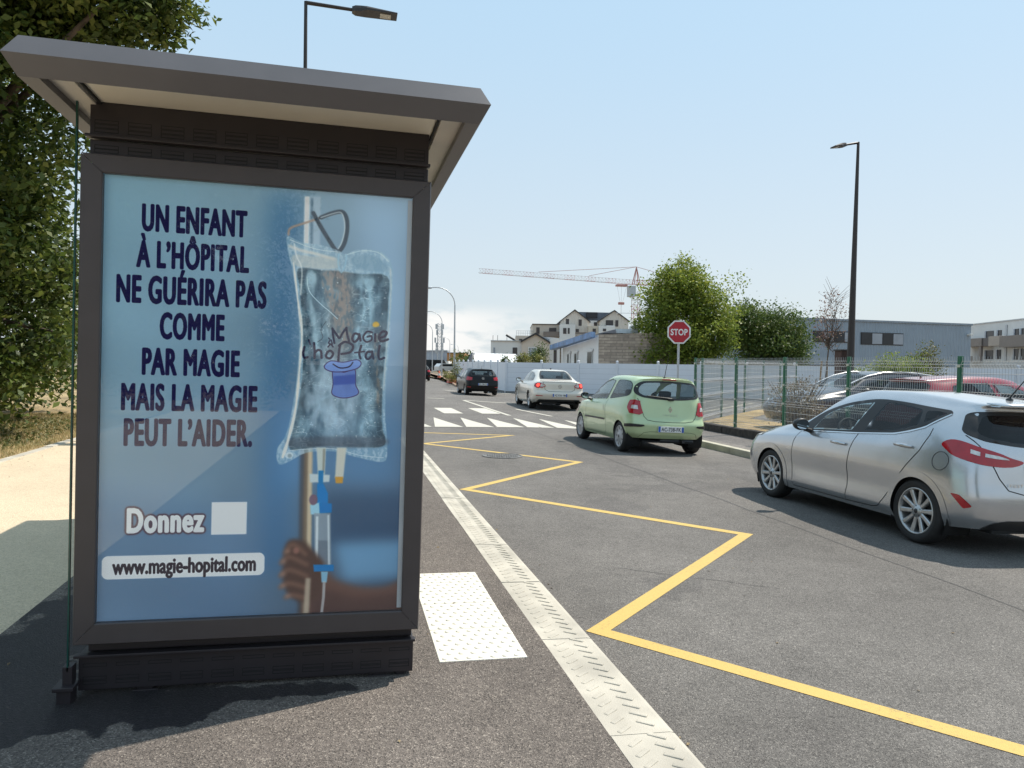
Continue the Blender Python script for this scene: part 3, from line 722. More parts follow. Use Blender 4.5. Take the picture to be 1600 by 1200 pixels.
def paint_poster():
    global IMG
    U = XX/PW; V = YY/PH
    tl, tr, mr_, bl, br = [np.array(c)/255. for c in ((134, 172, 191), (146, 172, 192), (104, 134, 158), (126, 150, 168), (52, 76, 102))]
    a = (1-U)[..., None]; IMG = (tl*a+tr*(1-a))*(1-V)[..., None]+(bl*a+br*(1-a))*V[..., None]
    # out of focus ward behind the bag
    put(blur(mpoly(pds([(420, 300), (470, 300), (455, 900), (400, 900)])), 34), (52, 104, 150), 0.7)
    put(blur(mpoly(pds([(560, 300), (640, 310), (632, 620), (560, 620)])), 34), (158, 190, 218), 0.75)
    put(blur(mpoly(pds([(430, 620), (636, 620), (628, 760), (430, 760)])), 34), (92, 140, 184), 0.7)
    put(blur(mpoly(pds([(500, 770), (632, 770), (630, 850), (500, 860)])), 22), (44, 74, 106), 0.65)
    put(blur(mpoly(pds([(520, 850), (630, 845), (628, 905), (535, 910)])), 16), (112, 160, 196), 0.85)
    put(blur(mpoly(pds([(150, 760), (400, 800), (400, 975), (147, 975)])), 50), (84, 118, 156), 0.5)
    IMG = IMG*(1+0.02*vnoise(60, 3))[..., None]
    # pole
    put(mpoly(pds([(474, 306), (500, 306), (498, 400), (473, 400)]), 2.5), (168, 190, 206))
    put(mpoly(pds([(475, 306), (482, 306), (480, 400), (473, 400)]), 1.5), (236, 240, 240))
    put(mpoly(pds([(484, 308), (488, 308), (487, 400), (483, 400)]), 2), (92, 120, 142), 0.8)
    put(mpoly(pds([(473, 690), (486, 690), (482, 962), (468, 962)]), 3), (128, 112, 96))
    put(mpoly(pds([(480, 690), (487, 690), (483, 962), (476, 962)]), 2.5), (206, 188, 160))
    put(mpoly(pds([(468, 690), (474, 690), (470, 962), (464, 962)]), 5), (66, 58, 58), 0.8)
    # hook
    put(mstroke(pds(smooth([(449, 366), (452, 356), (470, 349), (492, 342), (515, 334), (531, 330)], 5, False)), 6, 1.6), (176, 152, 138))
    put(mstroke(pds(smooth([(500, 339), (518, 332), (533, 330), (540, 340), (541, 358), (537, 378), (530, 390), (524, 391), (516, 380), (500, 354), (488, 332)], 6, False)), 12, 1.3), (62, 72, 84))
    put(mstroke(pds(smooth([(500, 339), (518, 333), (531, 331), (536, 342), (537, 358), (533, 376), (527, 388)], 6, False)), 2.6, 1.2), (214, 220, 222))
    # bag skin
    bag = smooth(pds([(447, 369), (470, 378), (500, 382), (528, 391), (538, 396), (560, 389), (589, 391), (603, 400), (612, 418), (611, 465), (607, 540), (602, 600), (601, 650), (604, 700), (598, 722), (560, 716), (520, 706), (478, 708), (450, 722), (434, 726), (431, 704), (445, 680), (454, 645), (462, 590), (466, 530), (463, 472), (455, 420), (449, 395)]), 5)
    mb_ = mpoly(bag, 1.0); put(mb_, (150, 184, 202), 0.62)
    put(mb_*np.clip(0.35+0.5*vnoise(4, 61, 0.6, 1.4)+0.3*vnoise(1.6, 62), 0, 1), (214, 226, 232), 0.42)
    n1 = vnoise(5, 21, 1.0, 2.6); n2 = vnoise(11, 22, 1.2, 0.5); n3 = vnoise(2.2, 23, 1, 2)
    liq = mpoly(smooth(pds([(464, 419), (500, 421), (530, 423), (560, 427), (604, 431), (606, 470), (602, 540), (597, 600), (596, 660), (600, 696), (560, 700), (500, 698), (452, 704), (456, 670), (466, 620), (472, 560), (470, 500), (466, 450)]), 4), 1.6)
    base = np.array([52, 88, 112])/255.; lit = np.array([168, 204, 220])/255.; warm = np.array([142, 122, 112])/255.
    lx = np.array([pd(466, 420+6*i)[0] for i in range(50)]); yy_ = np.array([pd(466, 420+6*i)[1] for i in range(50)]); rx_ = np.array([pd(603, 420+6*i)[0] for i in range(50)])
    L_c = np.interp(YY, yy_, lx); R_c = np.interp(YY, yy_, rx_); s_ = (XX-L_c)/(R_c-L_c); v_ = (YY-yy_[0])/(yy_[-1]-yy_[0])
    w1_ = vnoise(26, 41, 1.0, 0.45); w2_ = vnoise(7, 42, 1.2, 0.8); s_ = s_+0.045*w1_+0.012*w2_
    prof = np.interp(s_, [0, 0.08, 0.16, 0.26, 0.34, 0.42, 0.52, 0.60, 0.66, 0.74, 0.82, 0.90, 0.96, 1.0], [0.55, 0.10, 0.06, 0.30, 0.66, 0.30, 0.34, 0.14, 0.16, 0.62, 0.52, 0.12, 0.10, 0.5])
    k = np.clip(prof+0.07*n1+0.05*n3, 0, 1)[..., None]; col = base*0.8*(1-k)+lit*k
    mid = (np.exp(-((s_-0.47)/0.15)**2)*np.clip(1.15-1.3*v_, 0, 1))[..., None]; col = col*(1-0.62*mid)+warm*0.62*mid*(0.75+0.35*np.clip(n3*0.5+0.5, 0, 1))[..., None]
    low = (np.clip((v_-0.45)*2.2, 0, 1)*np.exp(-((s_-0.45)/0.28)**2))[..., None]; col = col*(1-0.6*low)+np.array([170, 194, 214])/255.*0.6*low  # pale lower middle: mirrored white shirt painted into the print
    rg_ = np.exp(-(vnoise(6, 51, 1.3, 0.55)/0.16)**2)*np.clip(0.5+0.9*vnoise(22, 52), 0, 1)          # thin bright filaments, as light caught in the film
    rg2 = np.exp(-(vnoise(3.2, 53, 0.9, 1.2)/0.2)**2)*np.clip(vnoise(15, 54), 0, 1)
    fil = np.clip(rg_*(0.25+prof)*1.1+rg2*prof*0.9, 0, 1)[..., None]*0.75; col = col*(1-fil)+np.array([226, 240, 244])/255.*fil
    dk = (np.exp(-(vnoise(7, 55, 1.4, 0.5)/0.14)**2)*np.clip(0.3+0.8*vnoise(20, 56), 0, 1))[..., None]*0.3; col = col*(1-dk)+np.array([30, 54, 72])/255.*dk
    sp_ = (vnoise(1.3, 57) > 2.55)[..., None]*0.8; col = col*(1-sp_)+np.array([236, 240, 238])/255.*sp_
    edge = np.clip(liq-blur(liq, 26), 0, 1)[..., None]; col = col*(1-0.55*edge)
    IMG = IMG*(1-0.86*liq[..., None])+np.clip(col*1.06, 0, 1)*0.86*liq[..., None]
    # folds and glints
    put(mpoly(smooth(pds([(480, 420), (497, 440), (486, 470), (500, 500), (497, 540), (506, 560), (492, 566), (486, 520), (476, 470)]), 5), 3)*np.clip(0.7+0.5*n1, 0, 1), (190, 220, 232), 0.7)
    put(mpoly(smooth(pds([(556, 440), (590, 436), (586, 470), (574, 520), (560, 545), (552, 520), (562, 480)]), 5), 4)*np.clip(0.6+0.6*n1, 0, 1), (180, 214, 228), 0.62)
    put(mpoly(smooth(pds([(500, 430), (535, 428), (548, 470), (550, 520), (536, 545), (520, 500)]), 5), 4)*np.clip(0.55+0.5*n3, 0, 1), (158, 136, 124), 0.62)
    put(mpoly(smooth(pds([(482, 570), (556, 566), (562, 620), (520, 672), (482, 664)]), 5), 9)*np.clip(0.6+0.35*n1, 0, 1), (186, 206, 222), 0.5)
    put(mpoly(smooth(pds([(462, 684), (592, 684), (592, 698), (460, 700)]), 4), 4), (70, 78, 92), 0.5)
    put(mstroke(pds(smooth([(478, 432), (482, 455), (500, 475), (512, 485), (526, 498)], 5, False)), 2.2), (210, 230, 238), 0.85)
    put(mstroke(pds(smooth([(508, 502), (500, 515), (503, 527), (495, 534)], 5, False)), 1.7), (40, 52, 66), 0.9)
    put(mstroke(pds(smooth([(457, 410), (464, 470), (470, 520), (466, 580), (460, 640), (448, 690), (440, 715)], 5, False)), [4, 5, 7, 6, 5, 4, 6, 8, 9, 7, 6, 5, 7, 8, 6, 5, 7, 9, 8, 6, 7, 8, 9, 10, 8, 7, 9, 11, 10, 8, 7], 1.0), (232, 228, 220), 0.9)
    put(mstroke(pds(smooth([(452, 384), (470, 391), (492, 396), (520, 404)], 5, False)), 9, 2.2), (228, 222, 212), 0.75)
    put(mpoly(smooth(pds([(456, 398), (490, 400), (524, 402), (524, 419), (464, 416)]), 4), 2), (206, 204, 196), 0.6)
    put(mstroke(pds(smooth([(458, 380), (462, 400), (470, 420), (468, 460)], 5, False)), 4, 1.2), (240, 240, 236), 0.7)
    put(mstroke(pds(smooth([(609, 420), (609, 470), (603, 540), (598, 610)], 5, False)), 3.2, 1.4), (206, 206, 200), 0.6)
    put(mstroke(pds(smooth([(588, 640), (590, 600), (585, 560), (588, 520)], 5, False)), 7, 3)*np.clip(0.6+0.6*n3, 0, 1), (150, 128, 112), 0.7)
    put(mstroke(pds(smooth([(528, 396), (527, 412), (532, 425), (538, 412), (540, 398)], 5, False)), 4.5, 1.4), (160, 196, 214), 0.9)
    put(mstroke(pds(smooth([(452, 374), (490, 388), (527, 393)], 5, False)), 2), (226, 232, 234), 0.7)
    put(mstroke(pds(smooth([(541, 397), (565, 391), (590, 394), (606, 408)], 5, False)), 2.2), (214, 228, 236), 0.75)
    put(mpoly(smooth(pds([(545, 402), (580, 398), (602, 412), (604, 424), (560, 420)]), 4), 3), (120, 156, 178), 0.55)
    put(mstroke(pds(smooth([(446, 706), (470, 703), (520, 702), (560, 712), (598, 716)], 5, False)), 2), (220, 228, 232), 0.7)
    put(mellipse(*pd(450, 712), 12, 10, 1.4), (226, 232, 234), 0.75); put(mellipse(*pd(451, 713), 6, 6, 1), (140, 160, 170), 0.9)
    # tubes, valves and drip chamber
    put(mpoly(pds([(493, 700), (508, 700), (506, 742), (495, 742)]), 1.5), (196, 204, 198)); put(mpoly(pds([(503, 702), (507, 702), (505, 740), (502, 740)]), 1.2), (150, 150, 140))
    put(mpoly(pds([(525, 700), (540, 700), (535, 748), (522, 748)]), 1.5), (206, 204, 192)); put(mpoly(pds([(522, 746), (535, 746), (534, 756), (523, 756)]), 1.2), (206, 152, 66))
    put(mpoly(pds([(482, 741), (514, 743), (513, 754), (483, 755)]), 1.5), (198, 210, 212)); put(mpoly(pds([(496, 736), (504, 736), (503, 764), (496, 764)]), 1.2), (28, 122, 178))
    put(mpoly(pds([(494, 757), (504, 757), (511, 772), (511, 788), (494, 788)]), 1.2), (24, 124, 190)); put(mpoly(pds([(483, 790), (499, 786), (498, 806), (484, 805)]), 1.3), (160, 206, 224))
    put(mpoly(pds([(497, 786), (517, 788), (517, 802), (498, 804)]), 1.2), (18, 118, 186)); put(mellipse(*pd(488, 782), 12, 16, 1.4), (120, 96, 112))
    put(mpoly(pds([(489, 803), (515, 803), (516, 890), (490, 890)]), 1.5), (150, 162, 172), 0.85); put(mpoly(pds([(493, 846), (513, 846), (513, 884), (493, 884)]), 2), (104, 116, 130), 0.8)
    put(mpoly(pds([(492, 808), (496, 808), (495, 886), (491, 886)]), 1.2), (222, 230, 232), 0.85); put(mpoly(pds([(510, 806), (513, 806), (514, 886), (511, 886)]), 1), (210, 220, 224), 0.8)
    # arm and hand, out of focus
    put(mpoly(smooth(pds([(500, 880), (520, 905), (560, 918), (600, 918), (631, 910), (632, 966), (480, 966), (484, 930)]), 4), 9), (104, 76, 68))
    put(mpoly(smooth(pds([(500, 925), (560, 935), (628, 928), (628, 962), (490, 962)]), 4), 12), (72, 52, 52), 0.7)
    put(mpoly(smooth(pds([(446, 850), (470, 846), (492, 866), (504, 885), (500, 930), (476, 944), (448, 930), (440, 900)]), 4), 6), (82, 60, 54))
    for (a0, a1, a2) in (((444, 866), (456, 852), (476, 868)), ((437, 882), (450, 872), (478, 884)), ((436, 902), (450, 892), (478, 902)), ((436, 920), (450, 913), (476, 920)), ((444, 936), (456, 932), (474, 936))):
        put(mstroke(pds(smooth([a0, a1, a2], 5, False)), 12, 5), (128, 94, 80), 0.85); put(mellipse(*pd(a0[0]+4, a0[1]-3), 8, 6, 5), (172, 134, 114), 0.7)
    put(mellipse(*pd(461, 862), 9, 10, 3), (150, 104, 92), 0.9)
    put(mpoly(pds([(476, 905), (484, 905), (481, 962), (472, 962)]), 3), (196, 180, 158), 0.8)
    put(mpoly(pds([(488, 884), (520, 884), (520, 894), (489, 895)]), 1.2), (22, 116, 178)); put(mpoly(pds([(500, 895), (511, 895), (509, 912), (501, 912)]), 1.2), (130, 176, 200))
    put(mstroke(pds([(505, 912), (504, 935), (501, 960)]), 7, 1.5), (196, 196, 196)); put(mstroke(pds([(505, 912), (504, 935), (501, 960)]), 2, 1.2), (128, 120, 122))
    # maker of the campaign: lettering and hat
    ink = (12, 8, 52)
    def hand(pts, w=5.0): put(mstroke(pds(smooth(pts, 6, False)), w*1.35), ink)
    hand([(518, 513), (519, 524), (521, 536)], 4.6); hand([(519, 515), (524, 522), (529, 528), (534, 520), (540, 512)], 4.6); hand([(540, 512), (541, 522), (544, 533)], 4.6)
    hand([(560, 523), (553, 521), (549, 529), (553, 534), (559, 528), (560, 522), (562, 532)]); hand([(580, 519), (572, 518), (566, 527), (571, 534), (579, 531), (579, 525), (573, 526)], 4)
    hand([(585, 522), (585, 533)]); hand([(591, 528), (600, 525), (603, 519), (596, 518), (591, 526), (595, 533), (605, 530)])
    put(mpoly(smooth(pds([(582, 504), (587, 502), (591, 505), (591, 509), (585, 511), (581, 509)]), 4), 1.2), (216, 172, 56))
    hand([(474, 542), (472, 552), (474, 559), (479, 558)]); hand([(481, 531), (483, 538)], 3.4); hand([(489, 536), (490, 548), (490, 559)]); hand([(490, 552), (495, 547), (500, 549), (501, 559)])
    hand([(510, 550), (508, 557), (514, 560), (519, 553), (515, 548), (510, 550)]); hand([(511, 542), (515, 538), (519, 542)], 3.2); hand([(514, 532), (512, 536), (517, 537), (516, 531), (518, 538)], 2.6); hand([(512, 528), (514, 530)], 2.4)
    hand([(530, 538), (528, 552), (527, 566)], 5); hand([(528, 540), (538, 534), (550, 540), (546, 550), (532, 553)], 5)
    hand([(563, 540), (560, 552), (562, 560)]); hand([(553, 551), (568, 549)], 3.4); hand([(580, 550), (573, 550), (570, 557), (574, 561), (580, 555), (580, 549), (582, 560)]); hand([(592, 540), (590, 553), (592, 561), (599, 559)])
    hat = (92, 122, 196)
    brim = smooth(pds([(505, 573), (515, 564), (535, 566), (556, 562), (563, 568), (556, 576), (534, 581), (514, 580)]), 5)
    body = smooth(pds([(519, 579), (519, 600), (517, 615), (527, 621), (540, 622), (555, 618), (559, 612), (554, 600), (553, 577), (536, 582)]), 4)
    put(mpoly(body, 1), hat, 0.85); put(mstroke(body+body[:1], 2.6), (58, 42, 96)); put(mpoly(brim, 1), (116, 148, 214), 0.92); put(mstroke(brim+brim[:1], 2.8), (58, 42, 96))
    put(mpoly(pds([(520, 588), (554, 585), (554, 600), (519, 602)]), 2), (44, 74, 160), 0.8); hand([(519, 569), (530, 575), (544, 573), (550, 566)], 2.6)
    # message
    navy = (18, 12, 62)
    rows = [('UN ENFANT', (220, 317), (384, 371), 2.9), ('\u00c0 L\u2019H\u00d4PITAL', (211.5, 374), (387, 426.5), 2.9), ('NE GU\u00c9RIRA PAS', (180, 427.5), (414.5, 482.5), 2.9), ('COMME', (248, 487.5), (348.7, 533.5), 2.9),
            ('PAR MAGIE', (220, 543), (372.5, 590), 2.9), ('MAIS LA MAGIE', (187.5, 598.5), (400, 645), 2.9), ('PEUT L\u2019AIDER.', (191.5, 654), (392, 699), 2.9)]
    for s, a, b_, bo in rows:
        x0, y0 = pd(*a); x1, y1 = pd(*b_); put(mtext(s, x0, y0, x1, y1, bo, 1.12), navy)
    x0, y0 = pd(196, 795); x1, y1 = pd(317, 833); dm = mtext('Donnez', x0, y0, x1, y1, 3.3, 1.10); big = blur(dm, 3.2)
    put(np.clip(big*9, 0, 1), (88, 72, 84)); put(dm, (240, 242, 246))
    x0, y0 = pd(329, 786); x1, y1 = pd(383, 836); put(mpoly([(x0, y0), (x1, y0), (x1, y1), (x0, y1)]), (226, 228, 234))
    x0, y0 = pd(157, 871); x1, y1 = pd(411, 900); r_ = 17
    pill = [(cx+r_*math.cos(a), cy+r_*math.sin(a)) for cx, cy, a0 in ((x1-r_, y1-r_, 0), (x0+r_, y1-r_, 90), (x0+r_, y0+r_, 180), (x1-r_, y0+r_, 270)) for a in np.radians(np.linspace(a0, a0+90, 8))]
    put(mpoly(pill), (244, 246, 248)); x0, y0 = pd(173, 874); x1, y1 = pd(398, 894); put(mtext('www.magie-hopital.com', x0, y0+2, x1, y1, 2.1, 1.03, 'l'), (50, 42, 52))
paint_poster()
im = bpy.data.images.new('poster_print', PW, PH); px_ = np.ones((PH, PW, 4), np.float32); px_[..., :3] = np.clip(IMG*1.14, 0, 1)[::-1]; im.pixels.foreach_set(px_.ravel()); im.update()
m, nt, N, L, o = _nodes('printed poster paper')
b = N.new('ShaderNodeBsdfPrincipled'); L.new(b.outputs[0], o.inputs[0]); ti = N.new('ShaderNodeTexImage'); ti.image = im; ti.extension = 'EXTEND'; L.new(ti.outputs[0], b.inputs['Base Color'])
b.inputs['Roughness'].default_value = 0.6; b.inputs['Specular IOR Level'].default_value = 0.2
L.new(ti.outputs[0], b.inputs['Emission Color']); b.inputs['Emission Strength'].default_value = 0.12      # faint glow added to brighten the shaded print
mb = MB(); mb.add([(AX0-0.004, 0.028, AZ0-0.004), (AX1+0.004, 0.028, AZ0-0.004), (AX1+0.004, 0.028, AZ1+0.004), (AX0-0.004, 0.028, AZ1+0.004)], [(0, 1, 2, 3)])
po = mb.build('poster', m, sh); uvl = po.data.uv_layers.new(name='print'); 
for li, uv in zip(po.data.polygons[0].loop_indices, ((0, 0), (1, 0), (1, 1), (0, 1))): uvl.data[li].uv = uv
mb = MB(); mb.box((AX0-0.003, 0.012, AZ0-0.003), (AX1+0.003, 0.016, AZ1+0.003)); mb.build('poster_glass', glassmat('clear display glass', (0.97, 0.98, 0.98)), sh)
mb = MB(); mb.box((AX1-0.02, 0.020, AZ0+0.01), (AX1-0.0005, 0.026, AZ1-0.01)); mb.build('poster_rail', pmat('pale inner rail', (0.55, 0.58, 0.62), 0.4), sh)

# ================================================================== CARS
M_TYRE = pmat('tyre rubber', (0.022, 0.021, 0.021), 0.75, 0, 0.2, 20, 0.2, 120)
M_BLK = pmat('black plastic trim', (0.018, 0.018, 0.019), 0.42, 0, 0.15, 12)
M_WELL = pmat('wheel well black', (0.008, 0.008, 0.008), 0.9)
M_ALLOY = pmat('alloy wheel metal', (0.50, 0.50, 0.50), 0.36, 0.75, 0.08, 20)
M_RIMDK = pmat('dark brake disc', (0.05, 0.05, 0.052), 0.5, 0.5, 0.2, 20)
M_CAB = pmat('cabin lining', (0.045, 0.045, 0.05), 0.8, 0, 0.15, 8)
M_SEAT = pmat('seat fabric', (0.03, 0.03, 0.034), 0.85, 0, 0.2, 20)
M_CHROME = pmat('bright trim', (0.72, 0.72, 0.72), 0.15, 1.0, 0.05, 5)
M_RED = pmat('red lamp lens', (0.40, 0.006, 0.014), 0.1, 0, 0.12, 14, coat=0.6)
M_CLEAR = pmat('clear lamp lens', (0.62, 0.60, 0.58), 0.12, 0.2, 0.2, 25, coat=0.6)
M_PLATE = pmat('white number plate', (0.72, 0.72, 0.70), 0.4, 0, 0.05, 9)
M_BLUE = pmat('blue plate band', (0.02, 0.10, 0.42), 0.4)
M_INK = pmat('black plate characters', (0.012, 0.012, 0.014), 0.5)
M_SEAM = pmat('panel gap', (0.01, 0.01, 0.01), 0.8)
G_CLEAR = glassmat('car window glass', (0.82, 0.88, 0.86))
G_DARK = glassmat('tinted car window glass', (0.13, 0.15, 0.16))
G_MID = glassmat('half tinted car window glass', (0.30, 0.35, 0.36))
def lampmat(name, col, k):
    m, nt, N, L, o = _nodes(name); e = N.new('ShaderNodeBsdfPrincipled'); L.new(e.outputs[0], o.inputs[0])
    t = N.new('ShaderNodeTexCoord'); n = N.new('ShaderNodeTexNoise'); n.inputs['Scale'].default_value = 30; L.new(t.outputs['Object'], n.inputs['Vector'])
    c = ramp(nt, n.outputs['Fac'], [(0.3, [x*0.8 for x in col]), (0.7, col)]); L.new(c, e.inputs['Base Color']); L.new(c, e.inputs['Emission Color']); e.inputs['Emission Strength'].default_value = k; e.inputs['Roughness'].default_value = 0.2
    return m
M_LIT = lampmat('lit brake lamp', (1.0, 0.06, 0.04), 2.2)

def pchip(t, Y, q):
    """monotone cubic through (t, Y[k]) at q"""
    Y = np.asarray(Y, float); t = np.asarray(t, float); h = np.diff(t)[:, None]; d = np.diff(Y, axis=0)/h
    m = np.zeros_like(Y); m[0], m[-1] = d[0], d[-1]
    w1 = 2*h[1:]+h[:-1]; w2 = h[1:]+2*h[:-1]
    with np.errstate(divide='ignore', invalid='ignore'):
        hm = (w1+w2)/(w1/d[:-1]+w2/d[1:])
    m[1:-1] = np.where(d[:-1]*d[1:] > 0, hm, 0)
    i = np.clip(np.searchsorted(t, q, side='right')-1, 0, len(t)-2); u = ((q-t[i])/(t[i+1]-t[i]))[:, None]; hh = h[i]
    return ((2*u**3-3*u**2+1)*Y[i]+(u**3-2*u**2+u)*hh*m[i]+(-2*u**3+3*u**2)*Y[i+1]+(u**3-u**2)*hh*m[i+1])

def pip(poly, X, Y):
    ins = np.zeros(X.shape, bool); n = len(poly)
    for i in range(n):
        (xi, yi), (xj, yj) = poly[i], poly[i-1]
        if yi == yj: continue
        ins ^= ((yi > Y) != (yj > Y)) & (X < (xj-xi)*(Y-yi)/(yj-yi)+xi)
    return ins

def round_poly(pts, r, n=6):
    """polygon with rounded corners"""
    out = []; N_ = len(pts); rs = r if isinstance(r, (list, tuple)) else [r]*N_
    for i in range(N_):
        p = Vector(pts[i]).to_2d(); a = Vector(pts[i-1]).to_2d(); b = Vector(pts[(i+1) % N_]).to_2d()
        da = (a-p); db = (b-p); k = min(rs[i], da.length*0.49, db.length*0.49)
        if k < 1e-4: out.append((p.x, p.y)); continue
        A = p+da.normalized()*k; B = p+db.normalized()*k
        for j in range(n+1):
            t = j/n; q = A*(1-t)**2+p*2*t*(1-t)+B*t*t; out.append((q.x, q.y))
    return out

def dense_poly(pts, step):
    out = []; N_ = len(pts)
    for i in range(N_):
        a, b = np.array(pts[i]), np.array(pts[(i+1) % N_]); n = max(1, int(np.hypot(*(b-a))/step))
        for k in range(n): out.append(tuple(a+(b-a)*k/n))
    return out

class CarBody:
    """half a car shell as a net of control lines, mirrored; X forward from the rear axle, Y to the left, Z up"""
    NS, NL = 150, 96
    def __init__(s, lines):
        P = np.array(lines, float)                       # (L, S, 3)
        s.P = P; s.L, s.S = P.shape[:2]
        # parameters along the two directions from mean chord lengths
        ts = np.concatenate([[0], np.cumsum(np.linalg.norm(np.diff(P, axis=1), axis=2).mean(0))]); s.ts = ts
        tl = np.concatenate([[0], np.cumsum(np.linalg.norm(np.diff(P, axis=0), axis=2).mean(1))]); s.tl = tl
        q = np.concatenate([np.linspace(ts[i], ts[i+1], max(4, int(round(s.NS*(ts[i+1]-ts[i])/ts[-1])))+1)[:-1] for i in range(s.S-1)]+[[ts[-1]]])
        r = np.concatenate([np.linspace(tl[i], tl[i+1], max(4, int(round(s.NL*(tl[i+1]-tl[i])/tl[-1])))+1)[:-1] for i in range(s.L-1)]+[[tl[-1]]])
        s.q, s.r = q, r; s.G = s.grid(q, r)
        g = s.G; nq, nr = len(q), len(r)
        V = np.concatenate([g.reshape(-1, 3), (g*[1, -1, 1]).reshape(-1, 3)])
        fs = []; half = nq*nr
        for j in range(nr-1):
            for i in range(nq-1):
                a, b, c, d = j*nq+i, j*nq+i+1, (j+1)*nq+i+1, (j+1)*nq+i
                fs.append((a, d, c, b)); fs.append((half+a, half+b, half+c, half+d))
        s.V, s.Fc = V, np.array(fs)
        s.bvh = BVHTree.FromPolygons([tuple(v) for v in V], [tuple(f) for f in fs])
        s.dead = np.zeros(len(fs), bool)
        C = V[s.Fc]; s.cen = C.mean(1); n = np.cross(C[:, 2]-C[:, 0], C[:, 3]-C[:, 1]); s.nrm = n/(np.linalg.norm(n, axis=1, keepdims=True)+1e-12)
        if (s.nrm*(s.cen-np.array([1.3, 0, 0.6]))).sum() < 0: s.nrm = -s.nrm; s.Fc = s.Fc[:, ::-1]
        jj, ii = np.mgrid[0:nr-1, 0:nq-1]; s.fi = np.repeat(ii.ravel(), 2); s.fj = np.repeat(jj.ravel(), 2)
    def grid(s, q, r):
        A = np.stack([pchip(s.ts, s.P[k], q) for k in range(s.L)])      # (L, nq, 3)
        B = pchip(s.tl, A.reshape(s.L, -1), r); return B.reshape(len(r), len(q), 3)
    def surf(s, a, b):
        """point at station a, line b (fractional indices)"""
        q = np.interp(a, range(s.S), s.ts); r = np.interp(b, range(s.L), s.tl); return Vector(s.grid(np.array([q]), np.array([r]))[0, 0])
    def surfs(s, pts):
        return [s.surf(a, b) for a, b in pts]
    def hit(s, a, z, d):
        """project (a, z) on the shell; d: 'L' left side, 'R' right side, 'B' back, 'F' front"""
        o, v = {'L': ((a, 3, z), (0, -1, 0)), 'R': ((a, -3, z), (0, 1, 0)), 'B': ((-5, a, z), (1, 0, 0)), 'F': ((8, a, z), (-1, 0, 0))}[d]
        p, n, i, ds = s.bvh.ray_cast(Vector(o), Vector(v))
        if p is None:
            p, n, i, ds = s.bvh.find_nearest(Vector(o)+Vector(v)*2.2)
        if n.dot(Vector(v)) > 0: n = -n
        return p, n
    def mask(s, d, poly):
        C = s.V[s.Fc]; a = {'L': 0, 'R': 0, 'B': 1, 'F': 1}[d]
        m = np.ones(len(s.Fc), bool)
        for k in range(4): m &= pip(poly, C[:, k, a], C[:, k, 2])
        m &= {'L': s.cen[:, 1] > 0.3, 'R': s.cen[:, 1] < -0.3, 'B': (s.cen[:, 0] < 0.45) & (s.nrm[:, 0] < -0.15), 'F': s.cen[:, 0] > 1.0}[d]
        return m
    def cut(s, d, poly): s.dead |= s.mask(d, poly)
    def patch(s, d, poly, eps, holes=(), step=0.06, mb=None, mi=0):
        """a skin of the given outline lying eps proud of the shell"""
        mb = mb or MB(); po = dense_poly(poly, step); allp = list(po); ed = [(i, (i+1) % len(po)) for i in range(len(po))]
        for h in holes:
            hp = dense_poly(h, step); b = len(allp); allp += hp; ed += [(b+i, b+(i+1) % len(hp)) for i in range(len(hp))]
        A = np.array(po); lo, hi = A.min(0), A.max(0)
        gx, gy = np.meshgrid(np.arange(lo[0]+step/2, hi[0], step), np.arange(lo[1]+step/2, hi[1], step)); gx, gy = gx.ravel(), gy.ravel()
        ok = pip(po, gx, gy)
        for h in holes: ok &= ~pip(h, gx, gy)
        pts = [Vector(p) for p in allp]+[Vector((x, y)) for x, y in zip(gx[ok], gy[ok])]
        v2, e2, f2, *_ = delaunay_2d_cdt(pts, ed, [], 0, 1e-5)
        vs = []
        for p in v2:
            h_, n = s.hit(p.x, p.y, d); vs.append(tuple(h_+n*eps))
        cx = np.array([[sum(v2[i].x for i in f)/3, sum(v2[i].y for i in f)/3] for f in f2])
        keep = pip(po, cx[:, 0], cx[:, 1])
        for h in holes: keep &= ~pip(h, cx[:, 0], cx[:, 1])
        fl = d in ('R', 'B')
        # face normals outwards
        out = []
        for f, k in zip(f2, keep):
            if not k: continue
            a, b, c = (Vector(vs[i]) for i in f); n = (b-a).cross(c-a); w = {'L': (0, 1, 0), 'R': (0, -1, 0), 'B': (-1, 0, 0), 'F': (1, 0, 0)}[d]
            out.append(tuple(f) if n.dot(Vector(w)) > 0 else tuple(reversed(f)))
        mb.add(vs, out, mi, True); return mb
    def uvpatch(s, poly, eps, n=10, mb=None, mi=0, mirror=True, step=0.12):
        """the same, the outline given in (station, line) of the net, so it can wrap a corner"""
        mb = mb or MB(); po = dense_poly(poly, step); A = np.array(po); lo, hi = A.min(0), A.max(0)
        gx, gy = np.meshgrid(np.arange(lo[0]+step/2, hi[0], step), np.arange(lo[1]+step/2, hi[1], step)); gx, gy = gx.ravel(), gy.ravel(); ok = pip(po, gx, gy)
        pts = [Vector(p) for p in po]+[Vector((x, y)) for x, y in zip(gx[ok], gy[ok])]
        v2, e2, f2, *_ = delaunay_2d_cdt(pts, [(i, (i+1) % len(po)) for i in range(len(po))], [], 0, 1e-5)
        vs = []
        for p in v2:
            a = s.surf(p.x, p.y); dx = s.surf(p.x+0.02, p.y)-s.surf(p.x-0.02, p.y); dy = s.surf(p.x, p.y+0.02)-s.surf(p.x, p.y-0.02)
            nn = dy.cross(dx).normalized()
            if nn.dot(a-Vector((1.3, 0, 0.6))) < 0: nn = -nn
            vs.append(a+nn*eps)
        out = []
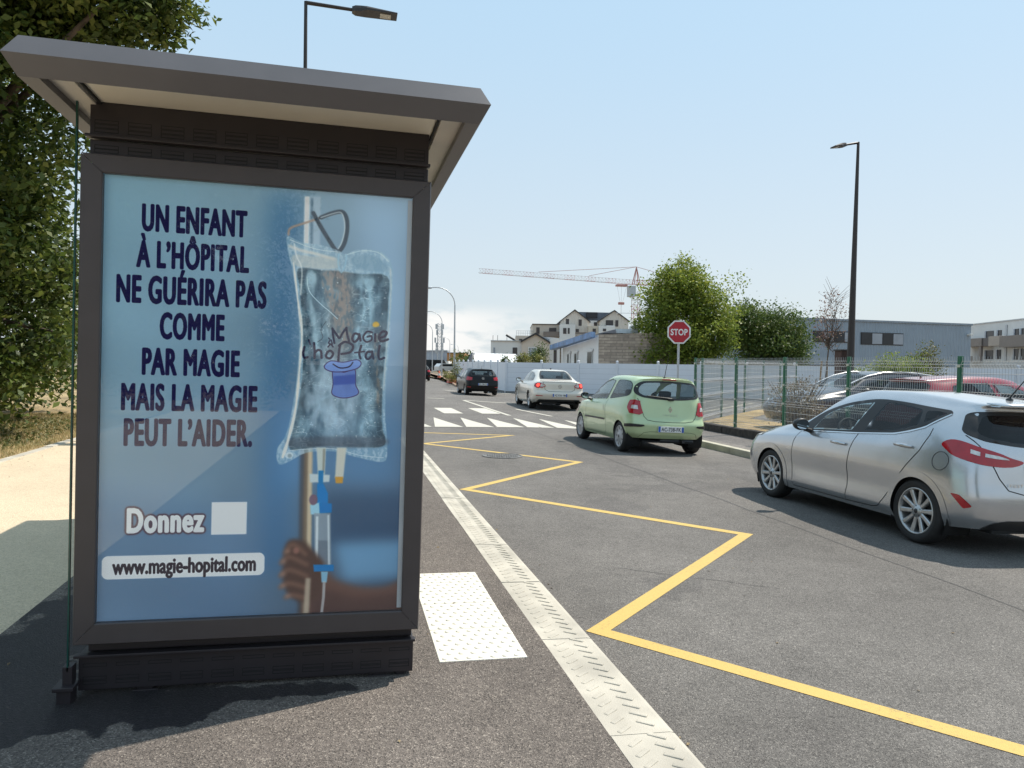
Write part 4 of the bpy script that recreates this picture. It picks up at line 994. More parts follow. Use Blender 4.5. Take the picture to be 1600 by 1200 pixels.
        for f in f2:
            c = sum((v2[i] for i in f), Vector((0, 0)))/3
            if not pip(po, np.array([c.x]), np.array([c.y]))[0]: continue
            a, b, c2 = (vs[i] for i in f); m = (a+b+c2)/3
            out.append(tuple(f) if (b-a).cross(c2-a).dot(m-Vector((1.3, 0, 0.6))) > 0 else tuple(reversed(f)))
        sides = (1, -1) if mirror is True else ((1,) if mirror == 'L' else (-1,))
        for sd in sides:
            mb.add([(v.x, v.y*sd, v.z) for v in vs], out if sd > 0 else [tuple(reversed(f)) for f in out], mi, True)
        return mb
    def line(s, d, pts, w, eps=0.0025, mb=None, mi=0, step=0.04):
        """narrow strip along a path on the shell (panel gaps, chrome strips)"""
        mb = mb or MB(); dp = [pts[0]]
        for a, b in zip(pts[:-1], pts[1:]):
            n = max(1, int(math.hypot(b[0]-a[0], b[1]-a[1])/step))
            dp += [(a[0]+(b[0]-a[0])*k/n, a[1]+(b[1]-a[1])*k/n) for k in range(1, n+1)]
        vs = []
        for i, p in enumerate(dp):
            q0, q1 = dp[max(0, i-1)], dp[min(len(dp)-1, i+1)]; t = Vector((q1[0]-q0[0], q1[1]-q0[1])).normalized(); nn = Vector((-t.y, t.x))*w/2
            for sg in (1, -1):
                h_, n = s.hit(p[0]+nn.x*sg, p[1]+nn.y*sg, d); vs.append(tuple(h_+n*eps))
        fs = [(2*i, 2*i+1, 2*i+3, 2*i+2) for i in range(len(dp)-1)]
        a, b, c = Vector(vs[0]), Vector(vs[1]), Vector(vs[3]); w_ = Vector({'L': (0, 1, 0), 'R': (0, -1, 0), 'B': (-1, 0, 0), 'F': (1, 0, 0)}[d])
        if (b-a).cross(c-a).dot(w_) < 0: fs = [tuple(reversed(f)) for f in fs]
        mb.add(vs, fs, mi, True); return mb
    def ringstrip(s, d, outer, inner, eps, mb=None, mi=0):
        mb = mb or MB(); vs = []; n = len(outer)
        for ring_ in (outer, inner):
            for p in ring_:
                h_, nn = s.hit(p[0], p[1], d); vs.append(tuple(h_+nn*eps))
        fs = [(i, i+1, n+i+1, n+i) for i in range(n-1)]
        a, b, c = Vector(vs[0]), Vector(vs[1]), Vector(vs[n+1]); w_ = Vector({'L': (0, 1, 0), 'R': (0, -1, 0)}[d])
        if (b-a).cross(c-a).dot(w_) < 0: fs = [tuple(reversed(f)) for f in fs]
        mb.add(vs, fs, mi, True); return mb
    def shell(s, name, mat, parent):
        keep = ~s.dead; F_ = s.Fc[keep]; mb = MB(); used = np.unique(F_); re = -np.ones(len(s.V), int); re[used] = np.arange(len(used))
        mb.add(s.V[used], re[F_], 0, True); me_o = mb.build(name, mat, parent)
        bm = bmesh.new(); bm.from_mesh(me_o.data); bmesh.ops.remove_doubles(bm, verts=bm.verts, dist=0.0004); bm.to_mesh(me_o.data); bm.free()
        me_o.data.polygons.foreach_set('use_smooth', [True]*len(me_o.data.polygons)); return me_o

def wheel(parent, x, y, r, w, rim_r, style, mat, side, wn='wheel'):
    """tyre, rim with spokes; side +1 left, -1 right"""
    e = bpy.data.objects.new(wn, None); COL.objects.link(e); e.parent = parent; e.location = (x, y, r); e.empty_display_size = 0.1
    if side < 0: e.rotation_euler = (0, 0, math.pi)
    mb = MB(); h = w/2; b = rim_r
    mb.lathe([(b, -h*0.9), (b+0.02, -h), (r-0.03, -h), (r-0.008, -h+0.02), (r, -h+0.045), (r, h-0.045), (r-0.008, h-0.02), (r-0.03, h), (b+0.02, h), (b, h*0.9)], 48, 'Y')
    mb.lathe([(r-0.045, h+0.0015), (r-0.042, h+0.0035), (r-0.039, h+0.0015)], 48, 'Y')
    mb.build('tyre', M_TYRE, e)
    mb = MB(); mb.lathe([(b+0.003, h*0.9), (b-0.003, h*0.97), (b-0.012, h*0.93), (b-0.022, h*0.55), (b-0.03, -h*0.9)], 48, 'Y')
    f = h*0.72
    if style[0] == 'spokes':
        n = style[1]; mb.lathe([(0.0, f+0.012), (0.030, f+0.012), (0.034, f+0.006), (0.062, f+0.004), (0.070, f-0.02), (0.06, f-0.05)], 24, 'Y')
        for k in range(n):
            a = 2*math.pi*k/n+style[2]; Mx = Matrix.Rotation(a, 4, 'Y'); bw = style[3]; ew = style[4]
            vs = []; 
            for (rr, hw, yy) in ((0.05, bw, f+0.002), (b*0.55, (bw+ew)/2*0.88, f+0.004), (b-0.012, ew, h*0.86)):
                vs += [(rr, yy-0.028, -hw), (rr, yy-0.008, -hw), (rr, yy, -hw*0.55), (rr, yy, hw*0.55), (rr, yy-0.008, hw), (rr, yy-0.028, hw)]
            fs = []
            for i in range(2):
                for j in range(5): fs.append((i*6+j, i*6+j+1, i*6+6+j+1, i*6+6+j))
            mb.add([tuple(Mx @ Vector(p)) for p in vs], fs, 0, False)
            if k % (n//5 if n >= 5 else 1) == 0:
                c = Mx @ Vector((0.049, f+0.006, 0.012)); mb.lathe([(0.0, 0.0), (0.007, 0.0), (0.0075, -0.004)], 8, 'Y', 1, M=Matrix.Translation(c))
        mb.lathe([(0.0, f+0.0135), (0.022, f+0.0135), (0.024, f+0.011)], 20, 'Y', 1)
    else:                                              # pressed hub cap with openings round the rim
        n = style[1]; mb.lathe([(0.0, f+0.026), (0.05, f+0.024), (0.085, f+0.012), (b*0.55, f+0.010), (b*0.60, f+0.006)], 40, 'Y')
        mb.lathe([(b*0.86, f+0.006), (b*0.93, f+0.014), (b-0.004, f+0.006)], 40, 'Y')
        for k in range(n):
            a0 = 2*math.pi*k/n; gap = style[2]*math.pi/n
            vs = []; fs = []
            for j in range(5):
                a = a0+gap+(2*math.pi/n-2*gap)*j/4
                vs += [(b*0.59*math.cos(a), f+0.007, b*0.59*math.sin(a)), (b*0.87*math.cos(a), f+0.008, b*0.87*math.sin(a))]
            for j in range(4): fs.append((2*j, 2*j+2, 2*j+3, 2*j+1))
            mb.add(vs, fs, 0, False)
        mb.lathe([(0.0, f+0.028), (0.028, f+0.027), (0.031, f+0.024)], 20, 'Y', 1)
    mb.build('rim', [mat, M_RIMDK], e)
    mb = MB(); mb.lathe([(0.0, 0.0), (b*0.72, 0.0), (b*0.72, -0.02)], 28, 'Y'); mb.lathe([(0.0, -h*0.5), (b-0.02, -h*0.5)], 28, 'Y'); mb.build('brake_disc', M_RIMDK, e)
    return e

def car_common(root, B, cfg, paint):
    """arches, wheels, underbody and cabin shared by all the cars"""
    wb, r, tr, w = cfg['wb'], cfg['r'], cfg['track']/2, cfg.get('tw', 0.195); ra = cfg.get('arch', r+0.045)
    for xw in (0, wb):
        for sd, d in ((1, 'L'), (-1, 'R')):
            circ = [(xw+ra*math.cos(a), r+0.01+ra*math.sin(a)) for a in np.linspace(-0.9, math.pi+0.9, 40)]
            B.cut(d, circ+[(xw-ra*0.7, -0.2), (xw+ra*0.7, -0.2)])
    body = B.shell('body', paint, root)
    for xw in (0, wb):
        for d in ('L', 'R'):
            an = np.linspace(-0.42, math.pi+0.42, 44); mb = MB()
            zz_ = lambda a, q: max(cfg['sill']+0.005, r+0.01+q*math.sin(a))
            B.ringstrip(d, [(xw+(ra+0.03)*math.cos(a), zz_(a, ra+0.03)) for a in an], [(xw+(ra-0.036)*math.cos(a), zz_(a, ra-0.036)) for a in an], 0.004, mb); mb.build('arch_lip', paint, root)
    mb = MB()
    for xw in (0, wb):
        for sd in (1, -1):
            y1 = sd*(tr+w/2-0.03); y0 = sd*(tr-w/2-0.12)
            an = np.linspace(-0.5, math.pi+0.5, 30); vs = []
            for a in an: vs += [(xw+(ra+0.01)*math.cos(a), y0, r+0.01+(ra+0.01)*math.sin(a)), (xw+(ra+0.01)*math.cos(a), y1, r+0.01+(ra+0.01)*math.sin(a))]
            mb.add(vs, [(2*i, 2*i+1, 2*i+3, 2*i+2) for i in range(len(an)-1)])
            mb.add([vs[2*i] for i in range(len(an))], [tuple(range(len(an)))])
    mb.box((-cfg['ro']+0.1, -tr+w/2+0.1, cfg['sill']+0.02), (wb+cfg['fo']-0.15, tr-w/2-0.1, cfg['sill']+0.05))
    mb.box((ra+0.01, -cfg['wid']/2+0.12, cfg['sill']), (wb-ra-0.01, cfg['wid']/2-0.12, cfg['sill']+0.06))
    mb.build('underbody', M_WELL, root)
    for xw in (0, wb):
        for sd in (1, -1): wheel(root, xw, sd*tr, r, w, cfg['rim'], cfg['style'], cfg.get('rimmat', M_ALLOY), sd)
    return body

def cabin(root, cfg):
    xb, xf, zb = cfg['cab']; hw = cfg['wid']/2-0.16
    mb = MB(); mb.box((xb, -hw, cfg['sill']+0.07), (xf, hw, cfg['sill']+0.12)); mb.box((xb-0.02, -hw, cfg['sill']+0.1), (xb, hw, zb-0.02))
    for sg in (1, -1): mb.box((xb, sg*hw-0.02, cfg['sill']+0.1), (xf, sg*hw+0.02, zb-0.05))
    mb.rbox((xf-0.28, -hw+0.03, 0.55), (xf+0.12, hw-0.03, zb+0.0), 0.06)
    mb.build('cabin_lining', M_CAB, root)
    for (x, y, nm, ww) in ((cfg['seat'], 0.36, 'front_seat', 0.24), (cfg['seat'], -0.36, 'front_seat', 0.24)):
        mb = MB(); Mx = Matrix.Translation((x, y, 0.42)) @ Matrix.Rotation(R(-17), 4, 'Y')
        mb.rbox((-0.07, -ww, 0.0), (0.07, ww, 0.60), 0.06, M=Mx, smooth=True); mb.rbox((-0.05, -0.13, 0.62), (0.05, 0.13, 0.80), 0.045, M=Mx, smooth=True)
        mb.rbox((0.0, -ww, -0.04), (0.5, ww, 0.09), 0.05, M=Matrix.Translation((x, y, 0.38)), smooth=True)
        for q in (-0.06, 0.06): mb.tube([Mx @ Vector((0, q, 0.55)), Mx @ Vector((0, q, 0.66))], 0.008, 6)
        mb.build(nm, M_SEAT, root)
    xr = cfg.get('rseat', xb+0.3); zr_ = cfg.get('rsz', 0.52); mb = MB(); Mx = Matrix.Translation((xr, 0, 0.40)) @ Matrix.Rotation(R(-20), 4, 'Y')
    mb.rbox((-0.06, -hw+0.05, 0), (0.07, hw-0.05, zr_), 0.06, M=Mx, smooth=True)
    for y in (-0.36, 0.36): mb.rbox((-0.045, y-0.12, zr_+0.01), (0.045, y+0.12, zr_+0.13), 0.04, M=Mx, smooth=True)
    mb.build('rear_seat', M_SEAT, root)
    mb = MB(); n = 28; Mw = Matrix.Translation((xf-0.36, 0.36, zb-0.02)) @ Matrix.Rotation(R(-65), 4, 'Y')
    mb.tube([Mw @ Vector((0.18*math.cos(2*math.pi*k/n), 0.18*math.sin(2*math.pi*k/n), 0)) for k in range(n+1)], 0.015, 6)
    mb.rbox((-0.17, -0.02, -0.01), (0.17, 0.02, 0.01), 0.005, M=Mw); mb.rbox((-0.06, -0.06, -0.02), (0.06, 0.06, 0.02), 0.01, M=Mw)
    mb.build('steering_wheel', M_SEAT, root)

def mirror_part(root, x, y, z, side, paint, s=1.0):
    mb = MB(); bm = bmesh.new(); bmesh.ops.create_uvsphere(bm, u_segments=18, v_segments=12, radius=1)
    for v in bm.verts:
        q = v.co; v.co = Vector((max(q.x, -0.35)*0.10*s, q.y*0.10*s*(1.0 if q.y*side > 0 else 0.9), q.z*0.072*s))+Vector((x, y+side*0.10, z))
    mb.bm(bm, 0, True)
    mb.tube([(x+0.02, y-side*0.06, z-0.08), (x+0.015, y+side*0.05, z-0.05)], [0.03*s, 0.024*s], 8)
    o = mb.build('door_mirror', paint, root)
    g_ = MB(); g_.add([(x-0.0365*s, y+side*0.10+0.082*s*math.cos(a), z+0.058*s*math.sin(a)) for a in np.linspace(0, 2*math.pi, 20)[:-1]], [tuple(range(19))]); g_.build('mirror_glass', pmat('mirror', (0.75, 0.78, 0.8), 0.03, 1.0, 0.02), o)
    return o

def handle_part(root, B, x, z, d, mat, ln=0.21):
    mb = MB(); p, n = B.hit(x, z, d); sd = 1 if d == 'L' else -1
    mb.tube([p+Vector((-ln/2, sd*0.004, -0.004)), p+Vector((-ln*0.40, sd*0.032, 0)), p+Vector((0, sd*0.038, 0.004)), p+Vector((ln*0.40, sd*0.032, 0.004)), p+Vector((ln/2, sd*0.004, 0.002))], [0.012, 0.018, 0.019, 0.018, 0.012], 10)
    return mb.build('door_handle', mat, root)

def plate_part(root, x, z, txt, tilt=0.0, y=0.0, w=0.52, h=0.11):
    e = MB(); Mx = Matrix.Translation((x, y, z)) @ Matrix.Rotation(tilt, 4, 'Y')
    e.rbox((-0.006, -w/2, -h/2), (0.006, w/2, h/2), 0.003, M=Mx); o = e.build('number_plate', M_PLATE, root)
    for y0, y1 in ((w/2-0.046, w/2-0.004), (-w/2+0.004, -w/2+0.046)):
        b = MB(); b.box((-0.0075, y0, -h/2+0.004), (-0.006, y1, h/2-0.004), M=Mx); b.build('plate_band', M_BLUE, o)
    P = Mx @ Vector((-0.0082, 0, 0)); U = Mx.to_3x3() @ Vector((0, -1, 0)); V_ = Mx.to_3x3() @ Vector((0, 0, 1))
    if txt: lettering('plate_lettering', txt, M_INK, o, w*0.76, h*0.66, P, U, V_, 0.02, 1.12); return o

def vw_badge(root, B, y, z, r, mat):
    p, n = B.hit(y, z, 'B'); mb = MB(); N3 = Vector((-1, 0, 0)); x = p.x-0.008
    for rr, ww in ((r, 0.14),):
        vs = []; k = 28
        for i in range(k):
            a = 2*math.pi*i/k; vs += [(x, y+rr*math.cos(a), z+rr*math.sin(a)), (x, y+rr*(1-ww)*math.cos(a), z+rr*(1-ww)*math.sin(a)), (x+0.02, y+rr*math.cos(a), z+rr*math.sin(a))]
        fs = []
        for i in range(k):
            j = (i+1) % k; fs += [(3*i, 3*i+1, 3*j+1, 3*j), (3*i, 3*j, 3*j+2, 3*i+2)]
        mb.add(vs, fs)
    def seg(a, b): mb.tube([(x, y-a[0]*r, z+a[1]*r), (x, y-b[0]*r, z+b[1]*r)], r*0.07, 4)
    for a, b in (((-0.36, 0.85), (0, 0.12)), ((0, 0.12), (0.36, 0.85)), ((-0.86, 0.45), (-0.42, -0.82)), ((-0.42, -0.82), (0, 0.0)), ((0, 0.0), (0.42, -0.82)), ((0.42, -0.82), (0.86, 0.45))): seg(a, b)
    mb.build('badge', mat, root)

# stations: 0 rear centre, 1, 2, 3 rear corner, 4 rear axle, 5 rear door, 6 pillar, 7, 8 cowl, 9 front axle, 10, 11, 12 front corner, 13 front centre
def lower(xr, xf, yr, ym, yf, zs, X, cr=(0.02, 0.085, 0.30), cf=(0.03, 0.12, 0.42), yrf=(0.56, 0.84, 0.97)):
    """a control line running round the car: ends xr and xf, half widths at rear, middle, front; zs heights at the 14 stations"""
    x = [xr, xr+cr[0], xr+cr[1], xr+cr[2]]+X+[xf-cf[2], xf-cf[1], xf-cf[0], xf]
    y = [0, yr*yrf[0], yr*yrf[1], yr*yrf[2], (yr+ym)/2, ym, ym, ym, (ym+yf)/2+0.005, yf, yf*0.97, yf*0.80, yf*0.50, 0]
    return list(zip(x, y, zs))
def const(*z): return list(z)

def zl(r, m, f):   # heights: rear, middle, front
    return [r, r, r, r*0.7+m*0.3, m, m, m, m, m, m*0.8+f*0.2, f*0.6+m*0.4, f, f, f]

Xf = [0.0, 0.55, 1.25, 1.75, 2.2, 2.493]
def fiesta_lines():
    return [
     lower(-0.60, 3.24, 0.80, 0.80, 0.80, zl(0.25, 0.19, 0.20), Xf),
     lower(-0.66, 3.31, 0.85, 0.852, 0.85, zl(0.36, 0.31, 0.34), Xf),
     lower(-0.69, 3.35, 0.868, 0.846, 0.86, zl(0.52, 0.47, 0.50), Xf),
     lower(-0.665, 3.32, 0.872, 0.868, 0.862, zl(0.68, 0.68, 0.62), Xf),
     lower(-0.635, 3.24, 0.845, 0.852, 0.84, [0.88, 0.88, 0.88, 0.89, 0.90, 0.875, 0.855, 0.84, 0.82, 0.80, 0.78, 0.72, 0.68, 0.67], Xf),
     list(zip([-0.60, -0.585, -0.50, -0.27, 0, 0.55, 1.25, 1.75, 2.2, 2.49, 2.92, 3.12, 3.20, 3.22], [0, 0.42, 0.66, 0.745, 0.775, 0.80, 0.805, 0.80, 0.785, 0.76, 0.68, 0.52, 0.28, 0],
              [1.0, 1.0, 1.03, 1.10, 1.13, 1.02, 0.975, 0.935, 0.90, 0.875, 0.81, 0.75, 0.715, 0.705])),
     list(zip([-0.43, -0.42, -0.37, -0.20, 0.05, 0.55, 1.05, 1.50, 2.0, 2.49, 2.88, 3.05, 3.12, 3.14], [0, 0.36, 0.53, 0.585, 0.605, 0.625, 0.63, 0.635, 0.71, 0.66, 0.58, 0.42, 0.22, 0],
              [1.335, 1.335, 1.33, 1.33, 1.355, 1.392, 1.375, 1.28, 1.02, 0.935, 0.86, 0.81, 0.785, 0.78])),
     list(zip([-0.50, -0.49, -0.44, -0.28, 0, 0.55, 1.0, 1.42, 2.0, 2.5, 2.86, 3.0, 3.06, 3.08], [0, 0.34, 0.47, 0.505, 0.515, 0.525, 0.525, 0.525, 0.52, 0.45, 0.38, 0.28, 0.15, 0],
              [1.385, 1.385, 1.38, 1.39, 1.42, 1.455, 1.45, 1.38, 1.065, 0.97, 0.90, 0.855, 0.835, 0.83])),
     list(zip([-0.51, -0.505, -0.46, -0.30, 0, 0.55, 1.0, 1.45, 2.08, 2.52, 2.86, 3.0, 3.05, 3.06], [0]*14,
              [1.40, 1.40, 1.40, 1.412, 1.44, 1.476, 1.472, 1.412, 1.09, 0.99, 0.92, 0.88, 0.865, 0.86]))]

def windows(root, B, dlo, panes, glasses, back, gback, frame_mat=None, ring=0.028, names=('door_glass',)*9):
    """side glass both sides, back glass, windscreen: cuts the shell and lays frames and panes"""
    for d in ('L', 'R'):
        if dlo:
            f = B.patch(d, dlo, 0.004, holes=panes, step=0.05); f.build('window_surround', frame_mat or M_BLK, root)
        for p, gm in zip(panes, glasses):
            if not dlo:
                c = np.mean(p, axis=0); inner = [tuple(c+(np.array(q)-c)*0.93) for q in p]
                B.patch(d, p, 0.004, holes=[inner], step=0.04).build('window_seal', M_BLK, root)
            B.patch(d, p, 0.0045, step=0.06).build('side_window', gm, root)
    c = np.mean(back, axis=0); inner = [tuple(c+(np.array(q)-c)*np.array([0.90, 0.80])) for q in back]
    o = B.patch('B', back, 0.005, holes=[inner], step=0.045).build('rear_window_frame', M_BLK, root)
    B.patch('B', inner, 0.0052, step=0.07).build('rear_window', gback, root)
    for d in ('L', 'R'):
        for p in panes:
            c = np.mean(p, axis=0); B.cut(d, [tuple(c+(np.array(q)-c)*0.99) for q in p])
    B.cut('B', [tuple(c+(np.array(q)-c)*np.array([0.95, 0.90])) for q in back])
    # windscreen straight from the net: between the A pillars
    i0, i1 = np.searchsorted(B.q, np.interp([7.0, 8.05], range(B.S), B.ts)); j0 = np.searchsorted(B.r, np.interp(6.12, range(B.L), B.tl))
    wm = (B.fi >= i0) & (B.fi < i1) & (B.fj >= j0); F_ = B.Fc[wm]; used = np.unique(F_); re = -np.ones(len(B.V), int); re[used] = np.arange(len(used))
    mb = MB(); mb.add(B.V[used], re[F_], 0, True); mb.build('windscreen', G_CLEAR, root); B.dead |= wm

SLOPE = math.atan(0.0425)
def place(root, x, y, z, rz, roll=0.0, label=None, cat='car', group=None):
    root.location = (x, y, z); root.rotation_euler = (roll, 0, rz); tag(root, label, cat, group)

# ---------------------------------------------------------------- silver five door hatchback
def silver_car():
    root = thing('parked_car', 'silver five door hatchback with red lamps at the right edge of the road', 'car')
    root.name = 'hatchback_car'
    CarBody.NS, CarBody.NL = 190, 120
    B = CarBody(fiesta_lines()); P = carpaint('silver car paint', (0.57, 0.58, 0.60), 0.75, 0.2)
    dlo = round_poly([(1.95, 0.915), (0.90, 0.985), (0.36, 1.032), (-0.0, 1.13), (-0.185, 1.272), (-0.15, 1.298), (0.14, 1.322), (0.40, 1.348), (0.71, 1.362), (0.90, 1.352), (1.29, 1.29), (1.66, 1.165), (1.90, 1.0)], [0.03, 0.3, 0.2, 0.2, 0.02, 0.03, 0.2, 0.2, 0.2, 0.15, 0.2, 0.2, 0.05])
    fg = round_poly([(1.74, 0.95), (1.03, 0.998), (0.83, 1.325), (1.26, 1.265), (1.58, 1.15)], [0.03, 0.03, 0.03, 0.15, 0.1])
    rg = round_poly([(0.835, 1.015), (0.36, 1.055), (0.09, 1.14), (0.14, 1.285), (0.40, 1.322), (0.655, 1.335)], [0.03, 0.15, 0.03, 0.03, 0.15, 0.03])
    qg = round_poly([(0.04, 1.158), (-0.135, 1.268), (-0.02, 1.285), (0.088, 1.275)], [0.03, 0.02, 0.05, 0.03])
    bk = round_poly([(0.0, 0.998), (0.34, 1.006), (0.62, 1.045), (0.715, 1.10), (0.60, 1.30), (0.3, 1.318), (-0.3, 1.318), (-0.60, 1.30), (-0.715, 1.10), (-0.62, 1.045), (-0.34, 1.006)], [0, 0.2, 0.08, 0.06, 0.06, 0.2, 0.2, 0.06, 0.06, 0.08, 0.2])
    windows(root, B, dlo, [fg, rg, qg], [G_CLEAR, G_DARK, G_DARK], bk, G_DARK)
    # details laid on the uncut shell
    for d in ('L', 'R'):
        B.line(d, [(1.93, 0.912), (0.90, 0.978), (0.36, 1.024), (0.16, 1.068), (-0.0, 1.12), (-0.18, 1.262)], 0.012, 0.008).build('window_trim', M_CHROME, root)
        mb = MB(); B.line(d, [(0.90, 0.975), (0.97, 0.80), (1.0, 0.60), (0.99, 0.40), (1.02, 0.25)], 0.007, mb=mb)
        B.line(d, [(-0.09, 1.12), (-0.085, 1.05), (-0.02, 0.90), (0.12, 0.74), (0.30, 0.52), (0.42, 0.36), (0.50, 0.27), (0.60, 0.245), (1.02, 0.235)], 0.007, mb=mb)
        B.line(d, [(1.93, 0.905), (2.0, 0.78), (2.03, 0.6), (2.0, 0.36), (2.0, 0.26)], 0.006, mb=mb); B.line(d, [(1.02, 0.235), (2.0, 0.235)], 0.005, mb=mb)
        mb.build('door_gap', M_SEAM, root)
        for x, z in ((1.16, 0.845), (0.19, 0.925)): handle_part(root, B, x, z, d, P)
    mb = MB(); c = [(-0.27+0.085*math.cos(a), 0.83+0.085*math.sin(a)) for a in np.linspace(0, 2*math.pi, 30)]; B.line('L', c, 0.005, mb=mb, step=0.02); mb.build('fuel_flap', M_SEAM, root)
    for sd in ('L', 'R'):
        mb = B.uvpatch(smooth([(3.22, 4.42), (2.95, 4.66), (2.4, 4.78), (1.7, 4.70), (1.15, 4.46), (0.85, 4.18), (0.60, 3.95), (0.85, 3.72), (1.4, 3.72), (2.1, 3.84), (2.75, 4.02), (3.05, 4.22)], 3), 0.007, mirror=sd); tl = mb.build('tail_light', M_RED, root)
        mb = B.uvpatch([(1.72, 4.40), (1.30, 4.32), (0.98, 4.16), (0.92, 4.06), (1.3, 4.10), (1.72, 4.18)], 0.010, mirror=sd); B.uvpatch([(2.25, 4.50), (1.9, 4.44), (1.9, 4.2), (2.25, 4.28)], 0.010, mirror=sd, mb=mb); mb.build('reversing_lens', M_CLEAR, tl)
        B.uvpatch(round_poly([(2.9, 2.3), (2.62, 2.25), (2.18, 1.62), (2.46, 1.5)], 0.08), 0.006, mirror=sd).build('rear_reflector', M_RED, root)
    B.uvpatch([(0.0, 0.02), (1.75, 0.02), (1.35, 0.62), (0.9, 0.85), (0.0, 0.9)], 0.006).build('lower_bumper', M_BLK, root)
    mb = MB()
    for sd in (1, -1): B.line('B', [(sd*0.70, 1.085), (sd*0.66, 1.0), (sd*0.60, 0.85), (sd*0.54, 0.72), (sd*0.46, 0.62), (sd*0.3, 0.585), (0, 0.58)], 0.008, mb=mb)
    mb.build('tailgate_gap', M_SEAM, root)
    mb = MB(); B.line('L', [(2.9, 0.52), (2.55, 0.56)], 0.004, mb=mb)
    mb = MB(); vs = []
    for t_ in np.linspace(-2.7, 2.7, 25):
        a_ = abs(t_); sg = -1 if t_ < 0 else 1; f_ = lambda p: (p.x, p.y*sg, p.z); k = 0.11*(1-(a_/3.2)**2)+0.02
        p0, p1, p2 = B.surf(a_, 7.55), B.surf(a_, 7.05), B.surf(a_, 6.5)
        vs += [f_(p0+Vector((0.03, 0, 0.003))), f_(p1+Vector((-k, 0, 0.004))), f_(p1+Vector((-k-0.006, 0, -0.010))), f_(p1+Vector((-k, 0, -0.024))), f_(p2+Vector((-0.006, 0, 0.0)))]
    fs = []
    for i in range(24):
        for j in range(4): fs.append((i*5+j, i*5+j+1, i*5+5+j+1, i*5+5+j))
    mb.add(vs, fs, 0, True); mb.build('roof_spoiler', P, root)
    mb = MB(); mb.rbox((-0.622, -0.16, 1.366), (-0.600, 0.16, 1.382), 0.004); mb.build('high_brake_light', M_RED, root)
    plate_part(root, B.hit(0, 0.80, 'B')[0].x-0.012, 0.80, '', R(6))
    p, n = B.hit(0.36, 0.665, 'B'); lettering('model_lettering', 'FIESTA', M_CHROME, root, 0.20, 0.028, p+Vector((-0.006, 0, 0)), (0.04, -1, 0), (0.05, 0, 1), 0.0, 1.3)
    mb = MB(); mb.lathe([(0.035, 0), (0.03, 0.018), (0.012, 0.03)], 12, M=Matrix.Translation((-0.17, 0, 1.42))); mb.tube([(-0.17, 0, 1.445), (-0.33, 0.0, 1.63)], [0.009, 0.0045], 6); mb.build('aerial', M_BLK, root)
    for sd in (1, -1): mirror_part(root, 1.72, sd*0.86, 1.0, sd, M_BLK if sd > 0 else M_BLK)
    for sd in ('L', 'R'): B.uvpatch([(9.9, 3.9), (11.2, 3.85), (11.6, 4.4), (10.6, 4.75), (9.7, 4.45)], 0.006, mirror=sd).build('headlight', M_CLEAR, root)
    cfg = dict(wb=2.493, r=0.31, track=1.49, tw=0.20, rim=0.222, ro=0.69, fo=0.84, wid=1.736, sill=0.2, style=('spokes', 10, 0.1, 0.021, 0.026), cab=(-0.25, 1.95, 0.95), seat=0.72, arch=0.352, rseat=-0.05, rsz=0.50)
    car_common(root, B, cfg, P); cabin(root, cfg)
    return root
c1 = silver_car(); place(c1, 6.22, 6.10, zr(6.22)+0.0, R(90), SLOPE, 'silver five door hatchback with tinted rear glass nearest on the road')

# ---------------------------------------------------------------- light green three door car
Xt = [0.0, 0.55, 1.2, 1.6, 2.05, 2.40]
def twingo_lines():
    return [
     lower(-0.49, 2.95, 0.74, 0.75, 0.76, zl(0.31, 0.21, 0.21), Xt),
     lower(-0.56, 3.02, 0.805, 0.80, 0.80, zl(0.41, 0.32, 0.34), Xt),
     lower(-0.585, 3.05, 0.828, 0.815, 0.81, zl(0.56, 0.50, 0.50), Xt),
     lower(-0.535, 3.02, 0.826, 0.826, 0.81, zl(0.70, 0.68, 0.62), Xt),
     lower(-0.50, 2.92, 0.795, 0.812, 0.79, zl(0.90, 0.85, 0.76), Xt),
     list(zip([-0.475, -0.465, -0.40, -0.24, 0, 0.55, 1.2, 1.6, 2.05, 2.40, 2.68, 2.82, 2.88, 2.9], [0, 0.38, 0.60, 0.70, 0.735, 0.755, 0.76, 0.755, 0.735, 0.71, 0.62, 0.48, 0.26, 0], [1.05, 1.05, 1.06, 1.08, 1.06, 0.99, 0.955, 0.925, 0.90, 0.87, 0.80, 0.75, 0.73, 0.72])),
     list(zip([-0.345, -0.34, -0.30, -0.18, 0.05, 0.5, 0.95, 1.4, 1.95, 2.40, 2.62, 2.74, 2.80, 2.82], [0, 0.34, 0.53, 0.60, 0.615, 0.625, 0.63, 0.63, 0.68, 0.62, 0.52, 0.38, 0.2, 0], [1.385, 1.385, 1.38, 1.38, 1.41, 1.42, 1.40, 1.28, 1.0, 0.91, 0.84, 0.80, 0.785, 0.78])),
     list(zip([-0.36, -0.355, -0.32, -0.21, 0, 0.5, 0.92, 1.3, 1.9, 2.40, 2.6, 2.7, 2.75, 2.77], [0, 0.33, 0.48, 0.515, 0.525, 0.53, 0.53, 0.53, 0.5, 0.42, 0.34, 0.25, 0.13, 0], [1.425, 1.425, 1.42, 1.43, 1.455, 1.468, 1.455, 1.37, 1.05, 0.95, 0.88, 0.84, 0.82, 0.82])),
     list(zip([-0.37, -0.365, -0.33, -0.22, 0, 0.5, 0.9, 1.32, 1.98, 2.40, 2.6, 2.7, 2.74, 2.75], [0]*14, [1.44, 1.44, 1.44, 1.45, 1.47, 1.485, 1.478, 1.40, 1.075, 0.97, 0.90, 0.86, 0.845, 0.84]))]
